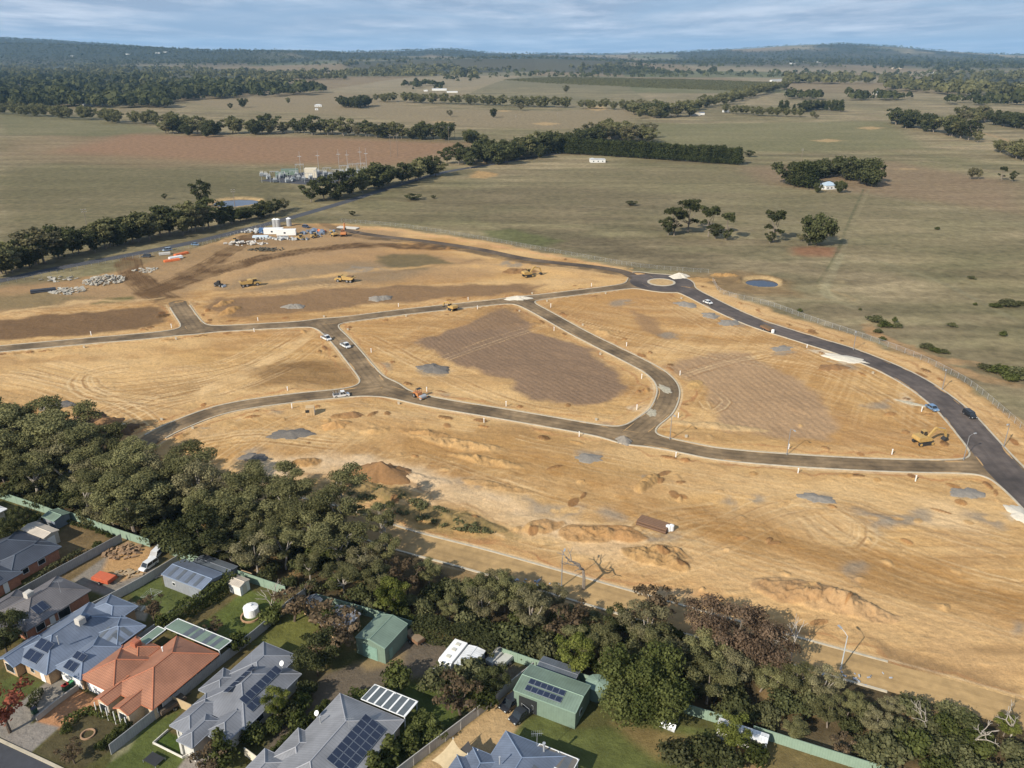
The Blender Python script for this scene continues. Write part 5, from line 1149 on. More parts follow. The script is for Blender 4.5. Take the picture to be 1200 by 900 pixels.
RF = dict(blue=roofmat('blue grey steel roof', (.135, .160, .205)), grey=roofmat('grey steel roof', (.165, .170, .182)), brown=roofmat('brown grey tile roof', (.150, .138, .136), True),
          slate=roofmat('slate tile roof', (.060, .068, .085), True), orange=roofmat('terracotta tile roof', (.33, .150, .085), True), green=roofmat('pale green steel roof', (.150, .200, .150)),
          cream=roofmat('cream steel roof', (.46, .40, .32)), lgrey=roofmat('light grey steel roof', (.225, .225, .23)), dgrey=roofmat('dull grey steel roof', (.10, .115, .13)), white=roofmat('white steel roof', (.62, .62, .60)))
CAPC = dict(blue=(.20, .25, .33), grey=(.25, .26, .28), brown=(.13, .12, .12), slate=(.10, .12, .15), orange=(.42, .15, .075), green=(.21, .29, .22), cream=(.5, .44, .36), lgrey=(.33, .33, .34), dgrey=(.14, .15, .17), white=(.66, .66, .64))
def brick(name, c): return mat(name, c, .85, var=.16, scale=1.4, stripes=[(1, .25, .15, .86)], noise2=(6, .12))
WL = dict(cream=brick('cream brick', (.50, .40, .27)), tan=brick('tan brick', (.42, .28, .16)), red=brick('red brick', (.38, .17, .10)), grey=mat('grey cladding', (.22, .23, .24), .7, stripes=[(0, .5, .1, .8)]), render=mat('pale render', (.50, .48, .43), .8),
          green=mat('green steel wall', (.155, .21, .16), .5, stripes=[(0, .4, .12, .86)], var=.1), bluegrey=mat('blue grey steel wall', (.16, .19, .23), .55, stripes=[(0, .4, .12, .82)]), white=mat('white wall', (.62, .61, .57), .7), beige=mat('beige wall', (.46, .42, .35), .75))
_wi = [0]
class Wing:
    def __init__(w_, s0, s1, t0, t1, eave=2.5, pitch=23, kind='hip', over=.5, shrink=True):
        _wi[0] += 1; j = (_wi[0] % 5) * .011
        w_.s0, w_.s1, w_.t0, w_.t1, w_.e, w_.p, w_.k, w_.o = s0 + j, s1 - j, t0 + j, t1 - j, eave + j, math.tan(R(pitch)), kind, over
        W_, D_ = w_.s1 - w_.s0, w_.t1 - w_.t0; w_.half = min(W_, D_) / 2; w_.longt = D_ >= W_
        if kind in ('gable_t', 'skillion'): w_.longt = True; w_.half = W_ / 2
        if kind == 'gable_s': w_.longt = False; w_.half = D_ / 2
        w_.top = w_.e + w_.half * w_.p
    def roof(w_, mb, cap, fas):
        s0, s1, t0, t1, e, h, tp = w_.s0, w_.s1, w_.t0, w_.t1, w_.e, w_.half, w_.top
        P = lambda s, t, z: (*L(s, t), z); sl_ = math.hypot(h, tp - e)
        hip = w_.k == 'hip'; g_ = h if hip else 0
        if w_.longt:
            sm = (s0 + s1) / 2; a, b_ = P(sm, t0 + g_, tp), P(sm, t1 - g_, tp)
            mb.face([P(s1, t0, e), P(s1, t1, e), b_, a], [(t0, 0), (t1, 0), (t1 - g_, sl_), (t0 + g_, sl_)])
            mb.face([P(s0, t1, e), P(s0, t0, e), a, b_], [(t1, 0), (t0, 0), (t0 + g_, sl_), (t1 - g_, sl_)])
            if hip:
                mb.face([P(s0, t0, e), P(s1, t0, e), a], [(s0, 0), (s1, 0), (sm, sl_)]); mb.face([P(s1, t1, e), P(s0, t1, e), b_], [(s1, 0), (s0, 0), (sm, sl_)])
        else:
            tm = (t0 + t1) / 2; a, b_ = P(s0 + g_, tm, tp), P(s1 - g_, tm, tp)
            mb.face([P(s0, t0, e), P(s1, t0, e), b_, a], [(s0, 0), (s1, 0), (s1 - g_, sl_), (s0 + g_, sl_)])
            mb.face([P(s1, t1, e), P(s0, t1, e), a, b_], [(s1, 0), (s0, 0), (s0 + g_, sl_), (s1 - g_, sl_)])
            if hip:
                mb.face([P(s1, t0, e), P(s1, t1, e), b_], [(t0, 0), (t1, 0), (tm, sl_)]); mb.face([P(s0, t1, e), P(s0, t0, e), a], [(t1, 0), (t0, 0), (tm, sl_)])
        r = .075
        up = lambda q: (q[0], q[1], q[2] + .03)
        cap.tube(up(a), up(b_), r, r, 6)
        if hip:
            for c, q in (((s0, t0), a), ((s1, t0), a if w_.longt else b_), ((s0, t1), b_ if w_.longt else a), ((s1, t1), b_)): cap.tube(up(P(*c, e)), up(q), r, r, 6)
        # gutter round the eaves
        for (p, q) in (((s0, t0), (s1, t0)), ((s1, t0), (s1, t1)), ((s1, t1), (s0, t1)), ((s0, t1), (s0, t0))):
            ge = (not hip) and ((w_.longt and p[1] == q[1]) or ((not w_.longt) and p[0] == q[0]))
            if ge:
                m_ = ((p[0] + q[0]) / 2, (p[1] + q[1]) / 2); fas.tube(P(*p, e - .05), P(*m_, tp - .05), .09, .09, 4); fas.tube(P(*m_, tp - .05), P(*q, e - .05), .09, .09, 4)
            else: fas.tube(P(*p, e - .07), P(*q, e - .07), .10, .10, 4)
    def walls(w_, mb):
        o_ = w_.o; a0, a1, b0, b1 = w_.s0 + o_, w_.s1 - o_, w_.t0 + o_, w_.t1 - o_
        zt = w_.e + o_ * w_.p - .04 if w_.k != 'skillion' else w_.e
        mb.lbox(a0, a1, b0, b1, -.05, min(zt, w_.e + .1))
        if w_.k in ('gable_t', 'gable_s'):
            P = lambda s, t, z: (*L(s, t), z); z0 = min(zt, w_.e + .1)
            zr = w_.top - .06
            if w_.longt:
                for tt, fl in ((b0, 1), (b1, -1)):
                    q = [P(a0, tt, z0), P(a1, tt, z0), P((a0 + a1) / 2, tt, zr)]; mb.face(q if fl > 0 else q[::-1], [(a0, z0), (a1, z0), ((a0 + a1) / 2, zr)])
            else:
                for ss, fl in ((a1, 1), (a0, -1)):
                    q = [P(ss, b0, z0), P(ss, b1, z0), P(ss, (b0 + b1) / 2, zr)]; mb.face(q if fl > 0 else q[::-1], [(b0, z0), (b1, z0), ((b0 + b1) / 2, zr)])
    def wallpt(w_, side_, a, z, out_=0.):
        o_ = w_.o
        if side_ == 's1': return (*L(w_.s1 - o_ + out_, a), z)
        if side_ == 's0': return (*L(w_.s0 + o_ - out_, a), z)
        if side_ == 't0': return (*L(a, w_.t0 + o_ - out_), z)
        return (*L(a, w_.t1 - o_ + out_), z)
    def slope(w_, side_, a, d, up=.06):
        z = w_.e + d * w_.p + up
        if side_ == 's1': return (*L(w_.s1 - d, a), z)
        if side_ == 's0': return (*L(w_.s0 + d, a), z)
        if side_ == 't0': return (*L(a, w_.t0 + d), z)
        return (*L(a, w_.t1 - d), z)
def wbox(mb, w_, side_, a0, a1, z0, z1, out_=.05, in_=-.02):
    q = [w_.wallpt(side_, a0, 0, in_)[:2], w_.wallpt(side_, a1, 0, in_)[:2], w_.wallpt(side_, a1, 0, out_)[:2], w_.wallpt(side_, a0, 0, out_)[:2]]
    mb.pbox(q, z0, z1)
def building(name, label, cat, wings, roof, wall, windows=(), doors=(), panels=(), extras=None, group=None, doormat=None, skylights=()):
    w0 = wings[0]; c = L((w0.s0 + w0.s1) / 2, (w0.t0 + w0.t1) / 2)
    root = thing(name, label, cat, (c[0], c[1], 0), 0, group)
    a, b_, f_, wl = MB(), MB(), MB(), MB()
    for q in wings: q.roof(a, b_, f_); q.walls(wl)
    r_ = a.build('roof', RF[roof], root); cm = mat('cap ' + roof, CAPC[roof], .6, var=.08)
    b_.build('ridge_cap', cm, r_); f_.build('gutter', cm, r_); wl.build('wall', WL[wall], root)
    for (wi, side_, a0, wd, z0, z1) in windows:
        m_ = MB(); wbox(m_, wings[wi], side_, a0, a0 + wd, z0, z1, .06); fr = m_.build('window', M_wframe, root)
        m_ = MB(); wbox(m_, wings[wi], side_, a0 + .08, a0 + wd - .08, z0 + .08, z1 - .08, .075, .03); m_.build('pane', M_glass, fr)
    for (wi, side_, a0, wd, z1, nm) in doors:
        m_ = MB(); wbox(m_, wings[wi], side_, a0, a0 + wd, 0, z1, .07); m_.build(nm, doormat or M_white, root)
    for (wi, side_, a0, a1, d0, d1, na, nd) in panels:
        w_ = wings[wi]
        for i in range(na):
            for j in range(nd):
                x0 = a0 + (a1 - a0) * i / na + .02; x1 = a0 + (a1 - a0) * (i + 1) / na - .02; y0 = d0 + (d1 - d0) * j / nd + .02; y1 = d0 + (d1 - d0) * (j + 1) / nd - .02
                m_ = MB(); P = [w_.slope(side_, x0, y0, .16), w_.slope(side_, x1, y0, .16), w_.slope(side_, x1, y1, .16), w_.slope(side_, x0, y1, .16)]; Q = [(p[0], p[1], p[2] - .08) for p in P]
                for q in (P, Q[::-1], [P[0], Q[0], Q[1], P[1]], [P[1], Q[1], Q[2], P[2]], [P[2], Q[2], Q[3], P[3]], [P[3], Q[3], Q[0], P[0]]): m_.face(q)
                fr = m_.build('solar_panel', M_sframe, root)
                ia, ib = .035, .035
                m_ = MB(); m_.face([w_.slope(side_, x0 + ia, y0 + ib, .166), w_.slope(side_, x1 - ia, y0 + ib, .166), w_.slope(side_, x1 - ia, y1 - ib, .166), w_.slope(side_, x0 + ia, y1 - ib, .166)]); m_.build('solar_cells', M_solar, fr)
    for (wi, side_, a0, a1, d0, d1) in skylights:
        w_ = wings[wi]; m_ = MB(); m_.face([w_.slope(side_, a0, d0, .05), w_.slope(side_, a1, d0, .05), w_.slope(side_, a1, d1, .05), w_.slope(side_, a0, d1, .05)], [(a0, d0), (a1, d0), (a1, d1), (a0, d1)]); m_.build('clear_sheet', M_poly, root)
    if extras: extras(root)
    return root
def patio(root, s0, s1, t0, t1, z0, z1, m, name='patio_roof', strips=None, posts=True):
    """flat sheet roof on posts, low side t0 at z0, high side t1 at z1"""
    mb = MB(); P = lambda s, t, z: (*L(s, t), z); th = .1
    mb.face([P(s0, t0, z0), P(s1, t0, z0), P(s1, t1, z1), P(s0, t1, z1)], [(s0, 0), (s1, 0), (s1, t1 - t0), (s0, t1 - t0)])
    mb.face([P(s0, t1, z1 - th), P(s1, t1, z1 - th), P(s1, t0, z0 - th), P(s0, t0, z0 - th)])
    for p, q in (((s0, t0, z0), (s1, t0, z0)), ((s1, t0, z0), (s1, t1, z1)), ((s1, t1, z1), (s0, t1, z1)), ((s0, t1, z1), (s0, t0, z0))):
        mb.face([P(p[0], p[1], p[2] - th), P(q[0], q[1], q[2] - th), P(*q), P(*p)])
    pr = mb.build(name, m, root)
    fm = MB()
    for p, q in (((s0, t0, z0), (s1, t0, z0)), ((s1, t0, z0), (s1, t1, z1)), ((s1, t1, z1), (s0, t1, z1)), ((s0, t1, z1), (s0, t0, z0))): fm.tube(P(p[0], p[1], p[2] + .01), P(q[0], q[1], q[2] + .01), .07, .07, 4)
    fm.build('roof_frame', M_wframe, pr)
    for (a, b_) in (strips or []):
        sm_ = MB(); f = lambda s, t: P(s, t, z0 + (z1 - z0) * (t - t0) / (t1 - t0) + .012); sm_.face([f(a, t0 + .1), f(b_, t0 + .1), f(b_, t1 - .1), f(a, t1 - .1)], [(a, 0), (b_, 0), (b_, 3), (a, 3)]); sm_.build('clear_sheet', M_poly, pr)
    if posts:
        for s, t in ((s0 + .15, t1 - .15), ((s0 + s1) / 2, t1 - .15), (s1 - .15, t1 - .15), (s1 - .15, t0 + .15)):
            m_ = MB(); m_.lbox(s - .06, s + .06, t - .06, t + .06, 0, z0 - .02); m_.build('post', M_wframe, root)
def pipe(root, s, t, z, h=.8, nm='vent_pipe', r=.09, m=None):
    mb = MB(); p = L(s, t); mb.tube((*p, z - .3), (*p, z + h), r, r, 8); mb.tube((*p, z + h), (*p, z + h + .12), r * 1.6, r * 1.6, 8); mb.build(nm, m or M_steel, root)
def aerial(root, s, t, z):
    mb = MB(); p = L(s, t); mb.tube((*p, z - .4), (*p, z + 2.0), .03, .03, 5)
    for k in range(6): mb.tube((p[0] - .7 + k * .25, p[1] - .5 + k * .04, z + 1.9), (p[0] - .7 + k * .25, p[1] + .5 + k * .04, z + 1.9), .015, .015, 4)
    mb.tube((p[0] - .8, p[1], z + 1.9), (p[0] + .8, p[1] + .1, z + 1.9), .02, .02, 4); mb.build('aerial', M_steel, root)
def cooler(root, s, t, z, m=None):
    mb = MB(); mb.lbox(s - .6, s + .6, t - .6, t + .6, z - .5, z + .55); mb.lbox(s - .45, s + .45, t - .45, t + .45, z + .55, z + .62); mb.build('roof_cooler', m or mat('cooler', (.45, .42, .37), .7), root)

# A, slate roofed house at the left edge
building('house', 'slate tiled house at the left edge beside the fenced dry lawn', 'house',
         [Wing(-147, -137.4, 63.5, 75.2), Wing(-140.4, -134.0, 65.2, 75.3), Wing(-143, -132.9, 58, 66.8), Wing(-141, -131.8, 52.5, 59.5)], 'slate', 'red',
         windows=[(1, 's1', 70.5, 1.5, .9, 2.0), (2, 's1', 60.5, 1.6, .8, 2.0), (1, 's1', 67.5, 1.2, .9, 2.0)], doors=[(2, 's1', 63.2, .9, 2.1, 'door')],
         panels=[(2, 's1', 60.5, 63.5, .8, 3.6, 2, 2)])
building('patio_shelter', 'cream sheet roofed shelter behind the slate house', 'shelter', [Wing(-146.4, -139.4, 75.4, 78.6, 2.7, 12, 'gable_s', .15)], 'cream', 'beige', doors=[(0, 's1', 76, 1.6, 2.1, 'door')])
building('garden_shed', 'small pale green shed in the corner of the green fence', 'shed', [Wing(-147.9, -144.0, 80.7, 84.2, 2.2, 14, 'gable_s', .1)], 'green', 'bluegrey', doors=[(0, 't0', -146.8, 1.6, 1.9, 'door')], doormat=WL['grey'])
building('house', 'white roofed building cut by the left edge above the slate house', 'house', [Wing(-166, -156.2, 70, 79, 2.7, 15)], 'white', 'beige', windows=[(0, 's1', 73, 1.5, .9, 2)])
# B, brown tiled house
def exB(r): cooler(r, -122.6, 61.5, 4.8); aerial(r, -119.5, 65, 4.3); pipe(r, -118.5, 57.7, 3.2, .5)
building('house', 'brown grey tiled house with white barge gable and red brick front', 'house',
         [Wing(-126.2, -117.0, 56.6, 68.8, 2.6, 24), Wing(-130.5, -120.9, 50, 58.6, 2.6, 24), Wing(-129, -124, 56, 63, 2.6, 22)], 'brown', 'red',
         windows=[(0, 't0', -119.9, .8, .7, 2.2), (0, 't0', -118.6, .8, .7, 2.2), (0, 's1', 58.5, 1.6, .8, 2.1), (0, 's1', 62.5, 2.2, .3, 2.1)], doors=[(0, 's1', 61, .9, 2.1, 'door')],
         panels=[(0, 's1', 59.8, 62.0, 1.2, 3.0, 2, 1)], extras=exB)
# C, blue grey house
def exC(r):
    cooler(r, -108.2, 60.6, 5.2); pipe(r, -107.2, 56.0, 4.7, 1.2)
    m_ = MB(); m_.lbox(-109.4, -107.8, 61.3, 62.3, 4.6, 5.2); m_.build('roof_vent', mat('dark vent', (.03, .05, .09), .4), r)
building('house', 'blue grey steel roofed house with pale brick front and white garage door', 'house',
         [Wing(-114.4, -105.0, 51.9, 66.4, 2.6, 25), Wing(-105.6, -99.4, 53.5, 61.4, 2.6, 25), Wing(-106.6, -100.6, 60.8, 66.5, 2.6, 17), Wing(-115.0, -111.0, 50.6, 56.5, 2.6, 27, 'gable_t'), Wing(-113, -106.0, 64.0, 69.4, 2.6, 20)], 'blue', 'tan',
         windows=[(3, 't0', -114.1, 2.1, .5, 2.1), (0, 't0', -110.0, 1.0, .8, 2.1), (1, 's1', 56, 1.4, .9, 2), (2, 's1', 62, 2.0, .4, 2.1)],
         doors=[(1, 't0', -104.9, 4.6, 2.2, 'garage_door'), (0, 't0', -107.6, 1.0, 2.1, 'front_door')],
         panels=[(0, 't0', -111.4, -108.2, .5, 2.0, 2, 1), (0, 't0', -111.0, -107.8, 2.3, 3.8, 2, 1), (1, 't0', -103.9, -101.5, .3, 1.6, 2, 1), (1, 't0', -103.7, -101.3, 1.9, 3.0, 2, 1)],
         skylights=[(2, 's1', 61.8, 62.5, .2, 2.2), (2, 's1', 63.4, 64.1, .2, 2.4), (2, 't0', -105.2, -104.6, .2, 2.2), (2, 't0', -103.4, -102.8, .2, 2.2)], extras=exC)
# D, orange tiled house
def exD(r):
    patio(r, -97.2, -85.2, 67.3, 70.0, 2.9, 2.75, RF['green'], strips=[(-93.4, -92.3), (-91.8, -90.7), (-89.2, -88.2), (-87.4, -86.6)])
    patio(r, -98.4, -96.6, 62.6, 67.0, 2.95, 2.95, RF['green'], 'side_patio_roof', posts=False)
    pipe(r, -91.2, 62.0, 4.9, .4, m=M_white); cooler(r, -97.4, 62.0, 3.6, mat('terracotta cooler', (.33, .11, .06), .7))
    for a in (-93.9, -89.9):
        m_ = MB(); 
        for k in (0, .5, 1.): m_.lbox(a + k * 2.4 - .05, a + k * 2.4 + .05, 51.5, 51.6, 0, 2.4)
        m_.build('porch_post', M_white, r)
building('house', 'orange terracotta tiled house with white gables and white garage door', 'house',
         [Wing(-94.2, -84.9, 54.2, 67.0, 2.6, 24), Wing(-100.2, -92.6, 53.8, 61.6, 2.6, 24), Wing(-100.0, -94.4, 59.5, 64.0, 2.6, 22), Wing(-94.3, -91.4, 51.8, 57, 2.6, 24, 'gable_t', .3), Wing(-90.3, -87.2, 51.9, 58, 2.6, 24, 'gable_t', .3)], 'orange', 'cream',
         windows=[(0, 's1', 55.2, 1.0, .9, 2.1), (0, 's1', 57.4, 1.6, .3, 2.2), (0, 's1', 60.0, 1.6, .3, 2.2), (0, 's1', 62.6, 1.3, .6, 2.2), (0, 's1', 64.4, 1.3, .6, 2.2), (3, 't0', -93.6, 1.6, .6, 2.0), (4, 't0', -89.6, 1.6, .6, 2.0)],
         doors=[(1, 't0', -99.2, 4.8, 2.25, 'garage_door'), (3, 't0', -91.9, .05, 2.1, 'corner_trim')], extras=exD)
# E, grey hipped house
def exE(r):
    for sx in (-77.0, -74.6):
        m_ = MB(); m_.lbox(sx - .22, sx + .22, 51.9, 52.3, 0, 2.55); m_.build('porch_pillar', WL['render'], r)
    m_ = MB(); p = L(-72.8, 68.0); m_.tube((*p, 3.9), (*p, 4.7), .03, .03, 5); m_.disc((p[0], p[1], 4.8), (-.4, -.6, .6), .4, 14, .05); m_.build('satellite_dish', M_white, r)
building('house', 'grey steel hip roofed house with two dark panel strips and pale rendered front', 'house',
         [Wing(-80.4, -70.4, 57.4, 69.4, 2.6, 22), Wing(-80.6, -73.4, 63.5, 72.2, 2.6, 22), Wing(-80.4, -76.4, 53.2, 60, 2.6, 24), Wing(-75.3, -70.9, 54.3, 61, 2.6, 22), Wing(-77.3, -74.3, 51.7, 57, 2.8, 26), Wing(-82.0, -77.6, 60, 65, 2.6, 22)], 'grey', 'render',
         windows=[(2, 't0', -79.6, .4, .6, 2.1), (2, 't0', -78.7, .4, .6, 2.1), (2, 't0', -77.8, .4, .6, 2.1), (0, 's1', 60, 1.5, .9, 2.1), (0, 's1', 64, 1.8, .4, 2.1)], doors=[(3, 't0', -74.4, 2.9, 2.2, 'garage_door')],
         doormat=mat('timber door', (.22, .13, .07), .6), panels=[(0, 's1', 60.2, 67.8, 2.2, 3.5, 7, 1), (0, 's1', 60.0, 62.2, .9, 2.1, 2, 1), (0, 's0', 60.2, 66.0, 3.3, 4.4, 5, 1)], extras=exE)
# F, light grey house with the big array
def exF(r):
    patio(r, -59.0, -51.4, 69.0, 72.4, 2.95, 2.8, mat('patio sheet', (.10, .115, .12), .4, var=.15), strips=None)
    for k in range(6):
        s = -58.2 + k * 1.3; m_ = MB(); m_.face([(*L(s, 69.1), 2.98), (*L(s + .28, 69.1), 2.98), (*L(s + .28, 72.3), 2.835), (*L(s, 72.3), 2.835)]); m_.build('white_rafter', M_white, r)
    aerial(r, -56.0, 62.5, 4.6); pipe(r, -61.2, 62.6, 3.4, .9); pipe(r, -55.5, 59.5, 3.6, .5, m=M_white)
    m_ = MB(); p = L(-62.7, 63.6); m_.tube((*p, 2.5), (*p, 3.4), .03, .03, 5); m_.disc((p[0], p[1], 3.5), (-.4, -.6, .6), .38, 14, .05); m_.build('satellite_dish', M_white, r)
building('house', 'light grey roofed house with a three row solar array at the bottom edge', 'house',
         [Wing(-62.7, -51.4, 50.0, 68.8, 2.6, 23), Wing(-65.6, -60.6, 48.0, 56.2, 2.6, 23), Wing(-63.9, -58.5, 54.8, 61.0, 2.6, 22)], 'lgrey', 'cream',
         windows=[(0, 's1', 58, 1.6, .9, 2.1), (0, 's1', 63, 2.0, .4, 2.1)], doors=[(0, 's1', 66.2, .9, 2.1, 'door')], panels=[(0, 's1', 57.2, 65.8, .9, 4.3, 8, 3)], extras=exF)
# G, blue grey house at the bottom
def exG(r):
    pipe(r, -31.2, 72.2, 3.4, 1.2, r=.14); pipe(r, -35.2, 67.0, 4.4, .9); aerial(r, -32.6, 73.0, 3.0)
    patio(r, -32.4, -26.6, 70.6, 73.4, 3.0, 2.8, mat('brown clear sheet', (.14, .125, .105), .4, var=.15), strips=[(-29.9, -29.0), (-28.4, -27.4)])
building('house', 'blue grey hipped house with a chimney flue cut by the bottom edge', 'house',
         [Wing(-37.6, -28.0, 58.0, 73.5, 2.6, 24), Wing(-42.0, -36.4, 56, 67.2, 2.6, 22), Wing(-40.4, -35.0, 62.4, 69.0, 2.6, 22), Wing(-29.6, -24.4, 58, 70.8, 2.6, 22)], 'blue', 'tan',
         windows=[(0, 's1', 66, 1.6, .9, 2.1)], extras=exG, skylights=[(0, 's1', 66.0, 69.0, .3, 3.2)])
# sheds
building('shed', 'blue grey shed with five pale and four dark roof strips beside the small lawn', 'shed', [Wing(-109.6, -99.6, 77.4, 82.6, 2.7, 12, 'gable_s', .1)], 'blue', 'grey',
         doors=[(0, 't0', -102.9, 2.2, 2.1, 'roller_door')], doormat=mat('grey roller', (.24, .26, .28), .5, stripes=[(1, .2, .2, .8)]), windows=[(0, 't0', -107.2, .8, 1.1, 1.8)],
         skylights=[(0, 't0', -108.3, -107.6, .1, 2.4), (0, 't0', -106.2, -105.5, .1, 2.4), (0, 't0', -104.0, -103.3, .1, 2.4), (0, 't0', -101.9, -101.2, .1, 2.4)])
building('shed', 'low dark grey lean-to shed between the striped shed and the green fence', 'shed', [Wing(-108.0, -99.4, 82.8, 85.8, 2.3, 5, 'gable_s', .1)], 'dgrey', 'grey', windows=[(0, 's1', 83.6, .8, 1.0, 1.7)])
building('garden_shed', 'small cream shed at the top of the long hedge', 'shed', [Wing(-97.8, -94.8, 81.5, 84.0, 2.1, 14, 'gable_s', .1)], 'cream', 'white', doors=[(0, 's1', 82.2, .9, 1.8, 'door')], doormat=WL['beige'])
building('cubby_house', 'small dark gabled shed under the bronze tree', 'shed', [Wing(-81.8, -79.2, 82.6, 85.2, 2.3, 30, 'gable_t', .2)], 'dgrey', 'tan', doors=[(0, 't0', -80.9, .7, 1.7, 'door')], doormat=M_dark)
building('shed', 'grey roofed shed left of the gabled green shed', 'shed', [Wing(-76.0, -70.8, 79.9, 84.9, 2.5, 15, 'gable_t', .2)], 'lgrey', 'tan', windows=[(0, 's1', 81, 1.2, .8, 1.9)], doors=[(0, 's1', 83, .8, 2.0, 'door')], doormat=M_dark)
building('shed', 'pale green gabled steel shed at the end of the dark driveway', 'shed', [Wing(-67.6, -61.8, 79.0, 85.6, 3.2, 14, 'gable_t', .06)], 'green', 'green',
         doors=[(0, 't0', -66.2, 2.8, 2.5, 'roller_door'), (0, 's1', 80.2, .85, 2.0, 'side_door')], doormat=mat('green roller', (.19, .30, .24), .5, stripes=[(1, .2, .2, .8)]))
building('shed', 'large pale green shed with two dark solar strips beside the black cars', 'shed', [Wing(-39.8, -29.9, 80.3, 86.2, 3.2, 9, 'gable_s', .06)], 'green', 'green',
         doors=[(0, 't0', -38.9, 2.9, 2.5, 'roller_door')], doormat=mat('dark opening', (.02, .022, .022), .8), panels=[(0, 't0', -38.3, -32.5, .55, 1.5, 6, 1), (0, 't0', -38.3, -32.5, 1.75, 2.7, 6, 1)], windows=[(0, 's1', 82, 1., 1.1, 1.9)])  # near-black door panel stands in for the shade inside the open doorway
building('shed', 'grey green lean-to behind the panelled green shed', 'shed', [Wing(-39.0, -32.6, 86.4, 89.3, 2.6, 5, 'gable_s', .08)], 'dgrey', 'green', doors=[(0, 's1', 87.2, .8, 1.9, 'door')], doormat=M_dark)
# round tanks
def tank(name, label, s, t, r, h, m, mr, ribs=10, cone=.35):
    p = L(s, t); root = thing(name, label, 'water tank', (*p, 0))
    mb = MB(); mb.tube((*p, 0), (*p, h), r, r, 24)
    for k in range(5): mb.tube((*p, h * (k + .7) / 6), (*p, h * (k + .7) / 6 + .06), r + .025, r + .025, 24)
    mb.build('tank_wall', m, root)
    mb = MB(); mb.tube((*p, h), (*p, h + cone), r + .05, .12, 12); mb.tube((*p, h + cone), (*p, h + cone + .1), .25, .25, 8); lid = mb.build('tank_roof', mr, root)
    mb = MB()
    for i in range(ribs):
        a = 2 * math.pi * i / ribs; mb.tube((p[0] + r * math.cos(a), p[1] + r * math.sin(a), h + .02), (p[0], p[1], h + cone + .03), .035, .03, 4)
    mb.build('roof_rib', mr, lid)
tank('water_tank', 'pale green round tank at the right end of the panelled shed', -29.6, 88.2, 1.75, 2.2, WL['green'], mat('green tank roof', (.22, .30, .24), .5))
tank('water_tank', 'white round tank with an eight sided lid on the lawn', -89.8, 78.8, 1.25, 1.5, M_white, M_white, 8)
# rounded caravan-like annexe
root = thing('caravan', 'white caravan with rounded front parked beside a grey annexe', 'caravan', (*L(-52.3, 84.0), 0), LA)
mb = MB(); prof = [(-1.15, .55), (-1.15, 2.3), (-.95, 2.5), (.95, 2.5), (1.15, 2.3), (1.15, .55)]
b2 = MB(); b2.prism([(-2.7, .6), (-2.9, 1.4), (-2.6, 2.4), (-2.2, 2.6), (2.6, 2.6), (2.75, 2.2), (2.75, .6)], -1.15, 1.15)
b2.v = [(-v[1], v[0], v[2]) for v in b2.v]; o_ = b2.build('body', M_white, root, rel=False, bevel=.08)
for k in (-1.4, 0.3, 1.6):
    mb = MB(); mb.box(-.35, .35, k - .3, k + .3, 2.6, 2.72); mb.build('roof_hatch', mat('hatch', (.5, .47, .38), .5), root, rel=False)
for y_ in (-1.2, .9):
    mb = MB(); mb.box(1.14, 1.18, y_ - .5, y_ + .5, 1.4, 2.0); mb.build('window', M_glass, root, rel=False)
for x_ in (-1.0, 1.0):
    mb = MB(); mb.disc((x_, 0, .35), (1, 0, 0), .35, 14, .2); mb.build('wheel', M_dark, root, rel=False)
mb = MB(); mb.tube((-.4, -2.8, .55), (0, -3.9, .5), .05); mb.tube((.4, -2.8, .55), (0, -3.9, .5), .05); mb.build('drawbar', M_dark, root, rel=False)
building('annexe', 'grey sheet roofed annexe attached to the right of the white caravan', 'annexe', [Wing(-50.9, -47.9, 81.9, 86.6, 2.3, 8, 'gable_t', .05)], 'white', 'grey', doors=[(0, 't0', -49.8, .9, 1.9, 'door')], windows=[(0, 's1', 83, 1.2, .9, 1.8)])
# shade sails
def sail(label, P4, m):
    root = thing('shade_sail', label, 'shade sail', (P4[0][0], P4[0][1], 0))
    mb = MB(); n = 8
    def pt(u, v):
        a = np.array(P4[0]) * (1 - u) * (1 - v) + np.array(P4[1]) * u * (1 - v) + np.array(P4[2]) * u * v + np.array(P4[3]) * (1 - u) * v
        c = np.mean(P4, 0); k = 1 - .16 * (4 * u * (1 - u) * (1 if v in (0, 1) else .6) + 4 * v * (1 - v) * (1 if u in (0, 1) else .6)) * .9; a = c + (a - c) * k; return tuple(a)
    for i in range(n):
        for j in range(n): mb.face([pt(i / n, j / n), pt((i + 1) / n, j / n), pt((i + 1) / n, (j + 1) / n), pt(i / n, (j + 1) / n)])
    mb.build('sail', m, root, smooth=True)
    for p in P4[1:]:
        q = MB(); q.tube((p[0], p[1], 0), (p[0], p[1], p[2] + .25), .06, .05, 8); q.build('post', M_white, root)
sail('sand coloured shade sail over the yard at the bottom edge', [(*at(506, 890, 3), 2.8), (*at(531, 866, 3.4), 3.4), (*at(548, 884, 2.6), 2.6), (*at(522, 905, 2.8), 2.8)], mat('sand sail', (.55, .42, .24), .8))
sail('dark shade sail tucked beside the sand coloured sail', [(*at(549, 868, 2.9), 2.9), (*at(560, 880, 2.6), 2.6), (*at(536, 902, 2.4), 2.4), (*at(530, 884, 2.6), 2.6)], mat('dark sail', (.06, .055, .05), .9))
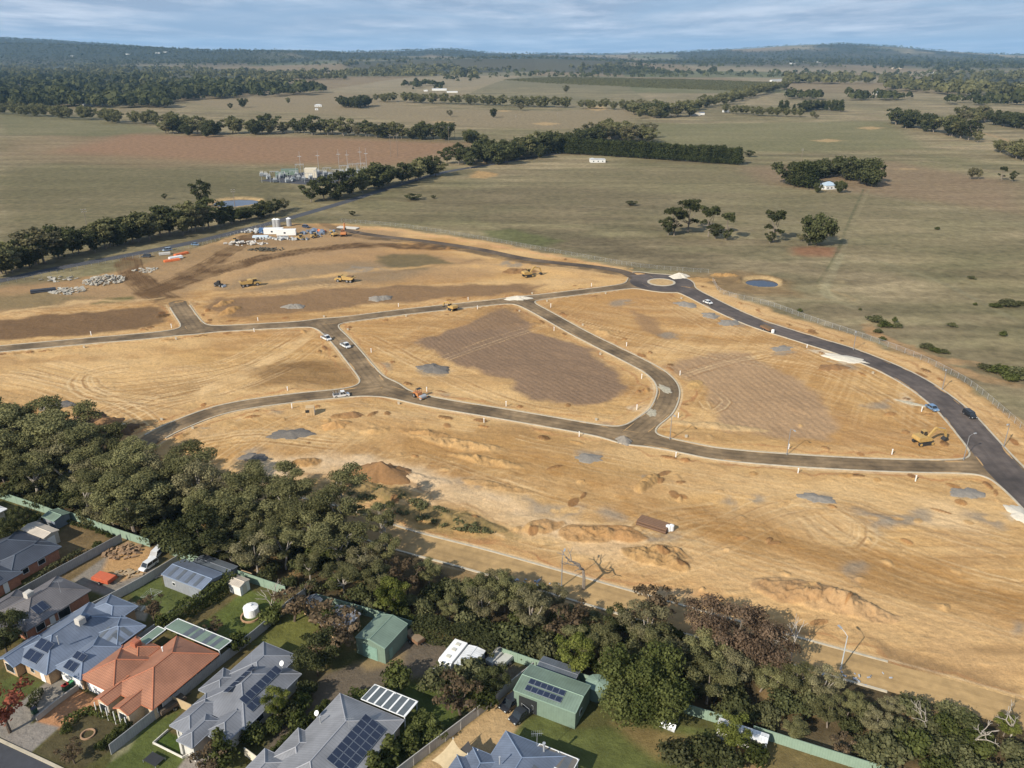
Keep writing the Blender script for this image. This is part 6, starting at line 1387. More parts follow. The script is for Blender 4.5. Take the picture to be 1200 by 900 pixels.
# fences
M_fgreen = mat('green fence steel', (.22, .295, .22), .5, var=.08, stripes=[(0, .35, .2, .88)])
M_fgrey = mat('grey fence steel', (.30, .30, .29), .55, var=.1, stripes=[(0, .35, .2, .86)])
M_fcream = mat('cream fence steel', (.42, .40, .36), .55, var=.1, stripes=[(0, .35, .2, .88)])
def fence(label, pts, h=1.8, m=None, nm='fence', world=False, postm=None, t_=.06, gap=2.4):
    W_ = pts if world else [at(*p) for p in pts]
    root = thing(nm, label, 'fence', (W_[0][0], W_[0][1], 0)); a = MB(); rl = MB(); po = MB()
    for i in range(len(W_) - 1):
        p, q = np.array(W_[i]), np.array(W_[i + 1]); d = (q - p); ln = np.linalg.norm(d); d = d / ln; nn = np.array([-d[1], d[0]])
        A, B_ = p, q
        a.pbox([tuple(A - nn * t_ / 2), tuple(B_ - nn * t_ / 2), tuple(B_ + nn * t_ / 2), tuple(A + nn * t_ / 2)], .02, h)
        for z in (h, ): rl.pbox([tuple(A - nn * (t_ / 2 + .03)), tuple(B_ - nn * (t_ / 2 + .03)), tuple(B_ + nn * (t_ / 2 + .03)), tuple(A + nn * (t_ / 2 + .03))], z, z + .06)
        k = max(1, int(ln / gap))
        for j in range(k + (i == len(W_) - 2)):
            c = p + d * ln * j / k; u_ = .07; po.pbox([tuple(c + nn * u_ - d * u_), tuple(c - nn * u_ - d * u_), tuple(c - nn * u_ + d * u_), tuple(c + nn * u_ + d * u_)], -.1, h + .03)
    pn = a.build('panel', m, root); rl.build('rail', postm or m, root); po.build('posts', postm or m, root)['kind'] = 'stuff'
    return root
fence('pale green steel fence behind the slate house at the far left', [(-80, 557), (0, 584), (52, 601), (64, 606)], m=M_fgreen)
fence('pale green fence from the corner shed to the striped shed', [(70, 604), (142, 630), (176, 641)], m=M_fgreen)
fence('pale green fence between the striped shed and the bronze tree', [(200, 650), (262, 672), (335, 697)], m=M_fgreen)
fence('pale green fence behind the grey and green gabled sheds', [(372, 706), (430, 722), (483, 738)], m=M_fgreen)
fence('pale green fence between the caravan hedge and the panelled shed', [(588, 770), (625, 783), (690, 803), (706, 808)], m=M_fgreen)
fence('pale green fence at the right ending at the bottom edge', [(790, 832), (848, 850)], m=M_fgreen)
fence('longest pale green fence right of the white open shed', [(882, 862), (950, 884), (1040, 912)], m=M_fgreen)
fence('grey fence between the slate house and the bare building lot', [(-40, 742), (0, 714), (75, 672), (143, 635)], m=M_fgrey)
fence('grey fence running down from the corner shed', [(55, 612), (42, 622), (25, 635)], m=M_fgrey)
fence('pale fence between the building lot and the striped shed lawn', [(210, 660), (168, 686), (131, 706), (95, 724), (58, 745)], m=M_fcream)
fence('grey fence between the blue roofed house and the orange house', [(183, 742), (160, 757), (133, 776)], m=M_fgrey)
fence('long grey fence between the orange house and the grey house', [(336, 717), (300, 748), (255, 783), (204, 826), (170, 853), (131, 884)], m=M_fgrey)
fence('long pale fence between the garden and the gravel drive', [(625, 787), (580, 824), (540, 855), (485, 897), (462, 915)], m=M_fcream)
fence('short grey fence beside the bronze tree and gabled shed', [(336, 716), (358, 700), (361, 692)], m=M_fgrey)
fence('tan gate fence beside the grey house front corner', [(204, 826), (226, 836)], h=1.6, m=mat('tan fence', (.42, .31, .18), .7))
fence('low retaining wall between the two driveways', [(92, 808), (66, 827), (44, 845)], .9, mat('retaining wall', (.34, .30, .25), .85), 'retaining_wall', t_=.2)
fence('short cream fence piece beside the solar panelled house', [(288, 886), (303, 897), (316, 902)], 1.5, mat('cream wall', (.60, .54, .42), .8))
fence('small timber kerb around the front lawn of the grey house', [(197, 857), (180, 872), (214, 889), (222, 885)], .35, mat('white edging', (.6, .56, .48), .8), 'garden_edging')
fence('tan timber screen at the corner of the small cream shed', [(284, 676), (296, 680)], 1.5, mat('tan fence', (.42, .31, .18), .7))
# white open sheds at the end of the right fence
building('shed', 'white open fronted shed against the right hand green fence', 'shed', [Wing(-11.5, -4.6, 87.9, 89.6, 2.2, 6, 'gable_s', .05)], 'white', 'white', doors=[(0, 't0', -6.6, 1.4, 1.6, 'opening_shade')], doormat=M_dark)  # dark panel painted in place of the shade within the open front
# ------------------------------------------------------------------ vehicles and machines
M_tyre = mat('tyre', (.02, .02, .02), .85, var=.1)
M_rim = mat('rim', (.35, .35, .36), .35, metal=.6)
M_lamp = mat('lamp glass', (.6, .6, .55), .15, spec=.6)
def paint(name, c): return mat(name, c, .3, var=.04, spec=.5)
PW, PB, PBL, PG = paint('white car paint', (.62, .62, .60)), paint('black car paint', (.018, .019, .022)), paint('blue car paint', (.13, .22, .34)), paint('dark grey car paint', (.05, .055, .065))
def placed(px0, px1):
    a, b_ = at(*px0), at(*px1); return ((a[0] + b_[0]) / 2, (a[1] + b_[1]) / 2, 0), math.atan2(b_[1] - a[1], b_[0] - a[0])
def wheelset(root, xs, half, r, w_=.24):
    for x in xs:
        for s in (-1, 1):
            mb = MB(); mb.disc((x, s * half, r), (0, 1, 0), r, 16, w_); ty = mb.build('wheel', M_tyre, root, rel=False)
            mb = MB(); mb.disc((x, s * (half + w_ / 2 + .005), r), (0, 1, 0), r * .58, 10, .03); mb.build('rim', M_rim, ty, rel=False)
def car(kind, label, px0, px1, m, z=0., name=None, group=None, L_=None):
    loc, rz = placed(px0, px1); root = thing(name or {'ute': 'utility_truck', 'van': 'van', 'suv': 'parked_car', 'car': 'parked_car'}[kind], label, {'ute': 'ute', 'van': 'van', 'suv': 'car', 'car': 'car'}[kind], (loc[0], loc[1], z), rz, group)
    root.scale = (.88,) * 3
    LL, Wd, Hh = dict(ute=(5.2, 1.86, 1.8), van=(5.0, 1.9, 2.1), suv=(4.8, 1.9, 1.8), car=(4.5, 1.78, 1.45))[kind]; h = LL / 2; w_ = Wd / 2; bt = .95 if kind != 'car' else .86
    mb = MB()
    mb.prism([(-h, .42), (-h, bt - .04), (-h + .08, bt), (h * .45, bt + .02), (h - .45, bt - .06), (h - .06, bt - .22), (h, .45), (h - .1, .32), (-h + .1, .32)], -w_, w_); mb.build('body', m, root, rel=False, bevel=.05)
    def cab(x0, x1, x2, x3, top, ww=.86):
        g = MB(); a = [(x0, -w_ * .97, bt), (x3, -w_ * .97, bt), (x2, -w_ * ww, top), (x1, -w_ * ww, top)]; b2 = [(x, -y, z_) for x, y, z_ in a]
        g.face(a); g.face(b2[::-1])
        for i in range(4): j = (i + 1) % 4; g.face([a[j], a[i], b2[i], b2[j]])
        g.build('windows', M_glass, root, rel=False)
        r_ = MB(); r_.box(x1 - .03, x2 + .03, -w_ * ww - .02, w_ * ww + .02, top - .02, top + .05); ro = r_.build('roof', m, root, rel=False, bevel=.03)
        p_ = MB()
        for s in (-1, 1):
            for (xa, xb) in ((x0, x1), (x3, x2), ((x0 + x3) / 2 - .04, (x1 + x2) / 2 - .04)): p_.tube((xa, s * w_ * .975, bt), (xb, s * w_ * (ww + .01), top), .045, .04, 4)
        p_.build('pillars', m, ro, rel=False)
    if kind == 'ute':
        cab(-.35, -.15, 1.05, 1.75, Hh); t_ = MB(); t_.box(-h + .02, -.5, -w_, w_, bt - .1, bt + .03)
        t_.build('tray', m, root, rel=False); t_ = MB(); t_.box(-h + .12, -.6, -w_ + .1, w_ - .1, bt + .034, bt + .05); t_.build('tray_floor', mat('tray liner', (.06, .06, .06), .8), root, rel=False)
        t_ = MB()
        for x in (-2.4, -1.5, -.6): t_.tube((x, -w_, bt), (x, -w_, Hh), .03); t_.tube((x, w_, bt), (x, w_, Hh), .03); t_.tube((x, -w_, Hh), (x, w_, Hh), .03)
        t_.build('ladder_rack', M_steel, root, rel=False)
    elif kind == 'van': cab(-h + .05, -h + .15, 1.2, 2.0, Hh, .92)
    elif kind == 'suv': cab(-h + .1, -h + .35, .8, 1.5, Hh)
    else: cab(-h + .5, -h + 1.2, .6, 1.35, Hh)
    wheelset(root, (-h + .95, h - .95), w_ - .10, .36)
    for s in (-1, 1):
        l_ = MB(); l_.box(h - .10, h + .01, s * w_ * .72 - .16, s * w_ * .72 + .16, .60, .74); l_.build('headlight', M_lamp, root, rel=False)
        l_ = MB(); l_.box(-h - .01, -h + .04, s * w_ * .82 - .1, s * w_ * .82 + .1, .62, .84); l_.build('tail_light', mat('red lamp', (.35, .02, .02), .3), root, rel=False)
    return root
RZ = .06
car('ute', 'white ute parked highest on the side road below the collector road', (377, 395.5), (388, 400.5), PW, RZ)
car('ute', 'white ute parked just below another on the dark side road', (399, 403.5), (411, 410), PW, RZ)
car('ute', 'white ute parked on the gravel road left of the junction', (390, 466), (410, 463.5), PW, RZ)
car('car', 'white car on the asphalt road just below the roundabout', (823, 353.5), (836, 358), PW, .07)
car('car', 'light blue car at the inner kerb of the asphalt road', (1087, 477), (1097, 483), PBL, .07)
car('suv', 'black car driving on the outer side of the asphalt road', (1130, 484), (1142, 492.5), PB, .07)
car('suv', 'dark four wheel drive left of the orange pipe stack', (178, 301.5), (165, 301.5), PG, 0)
car('suv', 'pale blue grey car just above the orange pipe stack', (202, 293), (190, 295), paint('silver blue', (.32, .40, .48)), 0)
car('car', 'grey blue car nearest the tree row above the pipe stack', (223, 287), (235, 288), PBL, 0)
car('suv', 'dark blue car behind the site office containers', (353, 266), (364, 267.5), paint('navy', (.03, .05, .10)), 0)
car('suv', 'black four wheel drive with roof rack beside the cream fence', (614, 816), (586, 837), PB, 0)
car('ute', 'black ute parked nearest the panelled green shed wall', (625, 830), (600, 849), PB, 0)
car('suv', 'white van parked in the bare lot beside the pale fence', (182, 659.5), (167, 670), PW, 0).scale = (.76,) * 3
car('suv', 'white vehicle half under the tree behind the white van', (188, 647), (180, 655), PW, 0).scale = (.76,) * 3
M_yel, M_org, M_blk = mat('machine yellow', (.40, .26, .09), .6, var=.2, scale=2), mat('machine orange', (.42, .17, .06), .5, var=.12), mat('machine black', (.03, .03, .03), .7)
def excavator(label, px0, px1, m=None, scale=1., raised=0., name='excavator'):
    m = m or M_yel; loc, rz = placed(px0, px1); root = thing(name, label, 'excavator', loc, rz); root.scale = (scale * .95,) * 3
    for s in (-1, 1):
        mb = MB(); mb.prism([(-2.0, .35), (-1.75, .0), (1.75, .0), (2.0, .35), (2.0, .65), (1.7, .92), (-1.7, .92), (-2.0, .65)], s * 1.1 - .3, s * 1.1 + .3); tr = mb.build('track', M_blk, root, rel=False)
        mb = MB()
        for x in (-1.6, 1.6): mb.disc((x, s * 1.41, .47), (0, 1, 0), .36, 12, .08)
        mb.build('sprocket', m, tr, rel=False)
    mb = MB(); mb.box(-.9, .9, -.8, .8, .6, 1.1); mb.build('undercarriage', M_blk, root, rel=False)
    mb = MB(); mb.prism([(-2.2, 1.2), (-2.35, 1.5), (-2.2, 2.3), (-.2, 2.35), (.2, 1.9), (1.4, 1.8), (1.4, 1.12), (-2.0, 1.12)], -1.3, 1.3); mb.build('engine_cover', m, root, rel=False, bevel=.06)
    mb = MB(); mb.prism([(.0, 1.8), (.0, 2.95), (1.0, 2.95), (1.35, 2.3), (1.4, 1.8)], .25, 1.25); c = mb.build('cab', M_glass, root, rel=False)
    mb = MB(); mb.box(-.05, 1.1, .2, 1.3, 2.95, 3.08); mb.tube((1.02, .24, 2.95), (1.42, .24, 1.8), .05); mb.tube((1.02, 1.26, 2.95), (1.42, 1.26, 1.8), .05); mb.tube((0, .24, 2.95), (0, .24, 1.8), .05); mb.build('cab_frame', m, c, rel=False)
    def beam(p, q, w0, w1, nm):
        mb = MB(); p = Vector(p); q = Vector(q); d = (q - p).normalized(); n_ = Vector((-d.z, 0, d.x))
        a = [p + n_ * w0, p - n_ * w0, q - n_ * w1, q + n_ * w1]; A = [Vector((v.x, -.22 - .1, v.z)) for v in a]; B_ = [Vector((v.x, .12, v.z)) for v in a]
        mb.face(A); mb.face(B_[::-1])
        for i in range(4): j = (i + 1) % 4; mb.face([A[j], A[i], B_[i], B_[j]])
        return mb.build(nm, m, root, rel=False)
    k = raised
    P0, P1, P2, P3 = (1.2, 0, 1.7), (2.9, 0, 3.7 + k), (5.6, 0, 3.0 + k * 1.5), (6.3, 0, .9 + k * 1.2)
    beam(P0, P1, .28, .34, 'boom'); beam(P1, P2, .34, .2, 'boom_end'); beam(P2, P3, .24, .14, 'stick')
    mb = MB(); mb.tube((1.5, -.1, 1.6), (3.0, -.1, 3.2 + k), .08); mb.tube((3.6, -.1, 3.8 + k), (5.6, -.1, 3.35 + k * 1.5), .07); mb.build('hydraulic_rams', M_steel, root, rel=False)
    x, z = P3[0], P3[2]; mb = MB(); mb.prism([(x - .2, z + .2), (x + .35, z), (x + .3, z - .5), (x - .3, z - .85), (x - .9, z - .5), (x - .75, z - .15)], -.65, .5); mb.build('bucket', M_blk, root, rel=False)
    return root
excavator('yellow excavator with its long arm reaching right over dark soil', (611, 325), (626, 323), scale=1.1)
excavator('yellow excavator working alone near the right hand road junction', (1072, 521), (1090, 518.5), scale=1.1)
excavator('small yellow excavator facing the collector road above the dark pad', (534, 365), (526, 362), scale=.95, raised=-.6)
excavator('orange excavator with a raised arm right of the site office', (402, 279), (404, 275), M_org, 1.15, 1.6)
excavator('yellow excavator left of the orange one near the site office', (394, 278), (389, 276), M_yel, .95, -.8)
def dumper(label, px0, px1, name='dump_truck'):
    loc, rz = placed(px0, px1); root = thing(name, label, 'dump truck', loc, rz)
    mb = MB(); mb.prism([(1.2, 1.0), (1.2, 2.0), (3.4, 1.9), (4.3, 1.5), (4.4, .9), (3.0, .8)], -1.2, 1.2); mb.build('bonnet', M_yel, root, rel=False, bevel=.06)
    mb = MB(); mb.box(1.3, 2.7, -.85, .85, 1.9, 2.95); c = mb.build('cab', M_glass, root, rel=False); mb = MB(); mb.box(1.2, 2.8, -.95, .95, 2.95, 3.1); mb.build('cab_roof', M_yel, c, rel=False)
    mb = MB(); mb.prism([(-4.4, 2.3), (-4.0, 1.7), (-3.2, 1.3), (.7, 1.3), (1.0, 2.9), (.5, 2.95)], -1.45, 1.45); mb.build('tipper_body', M_yel, root, rel=False)
    mb = MB(); mb.box(-3.6, .4, -1.2, 1.2, 2.3, 2.75); mb.build('load', mat('load dirt', C((140, 110, 76)), .95), root, rel=False)
    mb = MB(); mb.box(-3.8, 3.4, -.5, .5, .7, 1.25); mb.build('chassis', M_blk, root, rel=False); wheelset(root, (-3.0, -1.4, 2.7), 1.15, .72, .55)
dumper('yellow dump truck left of centre on the upper dirt pad', (287, 336), (300, 334.5))
dumper('yellow dump truck on the upper pad beside the dark soil', (412, 331), (397, 330))
def loader(label, px0, px1, m=None, name='loader', cat='loader', sc=1.):
    loc, rz = placed(px0, px1); root = thing(name, label, cat, loc, rz); root.scale = (sc,) * 3; m = m or M_yel
    mb = MB(); mb.prism([(-2.6, .8), (-2.6, 1.8), (-.6, 1.9), (-.6, 1.2), (1.4, 1.1), (1.6, .7)], -.9, .9); mb.build('body', m, root, rel=False, bevel=.05)
    mb = MB(); mb.box(-.7, .6, -.7, .7, 1.3, 2.8); c = mb.build('cab', M_glass, root, rel=False); mb = MB(); mb.box(-.8, .7, -.8, .8, 2.8, 2.92); mb.build('cab_roof', m, c, rel=False)
    for s in (-1, 1):
        mb = MB(); mb.path([(.2, s * .65, 1.6), (1.8, s * .65, 1.3), (2.8, s * .65, .5)], .12); mb.build('lift_arm', m, root, rel=False)
    mb = MB(); mb.prism([(2.6, .1), (3.5, .05), (3.3, .5), (2.8, 1.1), (2.5, .9)], -1.3, 1.3); mb.build('bucket', M_steel, root, rel=False); wheelset(root, (-1.7, 1.2), 1.0, .68, .5)
loader('yellow wheel loader parked in front of the site office containers', (348, 281), (358, 281))
loader('yellow loader parked right of the other one by the containers', (366, 279), (373, 278), sc=.9)
loader('small yellow loader at the left end of the compound stockpile', (273, 285), (278, 282), sc=.8)
loader('dark machine parked alone on the grey upper pad', (253, 335), (261, 336), M_blk, sc=.8)
loader('compact tractor with orange front parked right of the big cypress', (793, 832), (786, 846), mat('dark tractor', (.05, .06, .045), .5), 'tractor', 'tractor', .85)
def roller(label, px0, px1):
    loc, rz = placed(px0, px1); root = thing('road_roller', label, 'roller', (loc[0], loc[1], .05), rz)
    mb = MB(); mb.prism([(-1.8, .6), (-1.8, 1.5), (.3, 1.6), (.5, .7)], -.8, .8); mb.build('body', M_org, root, rel=False, bevel=.05)
    mb = MB(); mb.disc((1.5, 0, .65), (0, 1, 0), .65, 22, 1.9); mb.build('drum', M_steel, root, rel=False)
    mb = MB(); mb.box(.4, 2.3, -1.1, -.98, .55, .8); mb.box(.4, 2.3, .98, 1.1, .55, .8); mb.build('drum_frame', M_org, root, rel=False)
    mb = MB(); mb.box(-.7, .3, -.75, .75, 2.6, 2.7); 
    for x in (-.6, .2):
        for y in (-.7, .7): mb.tube((x, y, 1.4), (x, y, 2.6), .04)
    mb.build('canopy', M_blk, root, rel=False); wheelset(root, (-1.1,), .9, .62, .45)
roller('orange road roller on the gravel road right of the junction', (487, 464), (496, 468))
def trailer(label, px0, px1, m, load=None, z=0, name='trailer', L_=3.2, w_=1.6):
    loc, rz = placed(px0, px1); root = thing(name, label, 'trailer', (loc[0], loc[1], z), rz); h = L_ / 2
    mb = MB(); mb.box(-h, h, -w_ / 2, w_ / 2, .5, .6)
    mb.box(-h, h, -w_ / 2, -w_ / 2 + .05, .6, 1.0); mb.box(-h, h, w_ / 2 - .05, w_ / 2, .6, 1.0); mb.box(-h, -h + .05, -w_ / 2 + .05, w_ / 2 - .05, .6, 1.0); mb.box(h - .05, h, -w_ / 2 + .05, w_ / 2 - .05, .6, 1.0); mb.build('tray', m, root, rel=False)
    if load: mb = MB(); mb.box(-h + .1, h - .1, -w_ / 2 + .1, w_ / 2 - .1, .605, 1.15); mb.build('cover', load, root, rel=False, bevel=.1)
    mb = MB(); mb.tube((h, 0, .5), (h + 1.1, 0, .5), .05); mb.build('drawbar', M_blk, root, rel=False); wheelset(root, (0,), w_ / 2 + .12, .32, .2)
trailer('orange red trailer standing on the grey gravel of the bare lot', (116, 679), (130, 683), mat('trailer red', (.42, .09, .04), .6), mat('red cover', (.46, .11, .05), .7), L_=4, w_=2.2)
trailer('left of the two covered trailers beside the hedge end', (576, 778), (585, 769), M_steel, mat('grey cover', (.38, .37, .33), .8), L_=4)
trailer('right of the two covered trailers beside the hedge end', (588, 781), (598, 772), M_steel, mat('pale cover', (.44, .43, .38), .8), L_=4)
trailer('rusty trailer piled with gear right of the gabled green shed', (480, 746), (492, 755), mat('rust', (.20, .11, .06), .8), mat('junk', (.22, .16, .10), .9), L_=3.6)
trailer('brown timber trailer on the grass beside the long fence', (195, 834), (209, 825), mat('old timber', (.14, .10, .07), .9), mat('dark timber', (.09, .07, .05), .9), L_=4)
trailer('rust brown trailer at the kerb of the asphalt road', (894, 384.5), (903, 389), mat('rust', (.20, .11, .06), .8), mat('brown load', (.16, .10, .05), .9), .06, L_=5, w_=2.2)
# containers, cabins, tanks of the compound
def container(label, px, rz, size, m, name='shipping_container', cat='container'):
    x, y = at(*px); root = thing(name, label, cat, (x, y, 0), rz); l_, w_, h_ = size
    mb = MB(); mb.box(-l_ / 2, l_ / 2, -w_ / 2, w_ / 2, .15, h_)
    for k in range(int(l_ / .6)):
        xx = -l_ / 2 + .3 + k * .6
        for s in (-1, 1): mb.box(xx - .12, xx + .12, s * w_ / 2 - .04, s * w_ / 2 + .04, .3, h_ - .2)
    mb.build('body', m, root, rel=False); mb = MB(); mb.box(-l_ / 2 - .05, l_ / 2 + .05, -w_ / 2 - .05, w_ / 2 + .05, h_, h_ + .1); mb.build('roof', M_white if m is M_white else m, root, rel=False)
    mb = MB(); mb.box(l_ / 2, l_ / 2 + .06, -.9, .9, .3, h_ - .25); mb.build('door', M_wframe, root, rel=False); mb = MB(); mb.box(-1.2, -.2, -w_ / 2 - .07, -w_ / 2, 1.1, 1.9); mb.build('window', M_glass, root, rel=False)
container('blue shipping container left of the white site cabins', (311, 273), .1, (6.1, 2.4, 2.6), mat('container blue', (.06, .13, .26), .5))
container('white site cabin between the blue container and another cabin', (321, 274), .1, (10, 3, 3.0), M_white, 'site_cabin', 'cabin')
container('rightmost white site cabin in the compound', (336, 275.5), .1, (10, 3, 3.0), M_white, 'site_cabin', 'cabin')
for i, (px, py) in enumerate([(322.5, 266), (326, 266), (339, 265)]):
    x, y = at(px, py); root = thing('storage_tank', ['left grey tank standing behind the white site cabins', 'middle grey tank standing behind the white site cabins', 'tank standing alone behind the rightmost white cabin'][i], 'tank', (x, y, 0))
    mb = MB(); mb.tube((0, 0, 0), (0, 0, 4.2), 1.4, 1.4, 16); mb.build('tank_wall', M_steel, root, rel=False); mb = MB(); mb.tube((0, 0, 4.2), (0, 0, 4.8), 1.45, .3, 16); mb.build('tank_roof', M_white, root, rel=False)
container('timber coloured box cabin on a white base beside the gravel road', (364, 486), .2, (2.2, 2.0, 2.3), mat('ply cabin', (.48, .34, .18), .8), 'site_toilet', 'cabin')
# pipe and block stockpiles
def pipestack(label, px0, px1, m, n=6, rows=2, L_=6, r=.2, name='pipe_stack', cat='pipes'):
    loc, rz = placed(px0, px1); root = thing(name, label, cat, loc, rz)
    for k in range(rows):
        for i in range(n - k):
            mb = MB(); y = (i - (n - k - 1) / 2) * r * 2.02; z = r + k * r * 1.75; mb.tube((-L_ / 2, y, z), (L_ / 2, y, z), r, r, 10); mb.build('pipe', m, root, rel=False)
M_opipe = mat('orange pipe', (.62, .16, .05), .5); M_wpipe = mat('white pipe', (.62, .62, .60), .5); M_cpipe = mat('concrete pipe', (.40, .38, .34), .8)
pipestack('long orange pipes lying in front of the white pipe bundle', (195, 307), (208, 305), M_opipe, 5, 2, 7, .25)
pipestack('orange pipes stacked at the upper right of the white bundle', (206, 300), (219, 297), M_opipe, 5, 2, 7, .25)
pipestack('white pipe bundle between the two orange pipe stacks', (200, 304), (212, 302), M_wpipe, 5, 2, 6, .3)
pipestack('pale pipe bundle lying beside the cars in the compound', (188, 299), (198, 298), M_cpipe, 5, 2, 5, .3)
pipestack('row of pale blue pipes in front of the white site cabins', (299, 278.5), (312, 278.5), mat('pale blue pipe', (.45, .52, .56), .5), 5, 2, 8, .3)
pipestack('brown pipe stack beside white drums in the middle of the dirt', (755, 613), (777, 620), mat('rusty brown pipe', (.13, .075, .045), .8), 6, 2, 6.5, .28)
pipestack('orange pipes stacked right of the site cabins', (366, 270), (383, 272), M_opipe, 4, 2, 8, .25)
pipestack('long pale beams lying beyond the excavators', (398, 267), (418, 268.5), M_cpipe, 5, 1, 12, .4)
pipestack('dark steel pipes left of the grey slab pile', (42, 343), (60, 341), mat('dark pipe', (.035, .04, .05), .6), 4, 2, 9, .35)
def drum(px, label):
    x, y = at(*px); root = thing('drum', label, 'drum', (x, y, 0)); mb = MB(); mb.tube((0, 0, 0), (0, 0, 1.1), .55, .55, 14); mb.build('drum_wall', M_white, root, rel=False); mb = MB(); mb.tube((0, 0, 1.1), (0, 0, 1.25), .4, .2, 12); mb.build('lid', M_white, root, rel=False)
drum((783, 621.5), 'left white drum at the end of the brown pipe stack'); drum((786.5, 621), 'right white drum at the end of the brown pipe stack'); drum((905.5, 390), 'white drum at the end of the rust brown trailer')
def rubble(label, px, rx, ry, n, h, cols, size, name='rubble_pile', cat='rubble', rot=0., flat=.4, seed=1):
    x0, y0 = at(*px); rg = np.random.default_rng(seed); mb = MB()
    for i in range(n):
        a = rg.random() * 6.28; d = rg.random() ** .6; x = math.cos(a) * d * rx; y = math.sin(a) * d * ry; z = h * (1 - d) * rg.random() + .1
        s = size * rg.uniform(.5, 1.3); L1 = rg.uniform(.7, 1.6) * s; W1 = rg.uniform(.4, .9) * s; H1 = rg.uniform(.5, 1.) * s * flat; q = rg.random() * 3.14
        c, sn = math.cos(q), math.sin(q); tilt = rg.normal() * .25
        R_ = [(x + c * u * L1 - sn * v * W1, y + sn * u * L1 + c * v * W1) for u, v in ((-.5, -.5), (.5, -.5), (.5, .5), (-.5, .5))]
        b_ = [(R_[k][0], R_[k][1], z + (-.5, .5, .5, -.5)[k] * tilt * L1) for k in range(4)]; t_ = [(p[0] * .98 + x * .02, p[1] * .98 + y * .02, p[2] + H1) for p in b_]
        mb.face(t_); mb.face(b_[::-1])
        for k in range(4): j = (k + 1) % 4; mb.face([b_[k], b_[j], t_[j], t_[k]])
    o_ = mb.build(name, cols, rel=False); o_.location = (x0, y0, 0); o_.rotation_euler = (0, 0, rot); tag(o_, label, cat, kind='stuff')
M_slab = mat('broken concrete', (.36, .33, .27), .9, var=.3, scale=.4)
rubble('big heap of pale broken concrete blocks near the muddy track', (123, 329), 8.5, 8, 210, 2.4, M_slab, 1.0, rot=.1, seed=1)
rubble('smaller spread of pale concrete slabs left of the big heap', (79, 342), 7, 6, 80, .9, M_slab, 1.25, flat=.25, seed=2)
rubble('thin scatter of pale slabs above the concrete heaps', (70, 327), 8, 5, 26, .3, M_slab, 1.4, flat=.2, seed=3)
rubble('scatter of white offcuts beside the muddy track junction', (172, 317), 6, 4, 30, .4, M_slab, 1.2, flat=.3, seed=4)
rubble('stockpile of white bags and rubble in front of the cabins', (289, 286), 11, 4, 70, 1.4, mat('pale rubble', (.50, .46, .40), .9, var=.3), 1.5, seed=5)
rubble('row of pallets and goods left of the blue container', (299, 272), 8, 4, 45, 1.4, mat('mixed goods', (.42, .42, .40), .9, var=.4), 1.4, flat=.8, seed=6)
rubble('scattered goods along the front of the compound', (330, 280.5), 14, 3, 50, 1.0, mat('mixed goods', (.42, .42, .40), .9, var=.4), 1.4, flat=.8, seed=7)
rubble('dark stockpile of scrap on the track below the cabins', (313, 293), 10, 3, 70, 1.0, mat('scrap', (.08, .07, .05), .9), 1.2, seed=8)
rubble('goods and plant parked right of the white cabins', (372, 273), 9, 6, 30, 1.2, mat('blue goods', (.16, .20, .26), .8, var=.3), 1.5, flat=.8, seed=9)
rubble('heap of brown rocks on the bare building lot', (145, 647), 3.8, 2.6, 80, .7, mat('brown rock', (.26, .17, .10), .95, var=.2), .7, seed=10)
rubble('loose timber lying on the bare building lot', (148, 673), 3.0, 1.2, 22, .3, mat('loose timber', (.34, .25, .15), .9), .9, flat=.15, seed=11)
rubble('stones and pots stacked at the end of the striped shed', (187, 672), .9, 1.4, 24, .7, mat('pale stone', (.38, .33, .26), .9), .5, seed=12)
rubble('rubbish scattered at the bush edge below the dead tree', (616, 690), 7, 3.0, 30, .3, mat('blue white rubbish', (.30, .32, .35), .8, var=.5), .4, flat=.3, seed=13)
rubble('dry branches and debris along the bush edge at the right', (985, 794), 9, 2.0, 26, .3, mat('blue white rubbish', (.30, .32, .35), .8, var=.5), .35, flat=.3, seed=14)
rubble('paving and garden furniture in the yard behind the blue roof', (150, 714), 3.2, 1.6, 22, .3, mat('paver', (.50, .46, .38), .8), .7, flat=.4, seed=15)
rubble('odds and ends stacked in front of the white caravan', (520, 786), 1.8, .8, 30, .6, mat('mixed goods', (.42, .42, .40), .9, var=.4), .5, flat=.8, seed=16)
rubble('planks and tyres stacked beside the covered trailers', (571, 773), 1.2, 1.6, 26, .8, mat('brown goods', (.16, .11, .07), .9, var=.3), .8, seed=17)
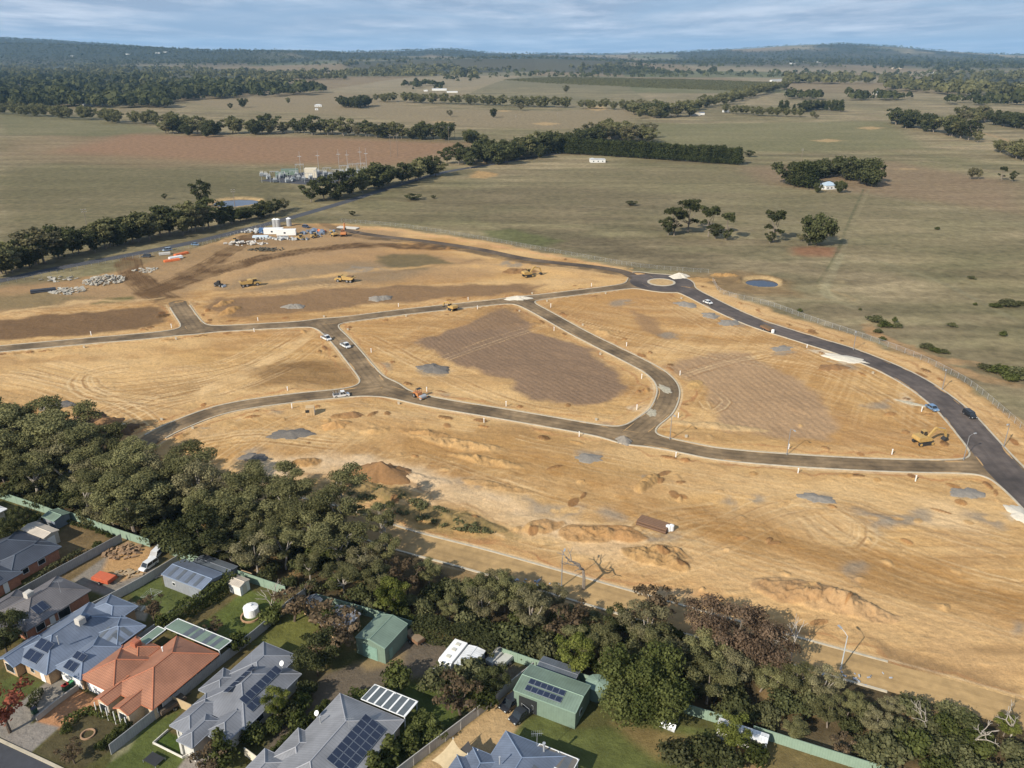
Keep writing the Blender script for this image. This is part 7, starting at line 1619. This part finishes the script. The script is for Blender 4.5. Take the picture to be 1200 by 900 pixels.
# heaps of gravel, stone and soil
def heap(label, px, rx, ry, h, m, rot=0., name='gravel_heap', cat='heap', seed=1, rough=.25):
    x0, y0 = at(*px); rg = np.random.default_rng(seed); mb = MB(); n, k = 34, 9; c, s = math.cos(rot), math.sin(rot)
    ring = lambda i, j: None
    pts = []
    for j in range(k + 1):
        f = j / k
        for i in range(n):
            a = 2 * math.pi * i / n; q = 1 + .20 * math.sin(2 * a + seed) + .13 * math.sin(5 * a + seed * 2) + .09 * math.sin(11 * a + seed); x = math.cos(a) * rx * f * q; y = math.sin(a) * ry * f * q
            X_, Y_2 = x0 + x * c - y * s, y0 + x * s + y * c
            z = h * (1 - f) ** .85 * (1 + rough * 2 * (float(vnoise(np.array([X_ / .9]), np.array([Y_2 / .9]), seed)[0]) - .5) * (1 if j < k else 0)); pts.append((X_ - x0, Y_2 - y0, z if j < k else -.3))
    mb.v = pts; mb.f = [(j * n + i, (j + 1) * n + i, (j + 1) * n + (i + 1) % n, j * n + (i + 1) % n) for j in range(k) for i in range(n)]; mb.uv = [(0, 0)] * (4 * len(mb.f))
    o_ = mb.build(name, m, rel=False, smooth=True); o_.location = (x0, y0, 0.02); tag(o_, label, cat)
M_gg = mat('grey gravel', C((146, 138, 126)), .95, var=.2, scale=2.5, bump=.05); M_dg = mat('dark gravel', C((122, 115, 106)), .95, var=.25, scale=2.5, bump=.05)
M_ws = mat('white stone', C((222, 212, 192)), .95, var=.12, scale=2.5); M_spill = mat('dusty stone', C((186, 176, 152)), .95, var=.3, scale=1.2); M_soil = mat('brown soil', C((148, 112, 74)), .98, var=.2, scale=1.6, bump=.08); M_ds = mat('dark soil', C((104, 80, 56)), .98, var=.2, scale=1.6, bump=.08); M_tan = mat('tan soil', C((196, 152, 98)), .98, var=.18, scale=1.4, bump=.08)
for i, q in enumerate([
    ('dark gravel heap below the timber box cabin', (341, 509), 5.2, 3.6, .8, M_dg, 0, 'gravel_heap'), ('dark round gravel heap left of the long dirt road', (298, 536), 3.2, 2.6, .8, M_dg, 0, 'gravel_heap'), ('dark gravel heap beside the large ploughed pad', (508, 432), 5, 4, .9, M_dg, 0, 'gravel_heap'),
    ('small blue grey gravel cone on the loop road', (731, 517), 2.2, 2.0, 1.4, M_gg, 0, 'gravel_heap'), ('grey gravel heap alone below the loop road', (690, 537), 4.2, 2.1, .6, M_gg, -.2, 'gravel_heap'), ('white stone heap beside the roundabout', (796, 324.5), 4.6, 3.4, 1.8, M_ws, 0, 'stone_heap'), ('white stone heap at the top of the crescent road', (607, 350), 5, 3, 1.2, M_ws, 0, 'stone_heap'),
    ('white stone spilled beside the asphalt road', (990, 420), 2.6, 8.5, .6, M_ws, .95, 'stone_heap'), ('brown soil heap near the gums in the middle of the haul road', (446, 557), 7.4, 5.0, 3.2, M_soil, 0, 'soil_heap'),
    ('leftmost dark soil heap against the bush', (108, 493), 5, 4.4, 2.2, M_ds, 0, 'soil_heap'), ('middle dark soil heap against the bush', (125, 500), 5.4, 4.4, 2.4, M_soil, .3, 'soil_heap'), ('rightmost dark soil heap against the bush', (140, 506), 5, 4, 2.2, M_ds, .3, 'soil_heap'),
    ('dark gravel heap alone on the left dirt lot', (67, 475), 4, 3, .9, M_dg, 0, 'gravel_heap'), ('grey gravel heap near the right hand boundary road', (1133, 578), 3.4, 2.8, .6, M_gg, 0, 'gravel_heap'), ('long grey gravel heap right of centre below the loop road', (957, 584), 3.9, 2.3, .5, M_gg, -.2, 'gravel_heap'),
    ('grey heap first left of the asphalt road kerb', (803, 357), 4.4, 3.6, 1.0, M_gg, 0, 'gravel_heap'), ('grey heap second down beside the asphalt road', (832, 370), 3.8, 3.2, .9, M_gg, 0, 'gravel_heap'), ('grey heap third down beside the asphalt road', (854, 379), 4.6, 3.6, 1.0, M_gg, 0, 'gravel_heap'), ('grey heap fourth down beside the asphalt road', (918, 409), 4.4, 3.2, .8, M_gg, 0, 'gravel_heap'),
    ('brown heap beside the white stone spill', (977, 431), 4.4, 3.0, 1.0, M_soil, 0, 'soil_heap'), ('left of two grey heaps on the upper ploughed strip', (341, 360), 3.4, 2.6, 1.2, M_gg, 0, 'gravel_heap'), ('right of two grey heaps on the upper ploughed strip', (348, 359.5), 3.4, 2.6, 1.2, M_gg, 0, 'gravel_heap'),
    ('left of two grey heaps above the gravel road bend', (441, 350.5), 3.6, 2.8, 1.3, M_gg, 0, 'gravel_heap'), ('right of two grey heaps above the gravel road bend', (450, 349.5), 3.6, 2.8, 1.3, M_gg, 0, 'gravel_heap'), ('tan soil heap on the hillside below the timber cabin', (394, 499), 4, 2.6, 1.6, M_tan, .2, 'soil_heap'),
    ('pale stone spilled across the bend of the crescent road', (779, 456), 1.5, 4.2, .2, M_spill, .4, 'stone_heap'), ('pale stone spilled on the crescent road below its bend', (764, 484), 1.2, 3.4, .2, M_spill, -.3, 'stone_heap'), ('white spill on the kerb above the far road corner', (1070, 473), .9, 5, .22, M_spill, .9, 'stone_heap'),
    ('dark soil spoil at the upper edge of the west road', (413, 487), 3.4, 1.8, 1.3, M_soil, .1, 'soil_heap'), ('white rubble at the right edge beside the road end', (1196, 604), 2.6, 4, .7, M_ws, 0, 'stone_heap')]):
    heap(q[0], q[1], q[2], q[3], q[4], q[5], q[6], q[7], seed=i + 1)
# street lights, poles, marker stakes
def streetlight(label, px, h, rz, m=None):
    x, y = at(*px); root = thing('street_lamp', label, 'street lamp', (x, y, 0), rz)
    mb = MB(); mb.tube((0, 0, 0), (0, 0, h), .11, .07, 8); mb.tube((0, 0, 0), (0, 0, .5), .17, .17, 8); mb.build('pole', m or M_steel, root, rel=False)
    mb = MB(); mb.path([(0, 0, h - .1), (.7, 0, h + .25), (1.6, 0, h + .35)], .05, .04); a = mb.build('arm', m or M_steel, root, rel=False)
    mb = MB(); mb.box(1.4, 2.2, -.16, .16, h + .28, h + .42); mb.build('lamp_head', M_steel, a, rel=False)
M_lpole = mat('grey lamp pole', (.20, .20, .20), .5); M_wpole = mat('pale pole', (.42, .44, .44), .5)
for q in [('tall street lamp at the right end of the unsealed road', (985, 785), 6.7, 1.9), ('street lamp left of the tall dead tree', (658, 688), 6.5, 1.3), ('pale street lamp in front of the dark gum shadow', (452, 634), 6.6, 1.6), ('street lamp at the outer kerb of the asphalt road, nearest the corner', (1176, 524), 6.4, -2.4),
          ('street lamp at the outer kerb, level with the excavator pad', (1104, 457), 6.4, -2.2), ('street lamp beside the kerb corner where loop and asphalt roads meet', (1129, 539), 6.4, .4), ('street lamp beside the loop road right of the crescent', (922, 533), 7, -1.4),
          ('street lamp at the asphalt road above the white stone spill', (1000, 410), 6.4, -2.1), ('street lamp at the left end of the kerb in the bush shade', (142, 531), 7, .6), ('street lamp beside the loop road below the crescent', (785, 515), 7, -1.4)]:
    streetlight(q[0], q[1], q[2], q[3], M_wpole if 'pale' in q[0] or 'tall street' in q[0] else M_lpole)
def powerpole(label, px, h=11, arms=1, rz=0.5, m=None):
    x, y, z = ground_at(*px); root = thing('power_pole', label, 'power pole', (x, y, z), rz); mb = MB(); mb.tube((0, 0, 0), (0, 0, h), .18, .12, 7); mb.build('pole', m or M_bark, root, rel=False)
    for k in range(arms):
        mb = MB(); mb.box(-1.2, 1.2, -.07, .07, h - .5 - k * 1.2, h - .35 - k * 1.2); ar = mb.build('crossarm', m or M_bark, root, rel=False)
        mb = MB()
        for xx in (-1.1, -.5, .5, 1.1): mb.tube((xx, 0, h - .35 - k * 1.2), (xx, 0, h - .1 - k * 1.2), .06)
        mb.build('insulator', M_white, ar, rel=False)
for q in [('power pole in the left paddock behind the roadside trees', (104, 276), 14), ('power pole standing in front of the blue dam', (276, 247), 13), ('power pole in the paddock above the weatherboard farmhouse', (938, 196), 15), ('power pole left of two beside the brown paddock corner', (458, 184), 20), ('power pole right of two beside the brown paddock corner', (466, 183), 20),
          ('leftmost pole of the far paddock line', (526, 168), 17), ('second pole of the far paddock line', (533, 163), 17), ('third pole of the far paddock line', (605, 150), 15), ('fourth pole of the far paddock line', (653, 147), 16), ('pole near the right end of the middle gum row', (731, 130), 18), ('pole in front of the long middle gum row', (685, 131), 16)]:
    powerpole(q[0], q[1], q[2], 2)
random.seed(11)
ns_ = 0
for key, offs, step in (('collector', (-6.2, 6.2), 26), ('loop', (-6, 6), 24), ('side', (6,), 22), ('west', (-6, 6), 28), ('crescent', (-6, 6), 24), ('main', (-8, ), 28)):
    c_ = ROADS[key]['c']
    for of in offs:
        oc = offset(c_, of)
        for i in range(6, len(oc) - 6, step // 2):
            x, y = oc[i] + np.array([random.uniform(-1, 1), random.uniform(-1, 1)])
            if any(nearest(q['c'], np.array([x]), np.array([y]))[0] < q['w'] / 2 + 1 for q in ROADS.values()): continue
            px, py = project(x, y)
            if not (0 < px < 1200): continue
            ns_ += 1
            mb = MB(); s_ = random.choice([0, 0, 1])
            if s_: mb.box(-.3, .3, -.2, .2, -.1, .55); mb.box(-.33, .33, -.23, .23, .55, .62); mt_, lb, ct = M_conc, 'low concrete pit box, %s along the %s road verge from the left', 'pit box'
            else: mb.box(-.09, .09, -.09, .09, -.2, 1.25); mb.box(-.13, .13, -.13, .13, 1.25, 1.4); mt_, lb, ct = M_white, 'white marker stake, %s along the %s road verge from the left', 'marker stake'
            o_ = mb.build('pit_box' if s_ else 'marker_stake', mt_, rel=False); o_.location = (x, y, 0); ROADS[key].setdefault('st', []).append((px, o_, lb, ct))
RN = {'collector': 'upper gravel', 'loop': 'lower gravel', 'side': 'short side', 'west': 'left lower gravel', 'crescent': 'crescent', 'main': 'asphalt'}
for key, r_ in ROADS.items():
    for ct in ('pit box', 'marker stake'):
        for i, q in enumerate(sorted([q for q in r_.get('st', []) if q[3] == ct], key=lambda q: q[0])): tag(q[1], q[2] % (ordn(i + 1), RN[key]), ct, ct + 's along the new roads')
# open wire mesh boundary fences
def meshfence(label, px, h=1.8, gap=3.0, wires=5, m=None):
    W_ = smooth_line(wpts(px), gap); root = thing('wire_fence', label, 'fence', (*W_[0], 0)); po = MB(); wr = MB()
    for i, p in enumerate(W_): po.tube((*p, -.2), (*p, h), .05, .05, 4)
    for i in range(len(W_) - 1):
        for k in range(wires): z = .25 + (h - .3) * k / (wires - 1); wr.tube((*W_[i], z), (*W_[i + 1], z), .02 if k < wires - 1 else .035, None, 3, False)
    po.build('posts', m or M_steel, root)['kind'] = 'stuff'; wr.build('wires', M_steel, root)['kind'] = 'stuff'
meshfence('wire mesh boundary fence along the roadside trees', [(0, 334), (60, 322), (140, 306), (215, 293), (262, 280)])
meshfence('wire mesh boundary fence above the rough back road', [(400, 260), (470, 266), (560, 280), (650, 296), (740, 312), (800, 318), (830, 320)])
meshfence('wire mesh boundary fence outside the asphalt road', [(835, 330), (848, 345), (900, 358), (950, 376), (1010, 396), (1070, 418), (1130, 448), (1175, 484), (1215, 520)])
meshfence('temporary wire fence across the building site road end', [(262, 280), (300, 268), (345, 259)])
# electricity substation
sx, sy = at(352, 213)
mb = MB(); mb.pbox([at(303, 212), at(392, 219), at(432, 205), at(365, 200)], .02, .06); sp = struct(mb.build('substation_yard', mat('dark gravel yard', (.055, .055, .06), .95), rel=False))
container('white switch building in the middle of the substation', (365, 208), .1, (9, 6, 7), mat('cream wall', (.60, .54, .42), .8), 'switch_building', 'building')
container('pale green hut at the left of the substation', (328, 208), .1, (6, 4, 4), WL['green'], 'switch_hut', 'hut')
container('long green switch room left of the white substation building', (340, 205), .15, (13, 4, 4.5), WL['green'], 'switch_room', 'building')
rg = random.Random(4); tr_ = []
for i in range(28):
    px = 308 + i * 4.3 + rg.uniform(-2, 2); py = 211 - abs(i - 3) * .28 + rg.uniform(-4.5, 4.5); py = min(max(py - (3 if px < 340 else 0) * 0, 201), 216); tr_.append((px, py))
for i, (px, py) in enumerate(sorted(tr_)):
    x, y = at(px, py); root = thing('transformer', '%s transformer unit from the left in the substation yard' % ordn(i + 1), 'transformer', (x, y, 0), rg.random(), 'transformers in the substation')
    mb = MB(); mb.box(-1.5, 1.5, -1, 1, .2, 2.6)
    for k in range(6): mb.box(-1.4 + k * .5, -1.3 + k * .5, -1.5, 1.5, .5, 2.2)
    mb.build('tank', mat('transformer grey', (.30, .32, .33), .5), root, rel=False); mb = MB()
    for k in (-.9, 0, .9): mb.tube((k, 0, 2.6), (k, 0, 4.2), .16, .08)
    mb.build('bushing', M_white, root, rel=False)
for i, (px, py, h) in enumerate([(312, 214, 6), (322, 210, 6), (333, 214, 7), (345, 211, 7), (352, 206, 9), (362, 214, 7), (374, 212, 8), (384, 209, 8), (395, 211, 8), (404, 206, 8), (414, 204, 8), (424, 203, 8)]):
    x, y = at(px, py); root = thing('steel_gantry', '%s steel gantry from the left in the substation yard' % ordn(i + 1), 'gantry', (x, y, 0), .15, 'gantries in the substation')
    for s in (-1, 1): mb = MB(); mb.tube((s * 3, 0, 0), (s * 3, 0, h), .16, .12, 5); mb.build('leg', M_steel, root, rel=False)
    mb = MB(); mb.box(-3.4, 3.4, -.2, .2, h - .3, h); 
    for k in (-2, 0, 2): mb.tube((k, 0, h - .3), (k, 0, h - 1.6), .12)
    mb.build('beam', M_steel, root, rel=False)
for i, (px, py) in enumerate([(353, 205), (374, 204), (398, 202), (408, 203), (423, 199), (430, 201)]):
    x, y = at(px, py); root = thing('lightning_mast', '%s tall thin mast from the left above the substation' % ordn(i + 1), 'mast', (x, y, 0), 0, 'masts of the substation'); mb = MB(); mb.tube((0, 0, 0), (0, 0, 18), .2, .08, 6); mb.build('mast', M_steel, root, rel=False)
    mb = MB(); mb.box(-1.5, 1.5, -.1, .1, 14, 14.3); mb.build('crossarm', M_steel, root, rel=False)
# farm buildings further out: (label, px, py, length, depth, wall height, roof, wall)
_LS = (CS, SN)
def farm(label, px, py, ln, dp, h, roofm, wallm, rz=0., name='farmhouse', pitch=22, kind='hip', cat='house', windows=3):
    x, y, z = ground_at(px, py); root = thing(name, label, cat, (x, y, z), rz); root.scale = (.8,) * 3; hp = dp / 2 * math.tan(R(pitch)); g_ = dp / 2 if kind == 'hip' else 0
    mb = MB(); mb.box(-ln / 2 + .4, ln / 2 - .4, -dp / 2 + .4, dp / 2 - .4, -1, h); mb.build('wall', wallm, root, rel=False)
    mb = MB(); a, b_ = (-ln / 2 + g_, 0, h + hp), (ln / 2 - g_, 0, h + hp); c = [(-ln / 2, -dp / 2, h), (ln / 2, -dp / 2, h), (ln / 2, dp / 2, h), (-ln / 2, dp / 2, h)]
    mb.face([c[0], c[1], b_, a]); mb.face([c[2], c[3], a, b_]); mb.face([c[1], c[2], b_]); mb.face([c[3], c[0], a]); mb.build('roof', roofm, root, rel=False)
    for k in range(windows): q = MB(); xx = -ln / 2 + ln * (k + .7) / (windows + .4); q.box(xx - .6, xx + .6, -dp / 2 + .33, -dp / 2 + .42, .8, 2.0); q.build('window', M_glass, root, rel=False)
W0, W1 = RF['white'], WL['white']
farm('white flat roofed farmhouse in front of the dark windbreak', 700, 190, 17, 10, 3.4, W0, W1, .1, pitch=6, kind='hip')
farm('small pale annexe left of the white farmhouse by the windbreak', 694, 189, 6, 5, 2.8, W0, W1, .1, 'farm_shed', cat='shed', windows=1)
farm('pale blue roofed weatherboard house among dark cypresses', 970, 221, 13, 11, 3.4, mat('pale blue roof', (.36, .44, .50), .5), W1, .3, pitch=28)
farm('small lean-to beside the weatherboard house in the cypresses', 963, 221.5, 4, 6, 2.6, W0, W1, .3, 'farm_shed', cat='shed', windows=1)
farm('long white poultry shed left of centre in the far fields', 515, 106, 45, 14, 4, mat('far pale roof', (.45, .47, .48), .6), W1, 0, 'farm_shed', 14, 'gable', 'shed', 0)
farm('lower white shed right of the long poultry shed', 530, 108.5, 32, 10, 3, W0, W1, 0, 'farm_shed', 14, 'gable', 'shed', 0)
farm('small white shed left of the long poultry shed', 499, 107, 12, 9, 3, W0, W1, 0, 'farm_shed', 14, 'gable', 'shed', 0)
farm('white farmhouse among trees beyond the stubble paddock', 373, 125, 16, 10, 3.4, W0, W1, .2)
farm('small white shed below the farmhouse in the stubble paddock', 371, 129, 7, 5, 3, W0, W1, .2, 'farm_shed', cat='shed', windows=1)
farm('pale roofed shed at the left above the green paddock', 105, 124.5, 26, 12, 4, mat('far pale roof', (.45, .47, .48), .6), WL['beige'], 0, 'farm_shed', 14, 'gable', 'shed', 0)
farm('cream shed and yard at the right of the road bend trees', 814, 135.5, 20, 9, 4, mat('cream far roof', (.50, .42, .30), .7), WL['beige'], .1, 'farm_shed', 14, 'gable', 'shed', 0)
farm('dark blue roofed building right of the cream shed', 822, 134.5, 11, 8, 4, mat('dark far roof', (.06, .08, .12), .6), W1, .1, 'farm_shed', 18, 'gable', 'shed', 0)
farm('white house left of the low gum row at the lane', 850, 131.5, 12, 8, 3.4, W0, W1, .1)
farm('pale house among the dark trees right of the orchard', 1029, 110.5, 22, 14, 4, mat('far blue roof', (.30, .36, .42), .6), W1, 0)
farm('long white shed at the right end of the orchard', 910, 95.5, 60, 14, 5, mat('far pale roof', (.45, .47, .48), .6), W1, .5, 'farm_shed', 14, 'gable', 'shed', 0)
farm('cream roofed house cluster below the right hand hill', 1050, 81, 60, 20, 6, mat('cream far roof', (.50, .42, .30), .7), WL['cream'], 0)
farm('leftmost of the white sheds in the right hand far fields', 928, 75, 40, 20, 6, W0, W1, 0, 'farm_shed', 14, 'gable', 'shed', 0)
farm('largest of the white sheds in the right hand far fields', 944, 72.5, 70, 26, 8, W0, W1, 0, 'farm_shed', 14, 'gable', 'shed', 0)
farm('rightmost of the white sheds in the right hand far fields', 960, 73.5, 50, 20, 6, W0, W1, 0, 'farm_shed', 14, 'gable', 'shed', 0)
farm('white house at the foot of the far right woods', 1091, 86, 26, 16, 5, W0, W1, 0)
farm('cream farmhouse with orange yard at the far right', 1128, 104, 26, 12, 4, mat('cream far roof', (.50, .42, .30), .7), WL['cream'], 0)
for i, q in enumerate([(25, 84, 30), (58, 86, 22), (85, 66, 40), (150, 64, 60), (185, 62.5, 60), (194, 61.5, 60), (150, 83, 26), (182, 81, 30), (122, 88, 24)]):
    farm('%s white building from the left among the woods below the left hills' % ordn(i + 1), q[0], q[1], q[2] * .6, q[2] * .28, 4, W0, W1, 0, 'farm_building', 18, 'gable', 'building', 0)
# small yard items
def bin_(label, px, c):
    x, y = at(*px); root = thing('wheelie_bin', label, 'bin', (x, y, 0), LA); mb = MB(); mb.box(-.3, .3, -.33, .33, .08, 1.0); mb.build('body', mat('bin ' + c[0], (.03, .07, .04), .6), root, rel=False, bevel=.03)
    mb = MB(); mb.box(-.33, .33, -.38, .36, 1.0, 1.08); mb.build('lid', mat('lid ' + c[0], c[1], .5), root, rel=False); mb = MB(); mb.disc((-.25, .35, .12), (1, 0, 0), .12, 10, .08); mb.disc((.25, .35, .12), (1, 0, 0), .12, 10, .08); mb.build('wheels', M_tyre, root, rel=False)
bin_('red lidded bin beside the retaining wall', (77, 809), ('red', (.42, .04, .03))); bin_('second red lidded bin beside the retaining wall', (79.5, 807.5), ('red', (.42, .04, .03))); bin_('green lidded bin nearest the garage', (84, 805), ('green', (.08, .30, .12))); bin_('dark letterbox like bin at the low end of the retaining wall', (41, 836), ('dark', (.03, .03, .04)))
x, y = at(181, 892); root = thing('trampoline', 'black rectangular mat trampoline on the front lawn', 'trampoline', (x, y, 0), LA)
mb = MB(); mb.box(-1.2, 1.2, -.8, .8, .38, .42); mb.build('mat', M_blk, root, rel=False); mb = MB()
for a in (-1.2, 1.2):
    for b2 in (-.8, .8): mb.tube((a, b2, 0), (a, b2, .42), .04)
mb.build('frame', M_steel, root, rel=False)
def gring(label, px, r, m, name='garden_ring', h=.22):
    x, y = at(*px); o_ = ringmesh(0, 0, r - .18, r, -.02, h, 28).build(name, m, rel=False); o_.location = (x, y, 0); tag(o_, label, 'edging')
gring('round brick ring in the front garden bed', (103, 861), 1.0, mat('brick edging', (.32, .20, .12), .9)); gring('curved timber garden edging left of the white tank', (294, 723), 1.7, mat('timber edging', (.36, .22, .12), .9), h=.35)
def table(label, px, rz):
    x, y = at(*px); root = thing('outdoor_table', label, 'table', (x, y, 0), rz); mb = MB(); mb.box(-.9, .9, -.5, .5, .70, .76); mb.build('tabletop', mat('table timber', (.42, .32, .2), .7), root, rel=False)
    for a in (-.8, .8):
        for b2 in (-.42, .42): mb = MB(); mb.tube((a, b2, 0), (a, b2, .7), .04); mb.build('leg', M_steel, root, rel=False)
table('timber table on the paved yard behind the blue roof', (158, 713), -.4); table('timber picnic table on the lawn behind the orange roof', (238, 744), .6)
def aframe(label, px):
    x, y = at(*px); root = thing('clothes_line', label, 'clothes line', (x, y, 0), .5); mb = MB(); mb.tube((0, 0, 0), (0, 0, 2.3), .05); mb.build('post', M_steel, root, rel=False); mb = MB()
    for a in range(4): mb.tube((0, 0, 1.6), (1.8 * math.cos(a * 1.57), 1.8 * math.sin(a * 1.57), 2.2), .025)
    for r_ in (.9, 1.3, 1.8):
        for a in range(4): mb.tube((r_ * math.cos(a * 1.57), r_ * math.sin(a * 1.57), 2.2), (r_ * math.cos(a * 1.57 + 1.57), r_ * math.sin(a * 1.57 + 1.57), 2.2), .012)
    mb.build('line_frame', M_steel, root, rel=False)
aframe('rotary clothes line on the lawn in front of the striped shed', (180, 708))

# ------------------------------------------------------------------ haze
hz = MB(); hz.box(-33000, 33000, -260, 29500, ZMIN - 1.2, 420); ho = hz.build('haze', None or M_white, rel=False); ho['kind'] = 'stuff'; ho['label'] = 'pale blue haze over the far hills'
hm = bpy.data.materials.new('haze'); hm.use_nodes = True; t = hm.node_tree; t.nodes.clear(); o = N('ShaderNodeOutputMaterial', t); pv = N('ShaderNodeVolumePrincipled', t)
pv.inputs['Color'].default_value = (.42, .70, 1.0, 1); pv.inputs['Density'].default_value = 4.2e-5; pv.inputs['Anisotropy'].default_value = 0.
t.links.new(pv.outputs[0], o.inputs['Volume']); ho.data.materials.clear(); ho.data.materials.append(hm); ho.display_type = 'WIRE'; ho['category'] = 'haze'
